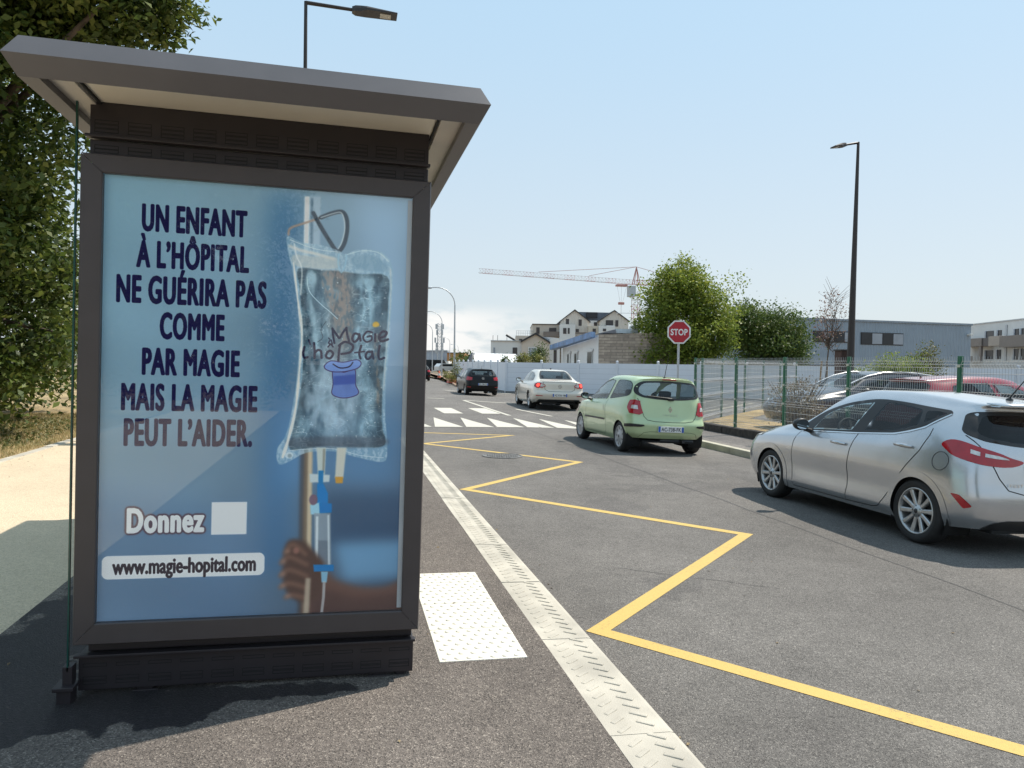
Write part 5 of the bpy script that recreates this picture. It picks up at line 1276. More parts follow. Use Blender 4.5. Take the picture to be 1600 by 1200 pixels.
def green_car():
    root = thing('hatchback_car', '', 'car'); CarBody.NS, CarBody.NL = 150, 96
    B = CarBody(twingo_lines()); P = carpaint('pale green car paint', (0.50, 0.62, 0.36), 0.12)
    fg = round_poly([(2.02, 0.925), (0.86, 0.975), (0.64, 1.36), (0.85, 1.37), (1.15, 1.31), (1.55, 1.165)], [0.03, 0.05, 0.05, 0.1, 0.15, 0.2])
    qg = round_poly([(0.74, 0.985), (0.25, 1.03), (-0.12, 1.075), (-0.22, 1.12), (-0.20, 1.30), (-0.07, 1.365), (0.20, 1.38), (0.50, 1.375)], [0.06, 0.2, 0.1, 0.08, 0.1, 0.1, 0.2, 0.06])
    bk = round_poly([(0.0, 1.035), (0.30, 1.045), (0.56, 1.075), (0.665, 1.14), (0.64, 1.28), (0.54, 1.37), (0.28, 1.392), (-0.28, 1.392), (-0.54, 1.37), (-0.64, 1.28), (-0.665, 1.14), (-0.56, 1.075), (-0.30, 1.045)], [0, .2, .1, .07, .1, .1, .15, .15, .1, .1, .07, .1, .2])
    windows(root, B, None, [fg, qg], [G_CLEAR, G_MID], bk, G_CLEAR)
    for d in ('L', 'R'):
        mb = MB(); B.line(d, [(0.80, 0.98), (0.80, 0.80), (0.74, 0.55), (0.72, 0.36), (0.80, 0.27), (1.95, 0.26)], 0.007, mb=mb); B.line(d, [(1.98, 0.90), (2.0, 0.65), (1.93, 0.4), (1.93, 0.27)], 0.006, mb=mb); mb.build('door_gap', M_SEAM, root)
        B.patch(d, round_poly([(2.02, 0.53), (0.80, 0.55), (0.80, 0.585), (2.02, 0.565)], 0.015), 0.012).build('rubbing_strip', M_BLK, root)
        B.patch(d, round_poly([(0.90, 0.835), (0.865, 0.78), (0.845, 0.72), (0.875, 0.76), (0.91, 0.82), (0.905, 0.87)], 0.02), 0.012, step=0.02).build('door_handle', M_BLK, root)
        # dark A pillar
        B.patch(d, [(2.12, 0.915), (2.02, 0.925), (1.55, 1.165), (1.15, 1.31), (0.85, 1.372), (0.84, 1.39), (1.17, 1.335), (1.58, 1.19)], 0.005, step=0.04).build('pillar_trim', M_BLK, root)
    for sd in ('L', 'R'):
        tl = B.uvpatch([(2.78, 4.62), (2.3, 4.72), (1.75, 4.66), (1.30, 3.42), (1.55, 3.25), (2.45, 3.35), (2.75, 3.9)], 0.012, mirror=sd).build('tail_light', M_RED, root)
        B.uvpatch([(2.35, 4.12), (1.80, 4.10), (1.70, 3.72), (2.35, 3.78)], 0.016, mirror=sd).build('reversing_lens', M_CLEAR, tl)
        B.uvpatch([(3.05, 2.12), (2.4, 2.14), (1.28, 2.05), (1.22, 1.9), (1.5, 1.78), (2.4, 1.74), (3.05, 1.78)], 0.014, mirror=sd).build('bumper_strip', M_BLK, root)
    mb = MB()
    for sd in (1, -1): B.line('B', [(sd*0.62, 1.05), (sd*0.57, 0.88), (sd*0.52, 0.72), (sd*0.46, 0.655), (sd*0.3, 0.63), (0, 0.625)], 0.009, mb=mb)
    B.line('B', [(0.60, 0.32), (0.52, 0.42), (0.40, 0.44), (-0.40, 0.44), (-0.52, 0.42), (-0.60, 0.32)], 0.006, mb=mb); mb.build('tailgate_gap', M_SEAM, root)
    plate_part(root, B.hit(0, 0.50, 'B')[0].x-0.014, 0.495, 'AC-738-FK', R(2))
    p, n = B.hit(0, 0.86, 'B'); mb = MB(); x = p.x-0.01
    for (s0, s1) in ((1.0, 0.62),):
        o_ = [(0, 0.062), (-0.036, 0), (0, -0.062), (0.036, 0)]; i_ = [(a*0.5, b*0.5) for a, b in o_]; vs = [(x, a, p.z+b) for a, b in o_]+[(x, a, p.z+b) for a, b in i_]+[(x+0.015, a, p.z+b) for a, b in o_]
        mb.add(vs, [(i, (i+1) % 4, 4+(i+1) % 4, 4+i) for i in range(4)]+[(i, 8+i, 8+(i+1) % 4, (i+1) % 4) for i in range(4)])
    mb.build('badge', M_CHROME, root)
    p, n = B.hit(0, 0.755, 'B'); lettering('model_lettering', 'TWINGO', pmat('dull badge lettering', (0.40, 0.43, 0.36), 0.3, 0.6), root, 0.30, 0.030, p+Vector((-0.006, 0, 0)), (0, -1, 0), (0.08, 0, 1), 0.0, 1.6)
    mb = MB(); mb.tube([B.hit(-0.02, 1.065, 'B')[0]+Vector((-0.03, 0, 0)), B.hit(0.2, 1.075, 'B')[0]+Vector((-0.025, 0, 0.01)), B.hit(0.46, 1.105, 'B')[0]+Vector((-0.02, 0, 0.0))], [0.02, 0.012, 0.008], 6); mb.rbox((-0.52, -0.07, 1.03), (-0.47, 0.05, 1.08), 0.015); mb.build('rear_wiper', M_BLK, root)
    mb = MB(); mb.rbox((-0.40, -0.14, 1.412), (-0.365, 0.14, 1.435), 0.006); mb.build('high_brake_light', M_RED, root)
    mb = MB(); mb.lathe([(0.03, 0), (0.02, 0.02), (0.008, 0.03)], 10, M=Matrix.Translation((-0.17, 0.0, 1.452))); mb.tube([(-0.17, 0, 1.47), (-0.30, 0, 1.86)], [0.007, 0.004], 6); mb.build('aerial', M_BLK, root)
    for sd in (1, -1): mirror_part(root, 1.86, sd*0.80, 0.99, sd, M_BLK, 1.0)
    for sd in ('L', 'R'): B.uvpatch([(9.9, 3.9), (11.3, 3.85), (11.6, 4.4), (10.6, 4.75), (9.8, 4.5)], 0.006, mirror=sd).build('headlight', M_CLEAR, root)
    mb = MB(); mb.tube([(-0.56, -0.28, 0.27), (-0.3, -0.28, 0.27)], 0.03, 10); mb.rbox((-0.45, -0.55, 0.22), (-0.15, 0.15, 0.30), 0.04); mb.build('exhaust', M_RIMDK, root)
    cfg = dict(wb=2.40, r=0.295, track=1.42, tw=0.19, rim=0.205, ro=0.58, fo=0.6, wid=1.655, sill=0.21, style=('cap', 9, 0.26), cab=(-0.2, 1.9, 0.93), seat=0.78, arch=0.335, rseat=-0.02, rsz=0.50, rimmat=pmat('hub cap plastic', (0.42, 0.42, 0.43), 0.4, 0.2, 0.1, 12))
    car_common(root, B, cfg, P); cabin(root, cfg); return root
c2 = green_car(); place(c2, 5.965, 13.46, zr(5.965)+0.002, R(90), SLOPE, 'pale green three door hatchback with a white number plate')

# ---------------------------------------------------------------- champagne four door coupe
Xc = [0.0, 0.6, 1.3, 1.8, 2.3, 2.71]
def coupe_lines():
    return [
     lower(-1.00, 3.60, 0.83, 0.85, 0.85, zl(0.30, 0.19, 0.20), Xc), lower(-1.08, 3.66, 0.905, 0.90, 0.90, zl(0.42, 0.30, 0.34), Xc),
     lower(-1.13, 3.69, 0.926, 0.92, 0.91, zl(0.57, 0.50, 0.50), Xc), lower(-1.09, 3.66, 0.922, 0.927, 0.91, zl(0.72, 0.68, 0.62), Xc), lower(-1.09, 3.55, 0.885, 0.90, 0.87, zl(0.90, 0.86, 0.74), Xc),
     list(zip([-1.07, -1.05, -0.95, -0.7, 0, 0.6, 1.3, 1.8, 2.3, 2.71, 3.15, 3.4, 3.5, 3.53], [0, 0.50, 0.72, 0.79, 0.81, 0.82, 0.82, 0.815, 0.80, 0.78, 0.7, 0.55, 0.3, 0], [1.01, 1.01, 0.995, 0.985, 0.975, 0.955, 0.94, 0.925, 0.91, 0.87, 0.79, 0.74, 0.71, 0.70])),
     list(zip([-1.0, -0.98, -0.88, -0.62, -0.02, 0.5, 1.1, 1.55, 2.1, 2.71, 3.1, 3.3, 3.4, 3.42], [0, 0.46, 0.66, 0.70, 0.62, 0.60, 0.61, 0.62, 0.70, 0.66, 0.58, 0.42, 0.22, 0], [1.015, 1.015, 1.01, 1.015, 1.20, 1.33, 1.345, 1.27, 1.0, 0.91, 0.83, 0.79, 0.77, 0.765])),
     list(zip([-0.95, -0.94, -0.84, -0.58, -0.08, 0.45, 1.05, 1.45, 2.05, 2.7, 3.08, 3.25, 3.33, 3.35], [0, 0.40, 0.56, 0.57, 0.51, 0.49, 0.50, 0.51, 0.5, 0.45, 0.38, 0.28, 0.15, 0], [1.02, 1.02, 1.02, 1.035, 1.24, 1.385, 1.40, 1.33, 1.05, 0.95, 0.87, 0.83, 0.81, 0.80])),
     list(zip([-0.93, -0.92, -0.83, -0.57, -0.10, 0.43, 1.02, 1.45, 2.1, 2.7, 3.06, 3.22, 3.3, 3.32], [0]*14, [1.025, 1.025, 1.03, 1.045, 1.255, 1.41, 1.42, 1.355, 1.08, 0.97, 0.89, 0.85, 0.83, 0.825]))]
def coupe_car():
    root = thing('coupe_car', '', 'car'); CarBody.NS, CarBody.NL = 110, 70
    B = CarBody(coupe_lines()); P = carpaint('champagne car paint', (0.72, 0.675, 0.59), 0.15)
    fg = round_poly([(2.05, 0.945), (1.02, 0.975), (0.95, 1.32), (1.2, 1.31), (1.55, 1.21)], 0.05); rg = round_poly([(0.95, 0.98), (0.1, 0.995), (-0.12, 1.03), (0.1, 1.19), (0.45, 1.285), (0.88, 1.32)], 0.05)
    bk = round_poly([(-0.60, 1.065), (0.60, 1.065), (0.56, 1.22), (0.47, 1.36), (-0.47, 1.36), (-0.56, 1.22)], [.05, .05, .1, .06, .06, .1])
    windows(root, B, None, [fg, rg], [G_CLEAR, G_MID], bk, G_MID)
    for sd in ('L', 'R'):
        tl = B.uvpatch([(2.85, 4.25), (2.2, 4.5), (1.7, 4.42), (1.12, 3.95), (1.0, 3.62), (1.35, 3.35), (2.2, 3.28), (2.8, 3.6)], 0.012, mirror=sd, step=0.1).build('tail_light', M_RED, root)
        B.uvpatch([(1.62, 4.2), (1.2, 3.9), (1.12, 3.68), (1.4, 3.5), (1.66, 3.55)], 0.016, mirror=sd, step=0.08).build('reversing_lens', M_CLEAR, tl)
        r_ = [(2.02+0.26*math.cos(a), 3.86+0.38*math.sin(a)) for a in np.linspace(0, 2*math.pi, 16)[:-1]]; B.uvpatch(r_, 0.018, mirror=sd, step=0.08).build('lit_ring', M_LIT, tl)
        B.uvpatch([(2.3, 1.75), (1.3, 1.65), (1.3, 1.5), (2.3, 1.55)], 0.008, mirror=sd).build('rear_reflector', M_RED, root)
    mb = MB()
    for sd in (1, -1): B.line('B', [(sd*0.60, 1.0), (sd*0.56, 0.88), (sd*0.52, 0.72), (sd*0.40, 0.66), (0, 0.655)], 0.012, mb=mb)
    B.line('B', [(0.62, 0.985), (-0.62, 0.985)], 0.01, mb=mb); mb.build('boot_gap', M_SEAM, root)
    B.patch('B', round_poly([(-0.78, 0.30), (0.78, 0.30), (0.72, 0.38), (-0.72, 0.38)], 0.02), 0.006).build('lower_bumper', M_BLK, root)
    plate_part(root, B.hit(0, 0.52, 'B')[0].x-0.014, 0.53, 'AZ-036-YM'); vw_badge(root, B, 0, 0.83, 0.062, M_CHROME)
    mb = MB(); mb.rbox((0.28, -0.17, 1.352), (0.36, 0.17, 1.375), 0.006); mb.build('high_brake_light', M_LIT, root)
    mb = MB()
    for y in (-0.60, -0.72): mb.tube([(-1.10, y, 0.30), (-0.8, y, 0.30)], 0.042, 12, cap=False)
    mb.build('exhaust', M_CHROME, root)
    mb = MB(); mb.rbox((0.55, -0.02, 1.41), (0.70, 0.02, 1.46), 0.015); mb.build('aerial', M_BLK, root)
    for sd in (1, -1): mirror_part(root, 1.85, sd*0.88, 1.0, sd, M_BLK, 1.1)
    cfg = dict(wb=2.71, r=0.325, track=1.57, tw=0.235, rim=0.22, ro=1.1, fo=0.95, wid=1.855, sill=0.2, style=('spokes', 5, 0.1, 0.05, 0.06), cab=(-0.2, 2.0, 0.92), seat=0.95, arch=0.365, rseat=0.2, rsz=0.45)
    car_common(root, B, cfg, P); cabin(root, cfg); return root
c3 = coupe_car(); c3.scale = (1.07, 1.07, 1.07); place(c3, 7.92, 27.7, zr(7.5)+0.01, R(86), 0.02, 'champagne saloon with lit brake lamps in front of the white boundary wall')

# ---------------------------------------------------------------- black hatchback and its kin
def plain_hatch(name, paint, sx, sy, sz, plate=None, badge=True, gl=None, res=(90, 56), rails=None, style=('spokes', 5, 0.1, 0.045, 0.05)):
    root = thing(name, '', 'car'); CarBody.NS, CarBody.NL = res
    Ln = [[(x*sx, y*sy, z*sz) for x, y, z in l] for l in fiesta_lines()]; B = CarBody(Ln)
    S = lambda l: [(x*sx, z*sz) for x, z in l]; T = lambda l: [(y*sy, z*sz) for y, z in l]
    fg = round_poly(S([(1.78, 0.955), (1.00, 0.995), (0.86, 1.33), (1.26, 1.27), (1.58, 1.15)]), 0.04); rg = round_poly(S([(0.90, 1.0), (0.10, 1.04), (-0.06, 1.10), (0.02, 1.27), (0.30, 1.32), (0.78, 1.335)]), 0.04)
    bk = round_poly(T([(-0.63, 1.05), (0, 1.02), (0.63, 1.05), (0.60, 1.27), (0.5, 1.325), (-0.5, 1.325), (-0.60, 1.27)]), 0.05)
    windows(root, B, None, [fg, rg], [gl or G_CLEAR, gl or G_MID], bk, gl or G_MID)
    for sd in ('L', 'R'):
        tl = B.uvpatch([(2.85, 4.55), (2.2, 4.65), (1.35, 4.6), (1.30, 3.65), (2.2, 3.6), (2.8, 3.7)], 0.012, mirror=sd).build('tail_light', M_RED, root)
        B.uvpatch([(2.4, 1.75), (1.5, 1.65), (1.5, 1.45), (2.4, 1.5)], 0.008, mirror=sd).build('rear_reflector', M_RED, root)
        B.line(sd, S([(0.95, 0.97), (0.98, 0.6), (1.0, 0.27)]), 0.01).build('door_gap', M_SEAM, root)
        for x, z in ((1.14, 0.86), (0.20, 0.90)): handle_part(root, B, x*sx, z*sz, sd, paint)
    if plate: plate_part(root, B.hit(0, 0.62*sz, 'B')[0].x-0.012, 0.60*sz, plate)
    if badge: vw_badge(root, B, 0, 0.90*sz, 0.055, M_CHROME)
    mb = MB(); mb.lathe([(0.03, 0), (0.02, 0.02), (0.008, 0.03)], 10, M=Matrix.Translation((-0.1*sx, 0, 1.425*sz))); mb.tube([(-0.1*sx, 0, 1.44*sz), (-0.25*sx, 0, 1.60*sz)], 0.007, 6); mb.build('aerial', M_BLK, root)
    for sd in (1, -1): mirror_part(root, 1.72*sx, sd*0.86*sy, 1.0*sz, sd, M_BLK if rails else paint)
    if rails:
        mb = MB()
        for sd in (1, -1): mb.tube([B.surf(3.3, 6.6)*1.0 if False else Vector((x*sx, sd*0.60*sy, z*sz)) for x, z in ((-0.2, 1.375), (0.2, 1.43), (0.6, 1.455), (1.05, 1.44), (1.45, 1.35), (1.75, 1.22), (2.0, 1.09))], 0.022, 8)
        mb.build('roof_rail', rails, root)
    for sd in ('L', 'R'): B.uvpatch([(9.9, 3.9), (11.2, 3.85), (11.6, 4.4), (10.6, 4.75), (9.7, 4.45)], 0.006, mirror=sd).build('headlight', M_CLEAR, root)
    cfg = dict(wb=2.493*sx, r=0.305*sz, track=1.46*sy, tw=0.2, rim=0.21*sz, ro=0.69*sx, fo=0.84*sx, wid=1.736*sy, sill=0.2*sz, style=style, cab=(-0.25*sx, 1.95*sx, 0.95*sz), seat=0.75*sx, arch=0.35*sz, rseat=-0.02, rsz=0.5*sz)
    car_common(root, B, cfg, paint); cabin(root, cfg); return root
P_BLACK = carpaint('black car paint', (0.0035, 0.0035, 0.0045), 0.0, 0.03, 0.35)
c4 = plain_hatch('hatchback_car', P_BLACK, 0.985, 1.02, 0.985, 'ED-588-EF')
place(c4, 7.06, 38.6, zr(6.9)+0.01, R(90), 0.015, 'black hatchback with red tail lamps driving away past the white wall')
c5 = copy_tree(c4); place(c5, 6.62, 66.0, zr(6.6)+0.01, R(92), 0.0, 'dark car far ahead, half hidden behind the bus shelter')
c6 = plain_hatch('people_carrier', carpaint('dark blue grey car paint', (0.025, 0.028, 0.040)), 1.12, 1.05, 0.985, None, False, None, rails=pmat('silver roof rail', (0.62, 0.63, 0.64), 0.3, 0.6))
place(c6, 14.1, 16.4, -0.165, R(180), 0.0, 'dark blue grey people carrier with silver roof rails parked behind the green mesh fence')
c7 = plain_hatch('estate_car', carpaint('red car paint', (0.26, 0.02, 0.032)), 1.12, 1.0, 0.95, None, False, None)
place(c7, 11.75, 13.1, -0.165, R(0), 0.0, 'red estate car parked behind the green mesh fence')

# ================================================================== FENCES AND WALLS
M_GREEN = pmat('green coated post', (0.008, 0.115, 0.055), 0.4, 0.0, 0.1, 10)
M_WIRE = pmat('galvanised wire', (0.50, 0.51, 0.52), 0.45, 0.5, 0.1, 30)
M_CLIP = pmat('pale fence clip', (0.62, 0.60, 0.48), 0.5)
M_PVC = pmat('white boundary boards', (0.70, 0.73, 0.78), 0.5, 0, 0.03, 1.2)
M_PVCP = pmat('white boundary post', (0.70, 0.72, 0.76), 0.5, var=0.04)
M_PLINTH = pmat('dark weathered plinth stone', (0.045, 0.036, 0.03), 0.95, 0, 0.5, 9, 0.8, 25)
M_DARKPOLE = pmat('dark brown lamp steel', (0.035, 0.028, 0.026), 0.45, 0.2, 0.1, 9)
M_GALV = pmat('galvanised lamp steel', (0.48, 0.50, 0.52), 0.45, 0.5, 0.08, 9)

def wire(mb, a, b, r):
    a, b = Vector(a), Vector(b); t = (b-a).normalized(); u = t.cross(Vector((0.31, 0.52, 0.79)).normalized()).normalized(); w = t.cross(u)
    o = [u*math.cos(k)*r+w*math.sin(k)*r for k in (0.3, 2.39, 4.49)]
    mb.add([tuple(a+q) for q in o]+[tuple(b+q) for q in o], [(0, 1, 4, 3), (1, 2, 5, 4), (2, 0, 3, 5)])
def mesh_fence(name, pts, z0, z1, label, rw=0.0032, step=0.05):
    root = thing(name, label, 'fence', (pts[0][0], pts[0][1], z0))
    O = Vector((pts[0][0], pts[0][1], z0)); H = z1-z0
    for i, (x, y) in enumerate(pts):
        q = pts[min(i+1, len(pts)-1)]; p0 = pts[max(i-1, 0)]; a = math.atan2(q[1]-p0[1], q[0]-p0[0]); Mx = Matrix.Translation(Vector((x, y, z0))-O) @ Matrix.Rotation(a, 4, 'Z')
        mb = MB(); mb.rbox((-0.03, -0.02, -0.1), (0.03, 0.04, H+0.03), 0.006, M=Mx)
        po = mb.build('fence_post', M_GREEN, root)
        mb = MB()
        for z in (0.12, H*0.42, H*0.66, H-0.12): mb.rbox((-0.028, -0.034, z-0.022), (0.028, -0.018, z+0.022), 0.004, M=Mx)
        mb.build('fence_clip', M_CLIP, po)
    for (x0, y0), (x1, y1) in zip(pts[:-1], pts[1:]):
        A = Vector((x0, y0, z0))-O; B = Vector((x1, y1, z0))-O; d = (B-A); L_ = d.length; d.normalize(); nrm = Vector((d.y, -d.x, 0)); mb = MB()
        folds = [0.12, H*0.42, H*0.66, H-0.10]
        zs = [0.03]
        prof = [(0.0, 0.0)]
        for f in folds: prof += [(f-0.05, 0), (f, 0.035), (f+0.05, 0)]
        prof.append((H+0.02, 0))
        n = int(L_/step)
        for k in range(1, n):
            p = A+d*(k*L_/n)
            for (za, oa), (zb, ob) in zip(prof[:-1], prof[1:]): wire(mb, p+nrm*oa+Vector((0, 0, za)), p+nrm*ob+Vector((0, 0, zb)), rw)
        hz_ = [0.02]+[f+s_ for f in folds for s_ in (-0.05, 0.0, 0.05)]+[H*0.20, H*0.31, H*0.53, H*0.77, H*0.86]
        for z in hz_:
            o = 0.035 if any(abs(z-f) < 1e-6 for f in folds) else 0
            wire(mb, A+nrm*o+Vector((0, 0, z)), B+nrm*o+Vector((0, 0, z)), rw*1.25)
        mb.build('wire_panel', M_WIRE, root)
    return root
mesh_fence('mesh_fence', [(9.13, 18.2), (9.13, 16.1), (9.13, 14.1), (9.13, 12.05), (9.13, 9.5), (9.13, 7.0), (9.13, 4.5)], -0.10, 1.55, 'green posted wire mesh fence on the dark plinth beside the silver hatchback')
mesh_fence('mesh_fence', [(9.5, 18.5), (11.2, 20.55), (12.9, 22.15), (14.7, 24.0), (16.4, 25.6), (18.1, 27.1)], -0.16, 1.55, 'green posted wire mesh fence running away slantwise in front of the white wall')
mb = MB()
for k in range(20):
    y = -1.5+k; h = -0.085+rng.uniform(-0.02, 0.015)
    mb.rbox((9.0+rng.uniform(-0.01, 0.01), y+0.003, -0.4), (9.22, y+0.997, h), 0.025)
mb.build('low_plinth', M_PLINTH, label='low dark stone plinth under the green mesh fence', cat='low wall')

def boundary(name, p0, p1, z0, z1, bay, label):
    root = thing(name, label, 'wall', (p0[0], p0[1], z0)); O = Vector((p0[0], p0[1], z0)); d = Vector((p1[0]-p0[0], p1[1]-p0[1], 0)); L_ = d.length; a = math.atan2(d.y, d.x); n = int(round(L_/bay)); Rm = Matrix.Rotation(a, 4, 'Z')
    for i in range(n):
        x0, x1 = i*L_/n, (i+1)*L_/n; mb = MB(); mb.box((x0+0.07, -0.025, 0.05), (x1-0.07, 0.025, z1-z0), M=Rm)
        for k in range(1, 6): mb.box((x0+0.07, -0.028, (z1-z0)*k/6-0.004), (x1-0.07, -0.0255, (z1-z0)*k/6+0.004), 1, M=Rm)
        mb.build('panel', [M_PVC, M_SEAM2], root)
    for i in range(n+1):
        mb = MB(); mb.rbox((i*L_/n-0.065, -0.065, -0.1), (i*L_/n+0.065, 0.065, z1-z0+0.03), 0.01, M=Rm); po = mb.build('post', M_PVCP, root)
        mb = MB(); mb.lathe([(0.03, 0), (0.07, 0.03), (0.08, 0.075), (0.06, 0.12), (0, 0.135)], 12, M=Rm @ Matrix.Translation((i*L_/n, 0, z1-z0+0.03))); mb.build('post_cap', M_PVCP, po)
    mb = MB(); mb.box((0, -0.09, -0.25), (L_, 0.09, 0.05), M=Rm); mb.build('footing', pmat('grey footing concrete', (0.20, 0.195, 0.19), 0.9), root)
    return root
M_SEAM2 = pmat('board joint', (0.40, 0.42, 0.45), 0.7)
boundary('boundary_wall', (9.35, 42.75), (30.3, 25.1), -0.34, 1.40, 2.28, 'long white boarded boundary wall behind the champagne saloon and the stop sign')
boundary('boundary_wall', (9.35, 42.9), (9.45, 64.0), -0.34, 1.40, 2.34, 'white boarded boundary wall receding beside the black hatchback')

# ================================================================== LAMPS, SIGN, CRANE
def mast_lamp(label, base, H, r0, r1, arm, tilt, group=None):
    t = thing('street_lamp', label, 'street lamp', base, 0, group); t.rotation_euler = (0, tilt, 0)
    mb = MB(); mb.tube([(0, 0, 0), (0, 0, 0.9), (0, 0, H)], [r0, r0*0.95, r1], 12); mb.tube([(0, 0, 0), (0, 0, 0.05)], r0*1.9, 12, smooth=False); mb.build('pole', M_DARKPOLE, t)
    ax, az_ = arm
    mb = MB(); mb.tube([(0, 0, H-0.02), (ax*0.52, 0, H-0.02+az_*0.52)], [0.035, 0.030], 10); mb.build('arm', M_DARKPOLE, t)
    L_ = math.hypot(ax, az_)*0.50; Mx = Matrix.Translation((ax*0.5, 0, H-0.02+az_*0.5)) @ Matrix.Rotation(-math.atan2(az_, ax) if ax > 0 else math.pi+math.atan2(az_, -ax), 4, 'Y')
    Mx = Matrix.Translation((ax*0.5, 0, H-0.02+az_*0.5)) @ Matrix.Rotation(0 if ax > 0 else math.pi, 4, 'Z') @ Matrix.Rotation(-math.atan2(az_, abs(ax)), 4, 'Y')
    mb = MB(); bm = bmesh.new()
    prof = [(0.0, 0.05, 0.045, -0.045), (0.06, 0.10, 0.055, -0.055), (0.16, 0.115, 0.06, -0.05), (0.26, 0.16, 0.05, -0.03), (L_, 0.15, 0.02, -0.015)]
    vs = []; fs = []
    for x, hw, zt, zb in prof: vs += [(x, -hw, zb), (x, hw, zb), (x, hw, (zt+zb)/2), (x, hw*0.8, zt), (x, -hw*0.8, zt), (x, -hw, (zt+zb)/2)]
    for i in range(len(prof)-1):
        for k in range(6): fs.append((i*6+k, i*6+(k+1) % 6, i*6+6+(k+1) % 6, i*6+6+k))
    fs += [tuple(reversed(range(6))), tuple(range((len(prof)-1)*6, len(prof)*6))]
    mb.add([tuple(Mx @ Vector(p)) for p in vs], fs); hd = mb.build('lamp_head', M_DARKPOLE, t)
    mb = MB(); mb.box((L_*0.62, -0.085, -0.034), (L_*0.86, 0.085, -0.022), 0, M=Mx); mb.build('led_panel', pmat('led lens', (0.55, 0.52, 0.46), 0.3, 0.2, 0.3, 60), hd); bm.free()
    return t
b0 = at(475, 2, 14.0); mast_lamp('tall dark lamp rising behind the bus shelter roof, its head over the road', (b0.x, b0.y, 0.07), b0.z-0.07, 0.055, 0.030, (1.62, 0.0-0.06), 0.004)
b1 = at(1340.5, 222, 20.0); b1b = at(1327, 600, 20.0)
mast_lamp('tall dark lamp on a brown pedestal in the car park, beside the bare sapling', (b1b.x, 20.0, -0.165), b1.z+0.165, 0.125, 0.04, (-0.86, -0.20), math.atan2(b1.x-b1b.x, b1.z-b1b.z))
t = thing('lamp_pedestal', 'square brown ribbed pedestal behind the mesh fence at the foot of the dark lamp', 'pedestal', (at(1321, 600, 20.4).x-0.05, 20.5, -0.165))
mb = MB(); mb.rbox((-0.17, -0.17, 0), (0.17, 0.17, 2.05), 0.01)
for k in range(7): mb.rbox((-0.16+k*0.05, -0.178, 0.02), (-0.145+k*0.05, -0.169, 2.0), 0.003)
mb.build('casing', pmat('rusted brown steel', (0.085, 0.05, 0.04), 0.8, 0.1, 0.25, 8), t); mb = MB(); mb.rbox((-0.20, -0.20, 2.05), (0.20, 0.20, 2.10), 0.01); mb.build('lid', M_DARKPOLE, t)

def curved_lamp(label, base, H, group):
    t = thing('street_lamp', label, 'street lamp', base, 0, group)
    mb = MB(); mb.tube([(0, 0, 0), (0, 0, H*0.70), (0, 0, H*0.82)], [0.09, 0.06, 0.055], 10); mb.build('pole', M_GALV, t)
    r = H*0.18; mb = MB(); mb.tube([(-r*(1-math.cos(a))*1.05, 0, H*0.82+r*math.sin(a)) for a in np.linspace(0, 1.62, 10)]+[(-r*1.35, 0, H*1.0-0.03)], 0.045, 8); mb.build('arm', M_GALV, t)
    mb = MB(); mb.rbox((-r*1.35-0.55, -0.12, H-0.13), (-r*1.35, 0.12, H+0.03), 0.05, smooth=True); mb.build('lamp_head', M_GALV, t); return t
G_ = 'curved grey street lamps along the side road'
def dpt(px, py, D):            # point at depth D along the view
    d = ray(px, py); f = Vector((math.sin(YAW), math.cos(YAW), 0)); return d*(D/d.dot(f))+Vector((0, 0, CAM_H))
for px, py, D, lab in ((711, 450, 60, 'curved grey street lamp nearest the black hatchback, tallest of its row'), (691, 487, 92, 'curved grey street lamp second in the row beside the bus shelter edge'),
                       (676, 505, 118, 'curved grey street lamp half hidden by the shelter edge, beside the antenna mast'), (703, 527, 165, 'curved grey street lamp in front of the far orange building'), (716, 538, 215, 'curved grey street lamp farthest along the row, beyond the white wall')):
    b = dpt(px, py, D); curved_lamp(lab, (b.x, b.y, -0.4), b.z+0.4, G_)

# stop sign
t0 = at(1061, 519, 25.0); rs = 0.455
t = thing('stop_sign', 'red octagonal stop sign on a grey post before the green tree', 'road sign', (t0.x, t0.y, -0.36)); t.rotation_euler = (0, 0, -YAW*0.9)
mb = MB(); mb.tube([(0, 0.05, 0), (0, 0.05, t0.z+0.36+0.3)], 0.042, 10); mb.build('post', M_GALV, t)
zc = t0.z+0.36; A8 = [math.pi/8+k*math.pi/4 for k in range(8)]
mb = MB(); mb.prism([(rs*math.cos(a), zc+rs*math.sin(a)) for a in A8], -0.012, 0.012, axis='Y'); mb.build('sign_plate', pmat('white sign sheet', (0.74, 0.74, 0.73), 0.35), t)
mb = MB(); mb.prism([(rs*0.88*math.cos(a), zc+rs*0.88*math.sin(a)) for a in A8], -0.015, -0.0125, axis='Y'); mb.build('red_face', pmat('red sign sheet', (0.42, 0.008, 0.022), 0.35, 0, 0.05, 4), t)
lettering('sign_lettering', 'STOP', pmat('white sign lettering', (0.78, 0.78, 0.77), 0.35), t, rs*1.36, rs*0.52, (0, -0.0165, zc), (1, 0, 0), (0, 0, 1), 0.028, 1.05)

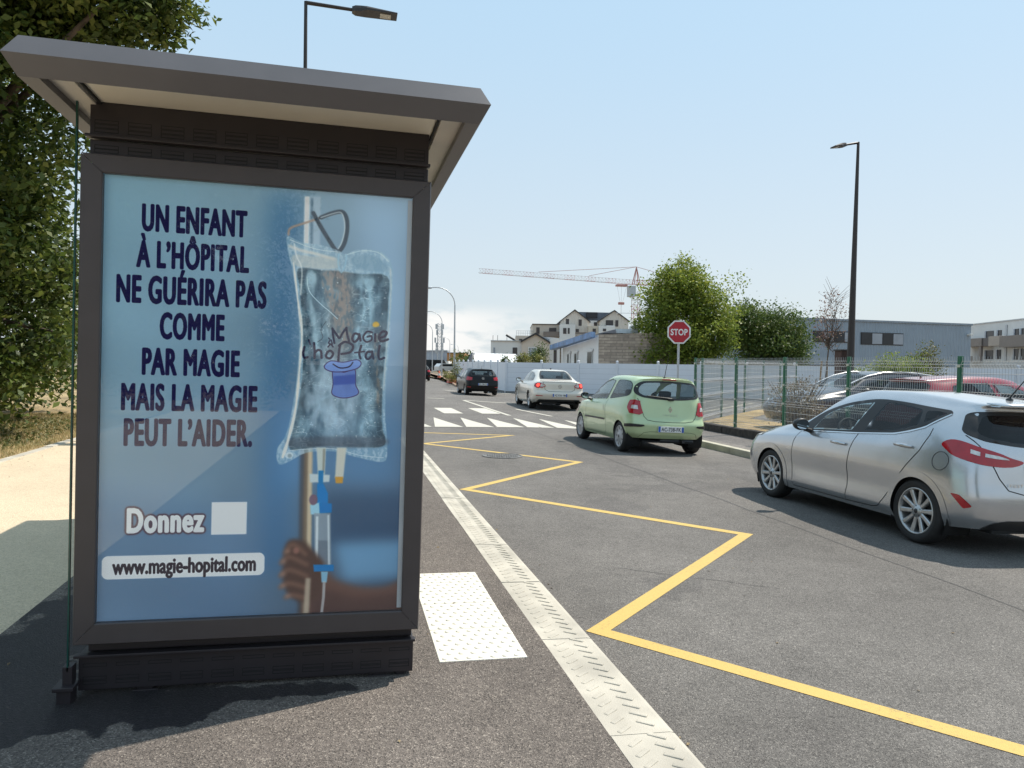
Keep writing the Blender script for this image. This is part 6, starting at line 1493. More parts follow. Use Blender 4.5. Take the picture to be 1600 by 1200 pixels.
# tower crane
M_CRED = pmat('haze paled red crane steel', (0.50, 0.24, 0.21), 0.6, 0, 0.15, 0.5); M_CWHT = pmat('white crane steel', (0.62, 0.58, 0.56), 0.6, 0, 0.1, 0.5)  # red paled towards the sky tone: distance haze put into the colour
DC = 150.0; ca = dpt(994, 417, DC); cj0 = dpt(994, 442, DC); cj1 = dpt(748, 423.5, DC)
ct = thing('tower_crane', 'red and white tower crane with a long jib above the rooftops', 'crane', (cj0.x, cj0.y, -0.6)); OC = Vector((cj0.x, cj0.y, -0.6))
def lattice(mb, a, b, w, n, r, mis=(0, 1), tri=True):
    a, b = Vector(a), Vector(b); d = (b-a); t_ = d.normalized(); side = Vector((0, 0, 1)).cross(t_)
    side = side.normalized() if side.length > 0.2 else Vector((1, 0, 0)); upv = t_.cross(side)*(1)
    if upv.z < 0: upv = -upv
    offs = [side*w/2-upv*w*0.4, -side*w/2-upv*w*0.4, upv*w*0.55] if tri else [side*w/2+upv*w/2, side*w/2-upv*w/2, -side*w/2-upv*w/2, -side*w/2+upv*w/2]
    for i in range(n):
        p, q = a+d*(i/n), a+d*((i+1)/n); mi = mis[(i//3) % 2]; k = len(offs)
        for j in range(k):
            mb.tube([p+offs[j], q+offs[j]], r, 4, mi, False, False); mb.tube([p+offs[j], q+offs[(j+1) % k]], r*0.6, 4, mi, False, False); mb.tube([p+offs[j], p+offs[(j+1) % k]], r*0.6, 4, mi, False, False)
jz = cj0.z+0.6
mb = MB(); lattice(mb, (0, 0, 0), (0, 0, jz-1.6), 1.3, 18, 0.06, tri=False); mb.build('mast', [M_CRED, M_CWHT], ct)
mb = MB(); lattice(mb, (0, 0, jz), Vector((cj1.x, cj1.y, cj1.z))-OC, 0.95, 46, 0.032); mb.build('jib', [M_CRED, M_CWHT], ct)
jd = (Vector((cj1.x, cj1.y, 0))-Vector((cj0.x, cj0.y, 0))).normalized()
mb = MB(); lattice(mb, (0, 0, jz), -jd*11+Vector((0, 0, jz)), 1.0, 9, 0.07, (0, 0)); mb.build('counter_jib', [M_CRED, M_CWHT], ct)
mb = MB(); mb.rbox((-1.0, -0.8, -1.4), (1.0, 0.8, 0.8), 0.05, M=Matrix.Translation(-jd*10+Vector((0, 0, jz)))); mb.build('counterweight', pmat('crane ballast', (0.35, 0.34, 0.33), 0.9), ct)
top = Vector((0, 0, ca.z+0.6)); mb = MB()
for s_ in (-0.55, 0.55):
    for q in (-0.6, 0.6): mb.tube([jd*q+Vector((0, s_, jz-0.3)), top], 0.09, 4, 0, False)
mb.build('tower_head', M_CRED, ct)
J1 = Vector((cj1.x, cj1.y, cj1.z))-OC; mb = MB()
for f in (0.62, 0.30): mb.tube([top, Vector((0, 0, jz+0.7)).lerp(J1+Vector((0, 0, 0.7)), f)], 0.05, 4, 0, False)
mb.tube([top, -jd*10+Vector((0, 0, jz+0.5))], 0.05, 4, 0, False); mb.build('pendant_bar', M_CRED, ct)
hk = Vector((0, 0, jz)).lerp(J1, 0.093); mb = MB()
for s_ in (-1.1, 0.0, 0.9): mb.tube([hk+jd*s_+Vector((0, 0, -0.6)), hk+jd*s_*0.25+Vector((0, 0, -4.2))], 0.022, 4, 0, False)
mb.tube([hk+Vector((0, 0, -4.4)), hk+Vector((0, 0, -8.2))], 0.045, 4, 0, False); mb.build('hoist_rope', M_CWHT, ct)
mb = MB(); mb.rbox((-1.1, -0.6, -0.95), (1.1, 0.6, -0.55), 0.05, M=Matrix.Translation(hk)); mb.rbox((-0.6, -0.25, -4.6), (0.6, 0.25, -4.1), 0.08, M=Matrix.Translation(hk)); mb.build('trolley_block', M_CRED, ct)
mb = MB(); mb.rbox((-1.9, -1.2, jz-2.9), (-0.5, 0.2, jz-0.7), 0.1); mb.build('cab', pmat('crane cab', (0.45, 0.48, 0.50), 0.4), ct)

# ================================================================== BUILDINGS
MV = Matrix.Rotation(-YAW, 4, 'Z')
class Front:
    """a facade whose plane stands at depth D, measured from the photograph and built in metres; u to the right, d backwards"""
    def __init__(s, D, d0=0.0): s.D = D
    def uz(s, px, py):
        p = MV.inverted() @ dpt(px, py, s.D); return p.x, p.z
M_WIN = pmat('dark window shutter', (0.055, 0.045, 0.045), 0.4, 0, 0.15, 3); M_WINB = pmat('dark window glass', (0.012, 0.014, 0.02), 0.3, 0, 0.2, 2)
M_WPALE = pmat('pale window glass', (0.30, 0.33, 0.38), 0.15, 0, 0.1, 1); M_WFR = pmat('white window frame', (0.66, 0.66, 0.64), 0.5)
M_BEIGE = ribbed('beige board cladding', (0.62, 0.56, 0.49), 0.5, 'X', 0.3, 0.05); M_WREN = pmat('white render', (0.72, 0.71, 0.69), 0.85, 0, 0.05, 0.6, 0.15, 12)
M_TAN = pmat('tan render', (0.58, 0.51, 0.435), 0.85, 0, 0.06, 0.6, 0.15, 12); M_SLATE = pmat('blue grey slate', (0.16, 0.175, 0.205), 0.55, 0, 0.15, 1.5, 0.2, 6)
M_EDGE = pmat('dark roof edge', (0.03, 0.03, 0.034), 0.5); M_CREAM = pmat('cream render', (0.60, 0.53, 0.43), 0.85, 0, 0.05, 0.6)
M_BALC = ribbed('brown balcony boards', (0.20, 0.165, 0.145), 0.15, 'X', 0.4, 0.08)

class Bldg:
    def __init__(s, name, label, D, org, cat='building'):
        s.D = D; f = Front(D); s.f = f; u, z = f.uz(*org); s.o = Vector((u, D, -0.5))
        s.root = thing(name, label, cat, MV @ s.o, -YAW)
    def P(s, px, py, dd=0.0):
        f = Front(s.D+dd); u, z = f.uz(px, py); return u-s.o.x, z-s.o.z
    def poly(s, name, pts, d0, d1, mat, parent=None, base=False):
        q = [s.P(x, y, d0) for x, y in pts]
        if base: q = [(x, (z if i not in base else 0.0)) for i, (x, z) in enumerate(q)]
        mb = MB(); mb.prism(q, d0, d1, axis='Y'); return mb.build(name, mat, parent or s.root)
    def rect(s, name, x0, y0, x1, y1, d0, d1, mat, ground=False, parent=None, bev=0.0):
        a, zt = s.P((x0), y0, d0); b, zb = s.P(x1, y1, d0); zt = s.P((x0+x1)/2, y0, d0)[1]; zb = s.P((x0+x1)/2, y1, d0)[1]
        if ground: zb = 0.0
        mb = MB()
        if bev: mb.rbox((a, d0, zb), (b, d1, zt), bev)
        else: mb.box((a, d0, zb), (b, d1, zt))
        return mb.build(name, mat, parent or s.root)
    def win(s, x0, y0, x1, y1, d, mat=None, frame=None):
        w = s.rect('window', x0, y0, x1, y1, d-0.05, d+0.1, mat or M_WIN)
        if frame:
            a, zt = s.P(x0, y0, d); b, zb = s.P(x1, y1, d); mb = MB(); k = 0.09
            for lo, hi in (((a-k, zb-k), (a, zt+k)), ((b, zb-k), (b+k, zt+k)), ((a, zt), (b, zt+k)), ((a, zb-k), (b, zb))): mb.box((lo[0], d-0.07, lo[1]), (hi[0], d-0.003, hi[1]))
            mb.build('frame', frame, w)
        return w
    def edge(s, name, pts, d, w, mat, parent=None):
        mb = MB(); q = [s.P(x, y, d) for x, y in pts]
        for (a, za), (b, zb) in zip(q[:-1], q[1:]): mb.prism([(a, za), (b, zb), (b, zb+w), (a, za+w)], d-0.25, d+8.0, axis='Y')
        return mb.build(name, mat, parent or s.root)

# new apartment block with two gables
b = Bldg('apartment_block', 'beige apartment block with twin pointed gables under the crane jib', 112, (930, 560))
b.poly('gable_wall', [(876, 560), (876, 502), (898, 485), (921, 503), (921, 560)], 0, 14, M_BEIGE, base={0, 4})
b.poly('gable_wall', [(937, 560), (937, 501.5), (960, 486), (982, 502), (982, 560)], 0, 14, M_BEIGE, base={0, 4})
for pts in ([(874, 503.5), (898, 485)], [(898, 485), (922.5, 504)], [(935, 502.5), (960, 486)], [(960, 486), (984, 503.5)]): b.edge('roof_edge', pts, 0, 0.16, M_EDGE)
b.poly('roof', [(900, 487.2), (956, 488.6), (938, 501.5), (920, 501.5)], 3.0, 9, M_SLATE)
mb = MB(); u, z = b.P(924, 492, 2.9); mb.rbox((u-0.8, 2.6, z-0.5), (u+0.9, 3.2, z+0.4), 0.05); mb.build('roof_window', M_WINB, b.root)
b.rect('wall', 920, 501, 938, 512, 2.0, 12, M_WREN, True); b.win(928, 503.5, 933, 509, 2.0)
b.rect('side_block', 919, 509.5, 937.5, 522, -0.8, 1.9, M_CREAM, True); b.win(926, 513.5, 931, 520, -0.8)
b.rect('white_block', 875, 507, 898.5, 534, -1.6, -0.05, M_WREN, True); b.win(880, 512.5, 885, 521.5, -1.6); b.win(887.2, 512.5, 890, 521.5, -1.6)
b.rect('white_block', 936, 509.5, 961, 521, -1.6, -0.05, M_WREN, True); b.win(942, 513.5, 947, 517.5, -1.6)
for q in ((884.3, 498.5, 889, 506.3), (904.2, 499.2, 908.8, 509), (899.5, 514, 904.5, 519), (946.5, 500.3, 958, 508.6), (961.5, 500.3, 966, 510.3)): b.win(*q, 0)
b.rect('balcony', 947, 508.6, 960, 510.0, -1.2, -0.02, M_GALV); b.rect('balcony', 899, 519.2, 919, 522, -1.2, -0.9, M_BALC)
b.rect('wing', 832, 506.5, 875.8, 545, 1.0, 14, M_TAN, True); b.rect('roof_edge', 831.6, 506, 876, 507.2, 0.85, 14.1, M_EDGE)
for q in ((838, 511.5, 843, 521.5), (858, 512.2, 869, 518)): b.win(*q, 1.0)
b.rect('balcony', 849.5, 518.2, 874.8, 526, -0.5, 0.9, M_BALC); b.rect('low_wing', 805.5, 524.5, 833, 545, 0.6, 10, M_TAN, True)
mb = MB()
for k in range(8):
    u, z = b.P(807+k*3.4, 524.5, 0.8); mb.tube([(u, 0.8, z), (u, 0.8, z+0.75)], 0.03, 4)
u0, z = b.P(806, 524.5, 0.8); u1, _ = b.P(832, 524.5, 0.8)
for h in (0.4, 0.75): mb.tube([(u0, 0.8, z+h), (u1, 0.8, z+h)], 0.03, 4)
mb.build('roof_railing', M_GALV, b.root); b.win(811, 529.5, 816, 533, 0.6)

# beige gabled house with white wings
b = Bldg('gabled_house', 'tan gabled house between white flat roofed wings behind the wall', 78, (838, 560), 'house')
b.poly('gable_wall', [(815, 560), (815, 534.5), (837, 522.8), (858.3, 536), (858.3, 560)], 0, 11, M_TAN, base={0, 4})
b.edge('roof_edge', [(813.6, 535.3), (837, 522.6)], 0, 0.2, M_EDGE); b.edge('roof_edge', [(837, 522.6), (859.5, 537)], 0, 0.2, M_EDGE)
b.rect('wing', 767, 532.3, 814.8, 560, 0.5, 10, M_WREN, True); b.rect('roof_edge', 766.7, 531.8, 814.6, 532.9, 0.35, 10.1, M_GALV)
b.win(801, 543, 808, 556, 0.5); b.win(771, 543, 773.4, 556, 0.5, M_WPALE)
b.rect('wing', 858.5, 528.5, 874, 565, 0.5, 10, M_WREN, True); b.win(865.2, 545, 869.6, 568, 0.5); b.win(826.5, 543.5, 837, 556, 0, M_WPALE, M_WFR)
mb = MB(); u, z = b.P(795, 527, 2); mb.tube([(u-0.3, 2, z+0.25), (u+0.75, 2, z-0.35)], 0.13, 8); u, z = b.P(792, 532, 2)
for dx in (0, 1.0, 1.5): mb.tube([(u-dx, 2, z-0.1), (u-dx, 2, z+0.55)], 0.025, 5)
mb.build('roof_vent', M_EDGE, b.root)
mb = MB(); q = [b.P(*p) for p in ((837, 522.8), (875, 528.8))]; b.poly('roof', [(840, 525.5), (874, 528.3), (874, 535), (858.5, 535.6)], 4, 9.5, pmat('pale grey roof sheet', (0.42, 0.43, 0.45), 0.5))

# long white shed
b = Bldg('white_shed', 'low shed with a bright white sheet roof behind the wall', 60, (770, 565), 'shed')
mb = MB(); q = [(738.5, 551.5, 4), (806, 553.2, 4), (812, 566.5, -1), (742, 564.3, -1)]
P4 = [(*[b.P(x, y, d)[0]], d, b.P(x, y, d)[1]) for x, y, d in q]; mb.add(P4+[(x, d, z-0.08) for x, d, z in P4], [(3, 2, 1, 0), (4, 5, 6, 7), (0, 1, 5, 4), (1, 2, 6, 5), (2, 3, 7, 6), (3, 0, 4, 7)])
mb.build('roof', ribbed('white roof sheet', (0.74, 0.74, 0.73), 0.35, 'X', 0.4, 0.03), b.root); b.rect('wall', 743, 566, 811, 572, -0.6, 7, M_TAN, True)
b.poly('gable_wall', [(735, 570), (731.5, 563), (738.2, 552), (743, 570)], 0.2, 0.6, pmat('grey shed gable', (0.34, 0.33, 0.33), 0.9), base={0, 3})
b.poly('roof_slope', [(730, 563.5), (736.5, 551.4), (739, 551.4), (733, 563.5)], 0.1, 4, M_SLATE)

# bungalow with the blue eaves and the stone gable
M_STONE = blockwall('grey brown stone blocks', (0.47, 0.38, 0.30), (0.31, 0.25, 0.20), (0.27, 0.22, 0.18), 0.7, 0.17, 0)
b = Bldg('blue_eaved_house', 'house with blue eaves, white side wall and stone block end wall', 43, (935, 560), 'house')
b.poly('stone_wall', [(935.5, 570), (935.5, 522.5), (1012, 520.5), (1078, 520.5), (1078, 570)], 0, 0.5, M_STONE, base={0, 4})
u0, zt0 = b.P(935, 523.0); u1, zt1 = b.P(879.5, 541.5, 11); 
def onside(px, py, t): return None
def side(px, py):          # point on the receding side wall
    for k in range(60):
        t = k/59; d = 11*t; u, z = b.P(px, py, d)
        if u >= u0+(u1-u0)*t: return t, z
    return 1, z
def sidepanel(name, x0, y0, x1, y1, out, th, mat, parent=None, ground=False):
    dv = Vector((u1-u0, 11, 0)).normalized(); nv = Vector((-dv.y, dv.x, 0))
    if nv.y > 0: nv = -nv
    pts = []
    for x, y in ((x0, y0), (x1, y0), (x1, y1), (x0, y1)):
        t, z = side(x, y); pts.append((t, z))
    tA, tB = pts[0][0], pts[1][0]; zt = (pts[0][1]+pts[1][1])/2; zb = 0 if ground else (pts[2][1]+pts[3][1])/2
    A = Vector((u0, 0, 0))+Vector((u1-u0, 11, 0))*tA+nv*out; B = Vector((u0, 0, 0))+Vector((u1-u0, 11, 0))*tB+nv*out; mb = MB()
    vs = [(*(p+nv*o_).to_2d(), z) for o_ in (0, th) for p, z in ((A, zb), (B, zb), (B, zt), (A, zt))]
    mb.add(vs, [(0, 1, 2, 3), (7, 6, 5, 4), (0, 4, 5, 1), (1, 5, 6, 2), (2, 6, 7, 3), (3, 7, 4, 0)]); return mb.build(name, mat, parent or b.root)
mb = MB(); mb.add([(u0, 0.02, 0), (u1, 11, 0), (u1, 11, zt1), (u0, 0.02, zt0), (u0+6, 0.4, 0), (u1+8, 11, 0), (u1+8, 11, zt1), (u0+6, 0.4, zt0)], [(0, 3, 2, 1), (4, 5, 6, 7), (0, 4, 7, 3), (1, 2, 6, 5), (3, 7, 6, 2), (0, 1, 5, 4)]); mb.build('white_wall', M_WREN, b.root)
dv = Vector((u1-u0, 11, 0)).normalized(); nv = Vector((-dv.y, dv.x, 0)); nv = -nv if nv.y > 0 else nv
u2, zt2 = b.P(868, 543.5, 13.2)
A = Vector((u0, 0, 0))+nv*0.45; B = Vector((u2, 13.2, 0))+nv*0.45; zA = b.P(935.5, 518.5)[1]; zB = b.P(867, 539.5, 13.2)[1]; mb = MB(); h = 0.36
vs = [(A.x, A.y-0.15, zA-h*0.9), (B.x, B.y, zB-h), (B.x, B.y, zB), (A.x, A.y-0.15, zA), (A.x+0.3, A.y+0.3, zA-h*0.9), (B.x+0.5, B.y+0.4, zB-h), (B.x+0.5, B.y+0.4, zB), (A.x+0.3, A.y+0.3, zA)]
mb.add(vs, [(0, 3, 2, 1), (4, 5, 6, 7), (0, 4, 7, 3), (1, 2, 6, 5), (3, 7, 6, 2), (0, 1, 5, 4)]); mb.build('blue_eaves', pmat('faded blue eaves board', (0.12, 0.21, 0.38), 0.55, 0, 0.45, 1.3), b.root)
sidepanel('stone_pier', 880, 543, 871, 572, 0.12, 0.1, blockwall('pale stone blocks', (0.42, 0.38, 0.32), (0.34, 0.30, 0.25), (0.24, 0.21, 0.18), 0.9, 0.22, 0), None, True)
for (x0, y0, x1, y1) in ((892, 552.5, 886.2, 572), (904, 551.5, 898, 572), (927.5, 549, 918.5, 572)):
    w = sidepanel('window', x0, y0, x1, y1, 0.03, 0.05, M_WFR); sidepanel('pane', x0-0.9, y0+1.2, x1+2.6, y1, 0.085, 0.02, M_WINB, w); sidepanel('window_lintel', x0+1, y0-3.2, x1-0.6, y0-0.3, 0.03, 0.08, M_WREN)
b.rect('roof_parapet', 962, 514, 998, 520.4, 1.2, 5, pmat('pale roof sheet', (0.55, 0.60, 0.63), 0.5)); b.rect('chimney', 987, 508.5, 998, 520.3, 0.9, 1.9, pmat('grey plant box', (0.42, 0.42, 0.42), 0.6), bev=0.04)
b.poly('roof', [(938, 520.2), (962, 514.5), (963, 520.3)], 0.6, 5, M_SLATE)
mb = MB(); u, z = b.P(975, 505, 1.5); mb.tube([(u+0.9, 1.5, z-1), (u+0.9, 1.5, z+0.7)], 0.02, 5)
for k in range(5): mb.tube([(u-0.4+k*0.3, 1.2, z+0.6), (u-0.4+k*0.3, 1.8, z+0.6)], 0.012, 4)
mb.tube([(u-0.5, 1.5, z+0.6), (u+1.0, 1.5, z+0.6)], 0.015, 4); mb.build('aerial', M_GALV, b.root)

# grey ribbed warehouse
wl_ = at_z(1236, 497.4, 6.2); wr_ = at_z(1517.5, 507.5, 6.2)
d = Vector((wr_.x-wl_.x, wr_.y-wl_.y, 0)); WL = d.length; wa = math.atan2(d.y, d.x)
wh = thing('warehouse', 'long blue grey ribbed metal warehouse with two dark window bands', 'warehouse', (wl_.x, wl_.y, -0.5), wa)
mb = MB(); mb.box((0, 0, 0), (WL, 22, 6.7)); mb.build('wall', ribbed('blue grey ribbed cladding', (0.27, 0.33, 0.40), 0.40, 'X', 0.75, 0.05, 0.45, 0.0), wh)
mb = MB(); mb.rbox((-0.1, -0.12, 6.6), (WL+0.12, 22.1, 6.82), 0.02); mb.build('roof_edge', pmat('grey roof flashing', (0.22, 0.26, 0.31), 0.4), wh)
WI = wh.matrix_basis.inverted()
def onwall(px, py):
    r_ = ray(px, py); o_ = Vector((0, 0, CAM_H)); n = Vector((-math.sin(wa), math.cos(wa), 0)); t_ = (Vector((wl_.x, wl_.y, 0))-o_).dot(n)/r_.dot(n); p = o_+r_*t_
    q = Matrix.Rotation(-wa, 4, 'Z') @ (p-Vector((wl_.x, wl_.y, -0.5))); return q.x, q.z
for (x0, y0, x1, y1) in ((1270.5, 516.5, 1334, 536), (1345, 519, 1410.5, 540)):
    a, zt = onwall(x0, y0); c, zb = onwall(x1, y1); mb = MB(); mb.rbox((a, -0.06, zb), (c, 0.05, zt), 0.02); w = mb.build('window', M_EDGE, wh); n = 4
    for k in range(n):
        s0 = a+(c-a)*(k+0.04)/n; s1 = a+(c-a)*(k+0.96)/n; mb = MB(); mb.box((s0, -0.085, zb+0.1), (s1, -0.061, zt-0.1)); mb.build('pane', M_WPALE if k % 2 else M_WINB, w)
mb = MB(); a, z = onwall(1514, 523); mb.rbox((a-0.35, -0.5, z-0.1), (a, -0.02, z+0.1), 0.03); mb.build('wall_lamp', M_WFR, wh)
mb = MB(); mb.box((WL*0.02, -0.05, 0), (WL*0.3, -0.01, 2.0)); mb.build('dark_base', M_EDGE, wh)

# white flats with brown balconies at the right
fl_ = at_z(1505, 509.2, 7.6); fr_ = at_z(1680, 490.5, 7.6); d = Vector((fr_.x-fl_.x, fr_.y-fl_.y, 0)); FL = d.length; fa = math.atan2(d.y, d.x)
fb = thing('apartment_block', 'white two storey flats with brown boarded balconies at the right edge', 'building', (fl_.x, fl_.y, -0.5), fa)
mb = MB(); mb.box((0, 0, 0), (FL, 12, 8.1)); mb.build('wall', M_WREN, fb); mb = MB(); mb.box((-0.1, -0.1, 8.1), (FL+0.1, 12.1, 8.25)); mb.build('roof_edge', M_GALV, fb)
def onflat(px, py):
    r_ = ray(px, py); o_ = Vector((0, 0, CAM_H)); n = Vector((-math.sin(fa), math.cos(fa), 0)); t_ = (Vector((fl_.x, fl_.y, 0))-o_).dot(n)/r_.dot(n); p = o_+r_*t_
    q = Matrix.Rotation(-fa, 4, 'Z') @ (p-Vector((fl_.x, fl_.y, -0.5))); return q.x, q.z
def fbox(name, x0, y0, x1, y1, f, bk, mat, parent=None):
    a, zt = onflat(x0, y0); c, zb = onflat(x1, y1); mb = MB(); mb.rbox((a, f, zb), (c, bk, zt), 0.02); return mb.build(name, mat, parent or fb)
for q in ((1541.5, 517.5, 1552.5, 530), (1560, 516, 1565, 531), (1586.5, 514, 1592, 527), (1597, 513, 1604, 527), (1541, 547.5, 1551.5, 561), (1558.5, 546.5, 1564, 561), (1585.5, 545.5, 1591, 562), (1596, 545, 1604, 562)):
    w = fbox('window', *q, -0.05, 0.05, M_WINB); fbox('shutter', q[0]-1.6, q[1], q[0]-0.1, q[3], -0.12, -0.02, M_WPALE, w)
fbox('balcony', 1518, 530.5, 1553, 541, -1.6, -0.05, M_BALC); fbox('balcony', 1553.2, 528.5, 1568, 540.5, -1.5, -1.4, M_WIN); fbox('balcony', 1568.5, 526, 1586, 540.5, -1.9, -0.05, ribbed('light brown balcony boards', (0.38, 0.32, 0.27), 0.15, 'X', 0.4)); fbox('balcony', 1586.3, 525.5, 1640, 541, -1.9, -0.05, M_BALC)
for x in (1524.5, 1549): fbox('column', x-1.3, 541, x+1.3, 566, -1.5, -1.2, M_BALC)
fbox('gutter_pipe', 1571.5, 508, 1572.7, 564, -0.12, -0.02, M_GALV); fbox('low_screen', 1518, 557, 1535, 566, -1.4, -1.3, M_BALC)
mb = MB(); a, z = onflat(1576, 501)
for k in range(4): mb.tube([(a+k*0.35, 3, 8.1), (a+k*0.35, 3, 9.3)], 0.05, 6)
mb.build('roof_vent', M_GALV, fb)

# far end of the side road
b = Bldg('industrial_hall', 'pale grey industrial hall with a sloping roof at the far end of the road', 190, (684, 570))
b.poly('wall', [(655, 572), (655, 549.5), (672, 548.5), (699, 549.5), (699, 572)], 0, 30, ribbed('pale grey hall cladding', (0.42, 0.47, 0.54), 0.9, 'X', 0.4), base={0, 4}); b.edge('roof_edge', [(655, 549), (699, 549)], 0, 0.3, M_GALV)
b = Bldg('orange_building', 'orange brown boarded building beside the far grey hall', 176, (711, 570)); b.rect('wall', 698.5, 551.5, 726, 575, 0, 15, pmat('orange boarding', (0.48, 0.24, 0.10), 0.8, 0, 0.1, 0.4), True); b.rect('roof_edge', 698.2, 550.8, 726.3, 551.8, -0.3, 15.2, M_EDGE)
b = Bldg('white_depot', 'low white depot with square openings below the far grey hall', 150, (686, 572)); b.rect('wall', 675, 564, 700.5, 580, 0, 8, M_WREN, True)
for x in (678, 683.5, 692.5): b.win(x, 568, x+3.2, 572.5, 0)
t = thing('antenna_mast', 'grey lattice antenna mast rising behind the far lamps', 'mast', MV @ Vector((Front(175).uz(686.5, 560)[0], 175, -0.5)))
zt = dpt(686.5, 505, 175).z+0.5; mb = MB(); lattice(mb, (0, 0, 0), (0, 0, zt), 0.9, 14, 0.07, (0, 0), False); mb.build('lattice', [M_GALV], t)
mb = MB()
for z, w_ in ((zt-0.8, 1.6), (zt-2.2, 1.2), (zt-4.0, 2.0), (zt-5.2, 1.4), (zt-6.5, 1.5)):
    for s_ in (-1, 1): mb.rbox((s_*w_/2-0.2, -0.2, z-0.6), (s_*w_/2+0.2, 0.2, z+0.6), 0.05)
mb.build('antenna', M_GALV, t)
b = dpt(687, 588.5, 74)
def cone(loc, label):
    t = thing('traffic_cone', label, 'traffic cone', loc, 0, 'cones on the side verge'); mb = MB(); mb.rbox((-0.22, -0.22, 0), (0.22, 0.22, 0.05), 0.015); mb.build('base', M_BLK, t)
    mb = MB(); mb.lathe([(0.17, 0.05), (0.122, 0.28), (0.087, 0.48), (0.04, 0.75), (0, 0.76)], 16); mb.build('body', pmat('orange red cone plastic', (0.62, 0.10, 0.045), 0.5), t)
    mb = MB(); mb.lathe([(0.125, 0.28), (0.09, 0.48)], 16); mb.build('white_band', M_WFR, t); return t
cone((at_z(686, 591, -0.27).x, at_z(686, 591, -0.27).y, -0.27), 'orange traffic cone with a white band on the far verge edge')
bl = at_z(707.5, 598, -0.28); t = thing('road_barrier', 'low orange red plastic barrier on the verge by the black hatchback', 'barrier', (bl.x, bl.y, -0.29)); mb = MB(); mb.prism([(-0.45, 0), (0.45, 0), (0.40, 0.12), (0.22, 0.28), (0.20, 0.62), (-0.20, 0.62), (-0.22, 0.28), (-0.40, 0.12)], -0.55, 0.55, axis='Y'); mb.build('body', pmat('orange red barrier plastic', (0.55, 0.09, 0.05), 0.5), t)
mb = MB(); mb.rbox((-0.205, -0.40, 0.40), (0.205, 0.40, 0.55), 0.01); mb.build('white_band', M_WFR, t)
# parked far away
for (px, py, D, lab, mat) in ((699, 575, 128, 'white car parked far off below the orange building', (0.6, 0.6, 0.6)), (681, 574, 135, 'dark van parked far off beside the white depot', (0.03, 0.035, 0.045))):
    p = dpt(px, py, D); t = thing('parked_car', lab, 'car', (p.x, p.y, -0.40), R(20)); van = 'van' in lab; hh = 2.1 if van else 1.45
    prof = [(-2.1, 0.25), (2.05, 0.25), (2.1, 0.7), (1.2, 0.95), (0.5, hh), (-1.6, hh), (-2.1, 0.95)] if not van else [(-2.4, 0.25), (2.4, 0.25), (2.4, 0.95), (1.9, 1.15), (1.2, hh), (-2.4, hh)]
    mb = MB(); mb.prism(prof, -0.85, 0.85, axis='Y'); mb.build('body', carpaint('far car paint '+lab[:5], mat), t)
    mb = MB(); mb.prism([(1.05, 1.0), (0.5, hh-0.1), (-1.5, hh-0.1), (-1.8, 1.0)], -0.86, 0.86, axis='Y'); mb.build('window', M_WINB, t)
    for x in (-1.3, 1.3):
        for y in (-0.78, 0.78): mb = MB(); mb.lathe([(0, 0.1), (0.32, 0.1), (0.32, -0.1), (0, -0.1)], 16, 'Y', M=Matrix.Translation((x, y, 0.32))); mb.build('wheel', M_TYRE, t)

# ================================================================== TREES AND PLANTS
def leaves(C, n, spread, size, up=0.35, seed=1, aspect=0.55):
    """n leaf blades scattered round each clump centre: vertices of quads"""
    r_ = np.random.RandomState(seed); K = len(C); sp = np.asarray(spread, float)
    idx = r_.randint(0, K, n); c = C[idx]+r_.normal(0, 1, (n, 3))*sp[idx][:, None]*np.array([1, 1, 0.8])
    nv = r_.normal(0, 1, (n, 3)); nv[:, 2] = np.abs(nv[:, 2])+up; nv /= np.linalg.norm(nv, axis=1, keepdims=True)
    t = r_.normal(0, 1, (n, 3)); t -= nv*(t*nv).sum(1, keepdims=True); t /= np.linalg.norm(t, axis=1, keepdims=True); b = np.cross(nv, t)
    s = size*(0.6+0.8*r_.rand(n))[:, None]; w = s*aspect*0.5
    V = np.stack([c-t*s*0.5, c+b*w+nv*s*0.06, c+t*s*0.5-nv*s*0.12, c-b*w+nv*s*0.06], 1); return V.reshape(-1, 3)
def clumps(cen, rad, k, seed, shell=0.55, zmin=None, jitter=0.09):
    r_ = np.random.RandomState(seed); d = r_.normal(0, 1, (k, 3)); d /= np.linalg.norm(d, axis=1, keepdims=True); q = (shell+(1-shell)*r_.rand(k, 1)**0.7); P = np.array(cen)+d*q*np.array(rad)*(1+jitter*r_.normal(0, 1, (k, 1)))
    if zmin is not None: P[:, 2] = np.maximum(P[:, 2], zmin+0.2*r_.rand(k))
    return P
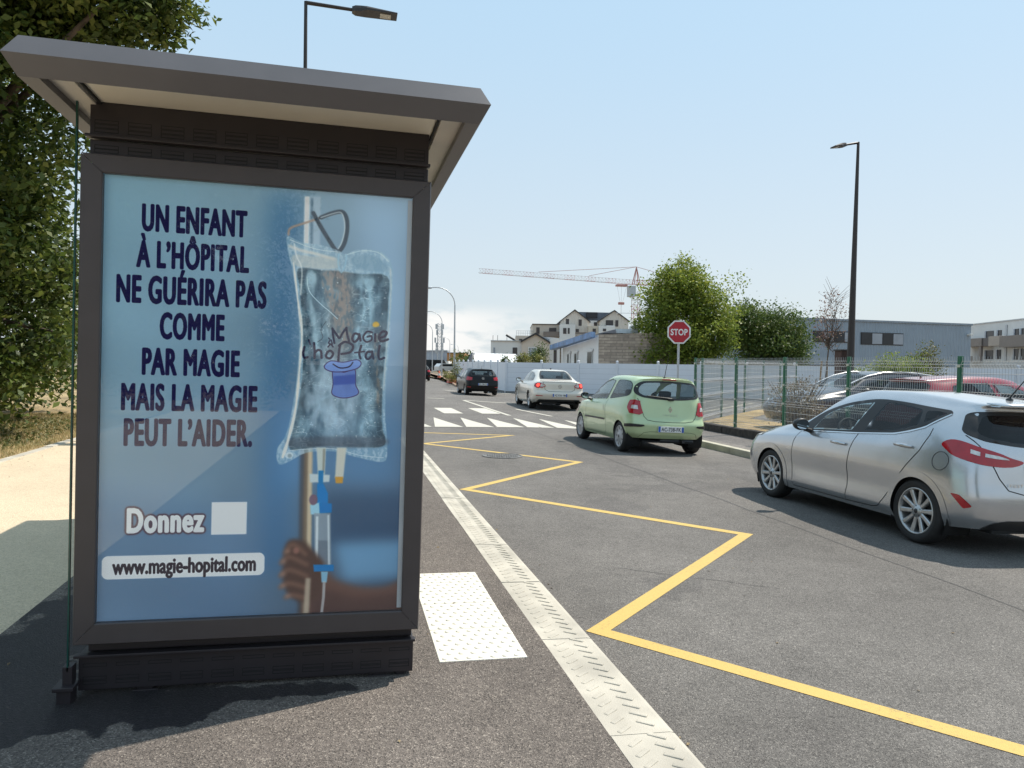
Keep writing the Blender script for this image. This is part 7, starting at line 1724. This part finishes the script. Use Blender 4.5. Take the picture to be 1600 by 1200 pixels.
def tree(name, label, base, cen, rad, k, spr, n, size, mat, seed, trunk=0.14, bark=None, extra=None, cat='tree', group=None, shell=0.55, zmin=None):
    t = thing(name, label, cat, base, 0, group); o = np.array(base); C = clumps(cen, rad, k, seed, shell, zmin); S = spr*(0.7+0.6*np.random.RandomState(seed+9).rand(k))
    if extra is not None:
        for (c2, r2, k2, s2) in extra: e = clumps(c2, r2, k2, seed+int(k2), shell, zmin); C = np.concatenate([C, e]); S = np.concatenate([S, np.full(k2, s2)])
    V = leaves(C, n, S, size, seed=seed)-o; np_mesh('crown', V, 4, mat, t)
    mb = MB(); r_ = random.Random(seed); tb = Vector((0, 0, -0.05)); fork = Vector((np.array(cen)-o)*[0.5, 0.5, 1.0]); fork.z = max(0.4, fork.z-rad[2]*0.55)
    mid = tb.lerp(fork, 0.5)+Vector((r_.uniform(-.1, .1), r_.uniform(-.1, .1), 0)); mb.tube([tb, mid, fork], [trunk, trunk*0.8, trunk*0.65], 10)
    for i in range(0, len(C), max(1, len(C)//26)):
        e = Vector(C[i]-o); m_ = fork.lerp(e, 0.5)+Vector((r_.uniform(-.2, .2), r_.uniform(-.2, .2), r_.uniform(0, .3)*rad[2]*0.3)); mb.tube([fork.lerp(tb, 0.1*r_.random()), m_, e], [trunk*0.42, trunk*0.22, trunk*0.07], 6)
    mb.build('trunk', bark or M_BARK, t); return t
M_BARK = pmat('tree bark', (0.10, 0.075, 0.055), 0.95, 0, 0.35, 8, 0.8, 20)
LF1 = leafmat('sunny green leaves', (0.085, 0.13, 0.02), (0.19, 0.255, 0.04), (0.34, 0.35, 0.06), 0.5, 0.45)
LF2 = leafmat('deep green leaves', (0.04, 0.075, 0.018), (0.085, 0.135, 0.03), (0.15, 0.18, 0.042), 0.5, 0.38)
LF3 = leafmat('dark ivy leaves', (0.025, 0.045, 0.010), (0.075, 0.115, 0.022), (0.20, 0.23, 0.05), 0.9, 0.34)
LF4 = leafmat('dry reddish leaves', (0.14, 0.07, 0.055), (0.24, 0.13, 0.10), (0.30, 0.22, 0.14), 1.0, 0.3)
LF5 = leafmat('yellow green weeds', (0.09, 0.11, 0.025), (0.19, 0.20, 0.05), (0.33, 0.29, 0.09), 1.2, 0.4)

c = dpt(1072, 492, 44); tree('leafy_tree', 'bright green round crowned tree right behind the stop sign', (c.x, c.y, -0.5), (c.x, c.y, c.z-0.2), (3.0, 2.8, 3.1), 170, 0.36, 38000, 0.17, LF1, 31,
     extra=[((c.x-0.3, c.y-0.3, c.z+0.9), (1.8, 1.8, 2.2), 70, 0.28), ((c.x-1.4, c.y-0.5, c.z-2.0), (1.7, 1.6, 1.4), 34, 0.35), ((c.x+0.9, c.y-0.6, c.z-1.6), (2.0, 1.5, 1.7), 40, 0.35)], shell=0.35)
c = dpt(1196, 525, 52); tree('leafy_tree', 'darker green tree between the bright tree and the ribbed warehouse', (c.x, c.y, -0.5), (c.x, c.y, c.z-0.5), (3.1, 3.0, 2.7), 140, 0.40, 30000, 0.18, LF2, 47,
     extra=[((c.x-1.5, c.y, c.z+0.45), (1.7, 1.6, 1.6), 50, 0.32), ((c.x+1.2, c.y, c.z-1.0), (2.2, 2, 1.9), 40, 0.4)], shell=0.35)

# the big dark tree left of the shelter, with undergrowth down to the ground
g0 = at_z(40, 662, 0.1); X0, Y0 = -8.1, 14.2
bt = tree('leafy_tree', 'huge dark dense tree filling the left edge behind the shelter', (X0, Y0, 0.06), (X0, Y0, 4.9), (3.0, 3.3, 4.3), 260, 0.25, 115000, 0.125, LF3, 71, trunk=0.34, shell=0.62, zmin=0.25,
     extra=[((-6.9, 12.0, 2.2), (1.5, 2.0, 2.1), 90, 0.30), ((-6.7, 14.8, 3.2), (1.9, 2.4, 2.9), 90, 0.34), ((-5.6, 12.5, 7.6), (2.6, 1.6, 1.1), 62, 0.26), ((-7.6, 10.6, 2.2), (1.6, 1.6, 2.1), 80, 0.3), ((-7.8, 11.0, 6.6), (2.4, 1.6, 2.0), 100, 0.33), ((-3.6, 12.5, 6.78), (1.2, 0.9, 0.55), 70, 0.17), ((-5.3, 12.3, 6.4), (1.3, 1.0, 0.8), 80, 0.26), ((-5.2, 12.9, 5.2), (1.2, 1.4, 1.8), 80, 0.28), ((-5.3, 13.6, 2.4), (0.9, 1.6, 2.0), 80, 0.26)])
bt2 = copy_tree(bt); bt2.location = (-5.4, -20.0, 0.06); bt2.rotation_euler = (0, 0, 2.2); bt2['label'] = 'big leafy tree seen only as a faint mirror image in the poster glass'
hz2 = tree('dense_shrub', 'dense dark undergrowth at the foot of the huge tree by the dry grass', (-9.5, 17.5, 0.06), (-8.2, 18.5, 1.9), (2.6, 3.6, 2.0), 120, 0.36, 22000, 0.15, LF3, 83, trunk=0.12, cat='shrub', zmin=0.25, extra=[((-10.5, 12.0, 2.0), (2.0, 3.0, 2.2), 80, 0.36)])

c = dpt(1301, 500, 27); bs = at_z(1287, 631, -0.16)
t = tree('bare_sapling', 'nearly bare sapling with a few reddish leaves beside the dark lamp', (c.x-0.25, c.y, -0.16), (c.x, c.y, c.z-0.1), (0.72, 0.7, 1.35), 60, 0.13, 620, 0.075, LF4, 91, trunk=0.035, shell=0.2)
mb = MB()
for dx in (-0.22, 0.16): mb.tube([(dx, 0.1, 0), (dx*0.55+0.04, 0.1, 1.75)], 0.035, 8)
mb.build('stake', pmat('pale stake timber', (0.34, 0.23, 0.13), 0.85, 0, 0.2, 6), t)
r_ = random.Random(4); mb = MB()
for k in range(46):
    a = Vector((0.25*r_.uniform(0.6, 1.4), r_.uniform(-.1, .1), r_.uniform(1.9, 4.2))); d = Vector((r_.uniform(-1, 1), r_.uniform(-1, 1), r_.uniform(0.3, 1.3))).normalized()*r_.uniform(0.4, 1.0); mb.tube([a, a+d*0.5+Vector((0, 0, 0.03)), a+d], [0.009, 0.006, 0.003], 4, cap=False)
mb.build('twig', M_BARK, t)
c = at(1246, 622, 15.1); t = tree('dry_shrub', 'brownish half dry shrub behind the mesh fence at the bonnet of the people carrier', (c.x, c.y, -0.16), (c.x, c.y, 0.55), (0.72, 0.6, 0.55), 70, 0.11, 2600, 0.05, leafmat('dull brown green leaves', (0.10, 0.085, 0.05), (0.19, 0.155, 0.095), (0.34, 0.27, 0.21), 2.0, 0.3), 103, trunk=0.03, cat='shrub', shell=0.3)
mb = MB()
for k in range(40):
    a = r_.uniform(0, 6.28); e = Vector((0.75*math.cos(a)*r_.uniform(.3, 1), 0.6*math.sin(a)*r_.uniform(.3, 1), r_.uniform(0.5, 1.35))); mb.tube([(0, 0, 0), e*0.5+Vector((0, 0, 0.1)), e], [0.012, 0.008, 0.004], 4, cap=False)
mb.build('branch', M_BARK, t)
for (px, py, Y, rx, rz_, n, lab, mt) in ((1385, 578, 25.0, 0.9, 0.62, 2600, 'leafy green climber behind the mesh fence above the people carrier roof', LF1), (1418, 572, 26.0, 0.8, 0.75, 2600, 'taller green climber in front of the ribbed warehouse, right of the lamp', LF1), (1450, 572, 27.0, 0.8, 0.95, 2400, 'brown tipped tall shrub in front of the ribbed warehouse', leafmat('olive leaves', (0.07, 0.08, 0.02), (0.14, 0.14, 0.04), (0.24, 0.18, 0.08), 0.8, 0.35)), (1348, 590, 25.5, 0.6, 0.5, 1500, 'low green shrub just right of the lamp pedestal', LF1),
                                         (1545, 588, 31.0, 1.6, 0.22, 1500, 'low trimmed greenery along the wall before the white flats', LF1)):
    c = at(px, py, Y); tree('garden_shrub', lab, (c.x, c.y, -0.16), (c.x, c.y, c.z-0.1), (rx, 0.6, rz_), 46, 0.16, n, 0.085, mt, int(px), trunk=0.03, cat='shrub', shell=0.2)
for (px, py, D, r0, n, lab, mt) in ((840, 554, 56, 0.75, 1500, 'small round green bush above the white wall before the tan gable', LF2), (818, 562, 55, 0.55, 900, 'yellowish bush above the white wall, left of the small round bush', LF5), (842, 564, 54.0, 0.4, 600, 'yellowish low bush above the white wall under the round bush', LF5), (790, 564.5, 54, 0.28, 400, 'low dark tuft above the white wall before the white shed', LF2)):
    c = dpt(px, py, D); tree('garden_shrub', lab, (c.x, c.y, -0.5), (c.x, c.y, c.z), (r0, r0, r0), 26, 0.2*r0+0.06, n, 0.13, mt, int(px*py), trunk=0.05, cat='shrub', shell=0.2)
for (px, py, D, r0, rz_, lab) in ((727, 556, 130, 2.2, 2.0, 'distant dark tree behind the end of the white wall'), (734, 559, 125, 1.8, 1.5, 'smaller distant tree beside the shed gable')):
    c = dpt(px, py, D); tree('leafy_tree', lab, (c.x, c.y, -0.5), (c.x, c.y, c.z-1.2), (r0, r0, rz_*0.8), 40, 0.35, 1500, 0.4, LF2, int(px), trunk=0.2)
for (px, py, Y, h, lab, seed) in ((713, 588, 52.0, 2.3, 'tall yellow green weed clump at the end of the white wall', 5), (706, 592, 56.0, 0.9, 'lower weed clump by the orange barrier', 6), (697, 586, 66.0, 0.8, 'weed clump on the verge near the traffic cone', 7)):
    c = at(px, py, Y); tree('weed_clump', lab, (c.x, c.y, -0.29), (c.x, c.y, -0.29+h*0.5), (0.32, 0.7, h*0.5), 26, 0.12, 520, 0.10, LF5, seed, trunk=0.02, cat='weeds', shell=0.15)

# dry grass on the verge, and a few weeds along edges
def grass(name, n, area, h, mat, seed):
    r_ = np.random.RandomState(seed); x0, x1, y0, y1 = area; P = np.stack([x0+(x1-x0)*r_.rand(n), y0+(y1-y0)*r_.rand(n), np.full(n, 0.085)], 1)
    a = r_.rand(n)*6.283; L_ = h*(0.4+r_.rand(n)); dx = np.stack([np.cos(a), np.sin(a), np.zeros(n)], 1); w = 0.006; ln = r_.rand(n)*0.9
    b_ = np.stack([np.cos(a+1.57), np.sin(a+1.57), np.zeros(n)], 1)*(L_*ln)[:, None]
    V = np.stack([P-dx*w, P+dx*w, P+b_+np.array([0, 0, 1])*L_[:, None]], 1).reshape(-1, 3); o = np_mesh(name, V, 3, mat); return tag(o, 'short dry straw coloured grass on the verge beside the buff path' if 'verge' in name or True else '', 'grass', None, 'stuff')
LG = leafmat('dry grass blades', (0.30, 0.23, 0.10), (0.50, 0.39, 0.19), (0.20, 0.22, 0.07), 1.4, 0.3)
grass('dry_grass', 42000, (-7.6, -4.27, 7.0, 19.0), 0.042, LG, 3)
r_ = np.random.RandomState(8); n = 9000; P = np.stack([-4.6-2.6*r_.rand(n)**0.8, 11.2+6*r_.rand(n), np.full(n, 0.09)], 1)
np_mesh_o = np_mesh('green_ground_cover', leaves(P, 9000, np.full(n, 0.03), 0.055, seed=4), 4, leafmat('ground cover leaves', (0.05, 0.075, 0.02), (0.11, 0.13, 0.035), (0.24, 0.21, 0.08), 1.2, 0.3)); tag(np_mesh_o, 'patchy green ground cover under the edge of the huge tree', 'ground cover', None, 'stuff')

# small fallen leaves and grit on the pavement, the gutter and along the path edging
r_ = np.random.RandomState(19); n = 620; px0 = r_.rand(n)
X = np.where(px0 < 0.4, 1.29+np.abs(r_.normal(0, 0.10, n)), np.where(px0 < 0.7, -4.1+np.abs(r_.normal(0, 0.25, n)), r_.uniform(-2.6, 7.4, n))); Y = r_.uniform(1.6, 15, n)
Z = np.array([zr(x) if x > 1.285 else (-0.02*x if x < 1.0 else -0.018) for x in X])+0.005
q = leaves(np.stack([X, Y, Z], 1), n, np.zeros(n), 0.020, up=3.0, seed=6)
lo = np_mesh('leaf_litter', q, 4, leafmat('fallen leaf bits', (0.10, 0.07, 0.035), (0.24, 0.17, 0.09), (0.36, 0.28, 0.16), 3.0, 0.1)); tag(lo, 'scattered small dry leaf bits along the kerb, the gutter and the path', 'leaf litter', None, 'stuff')
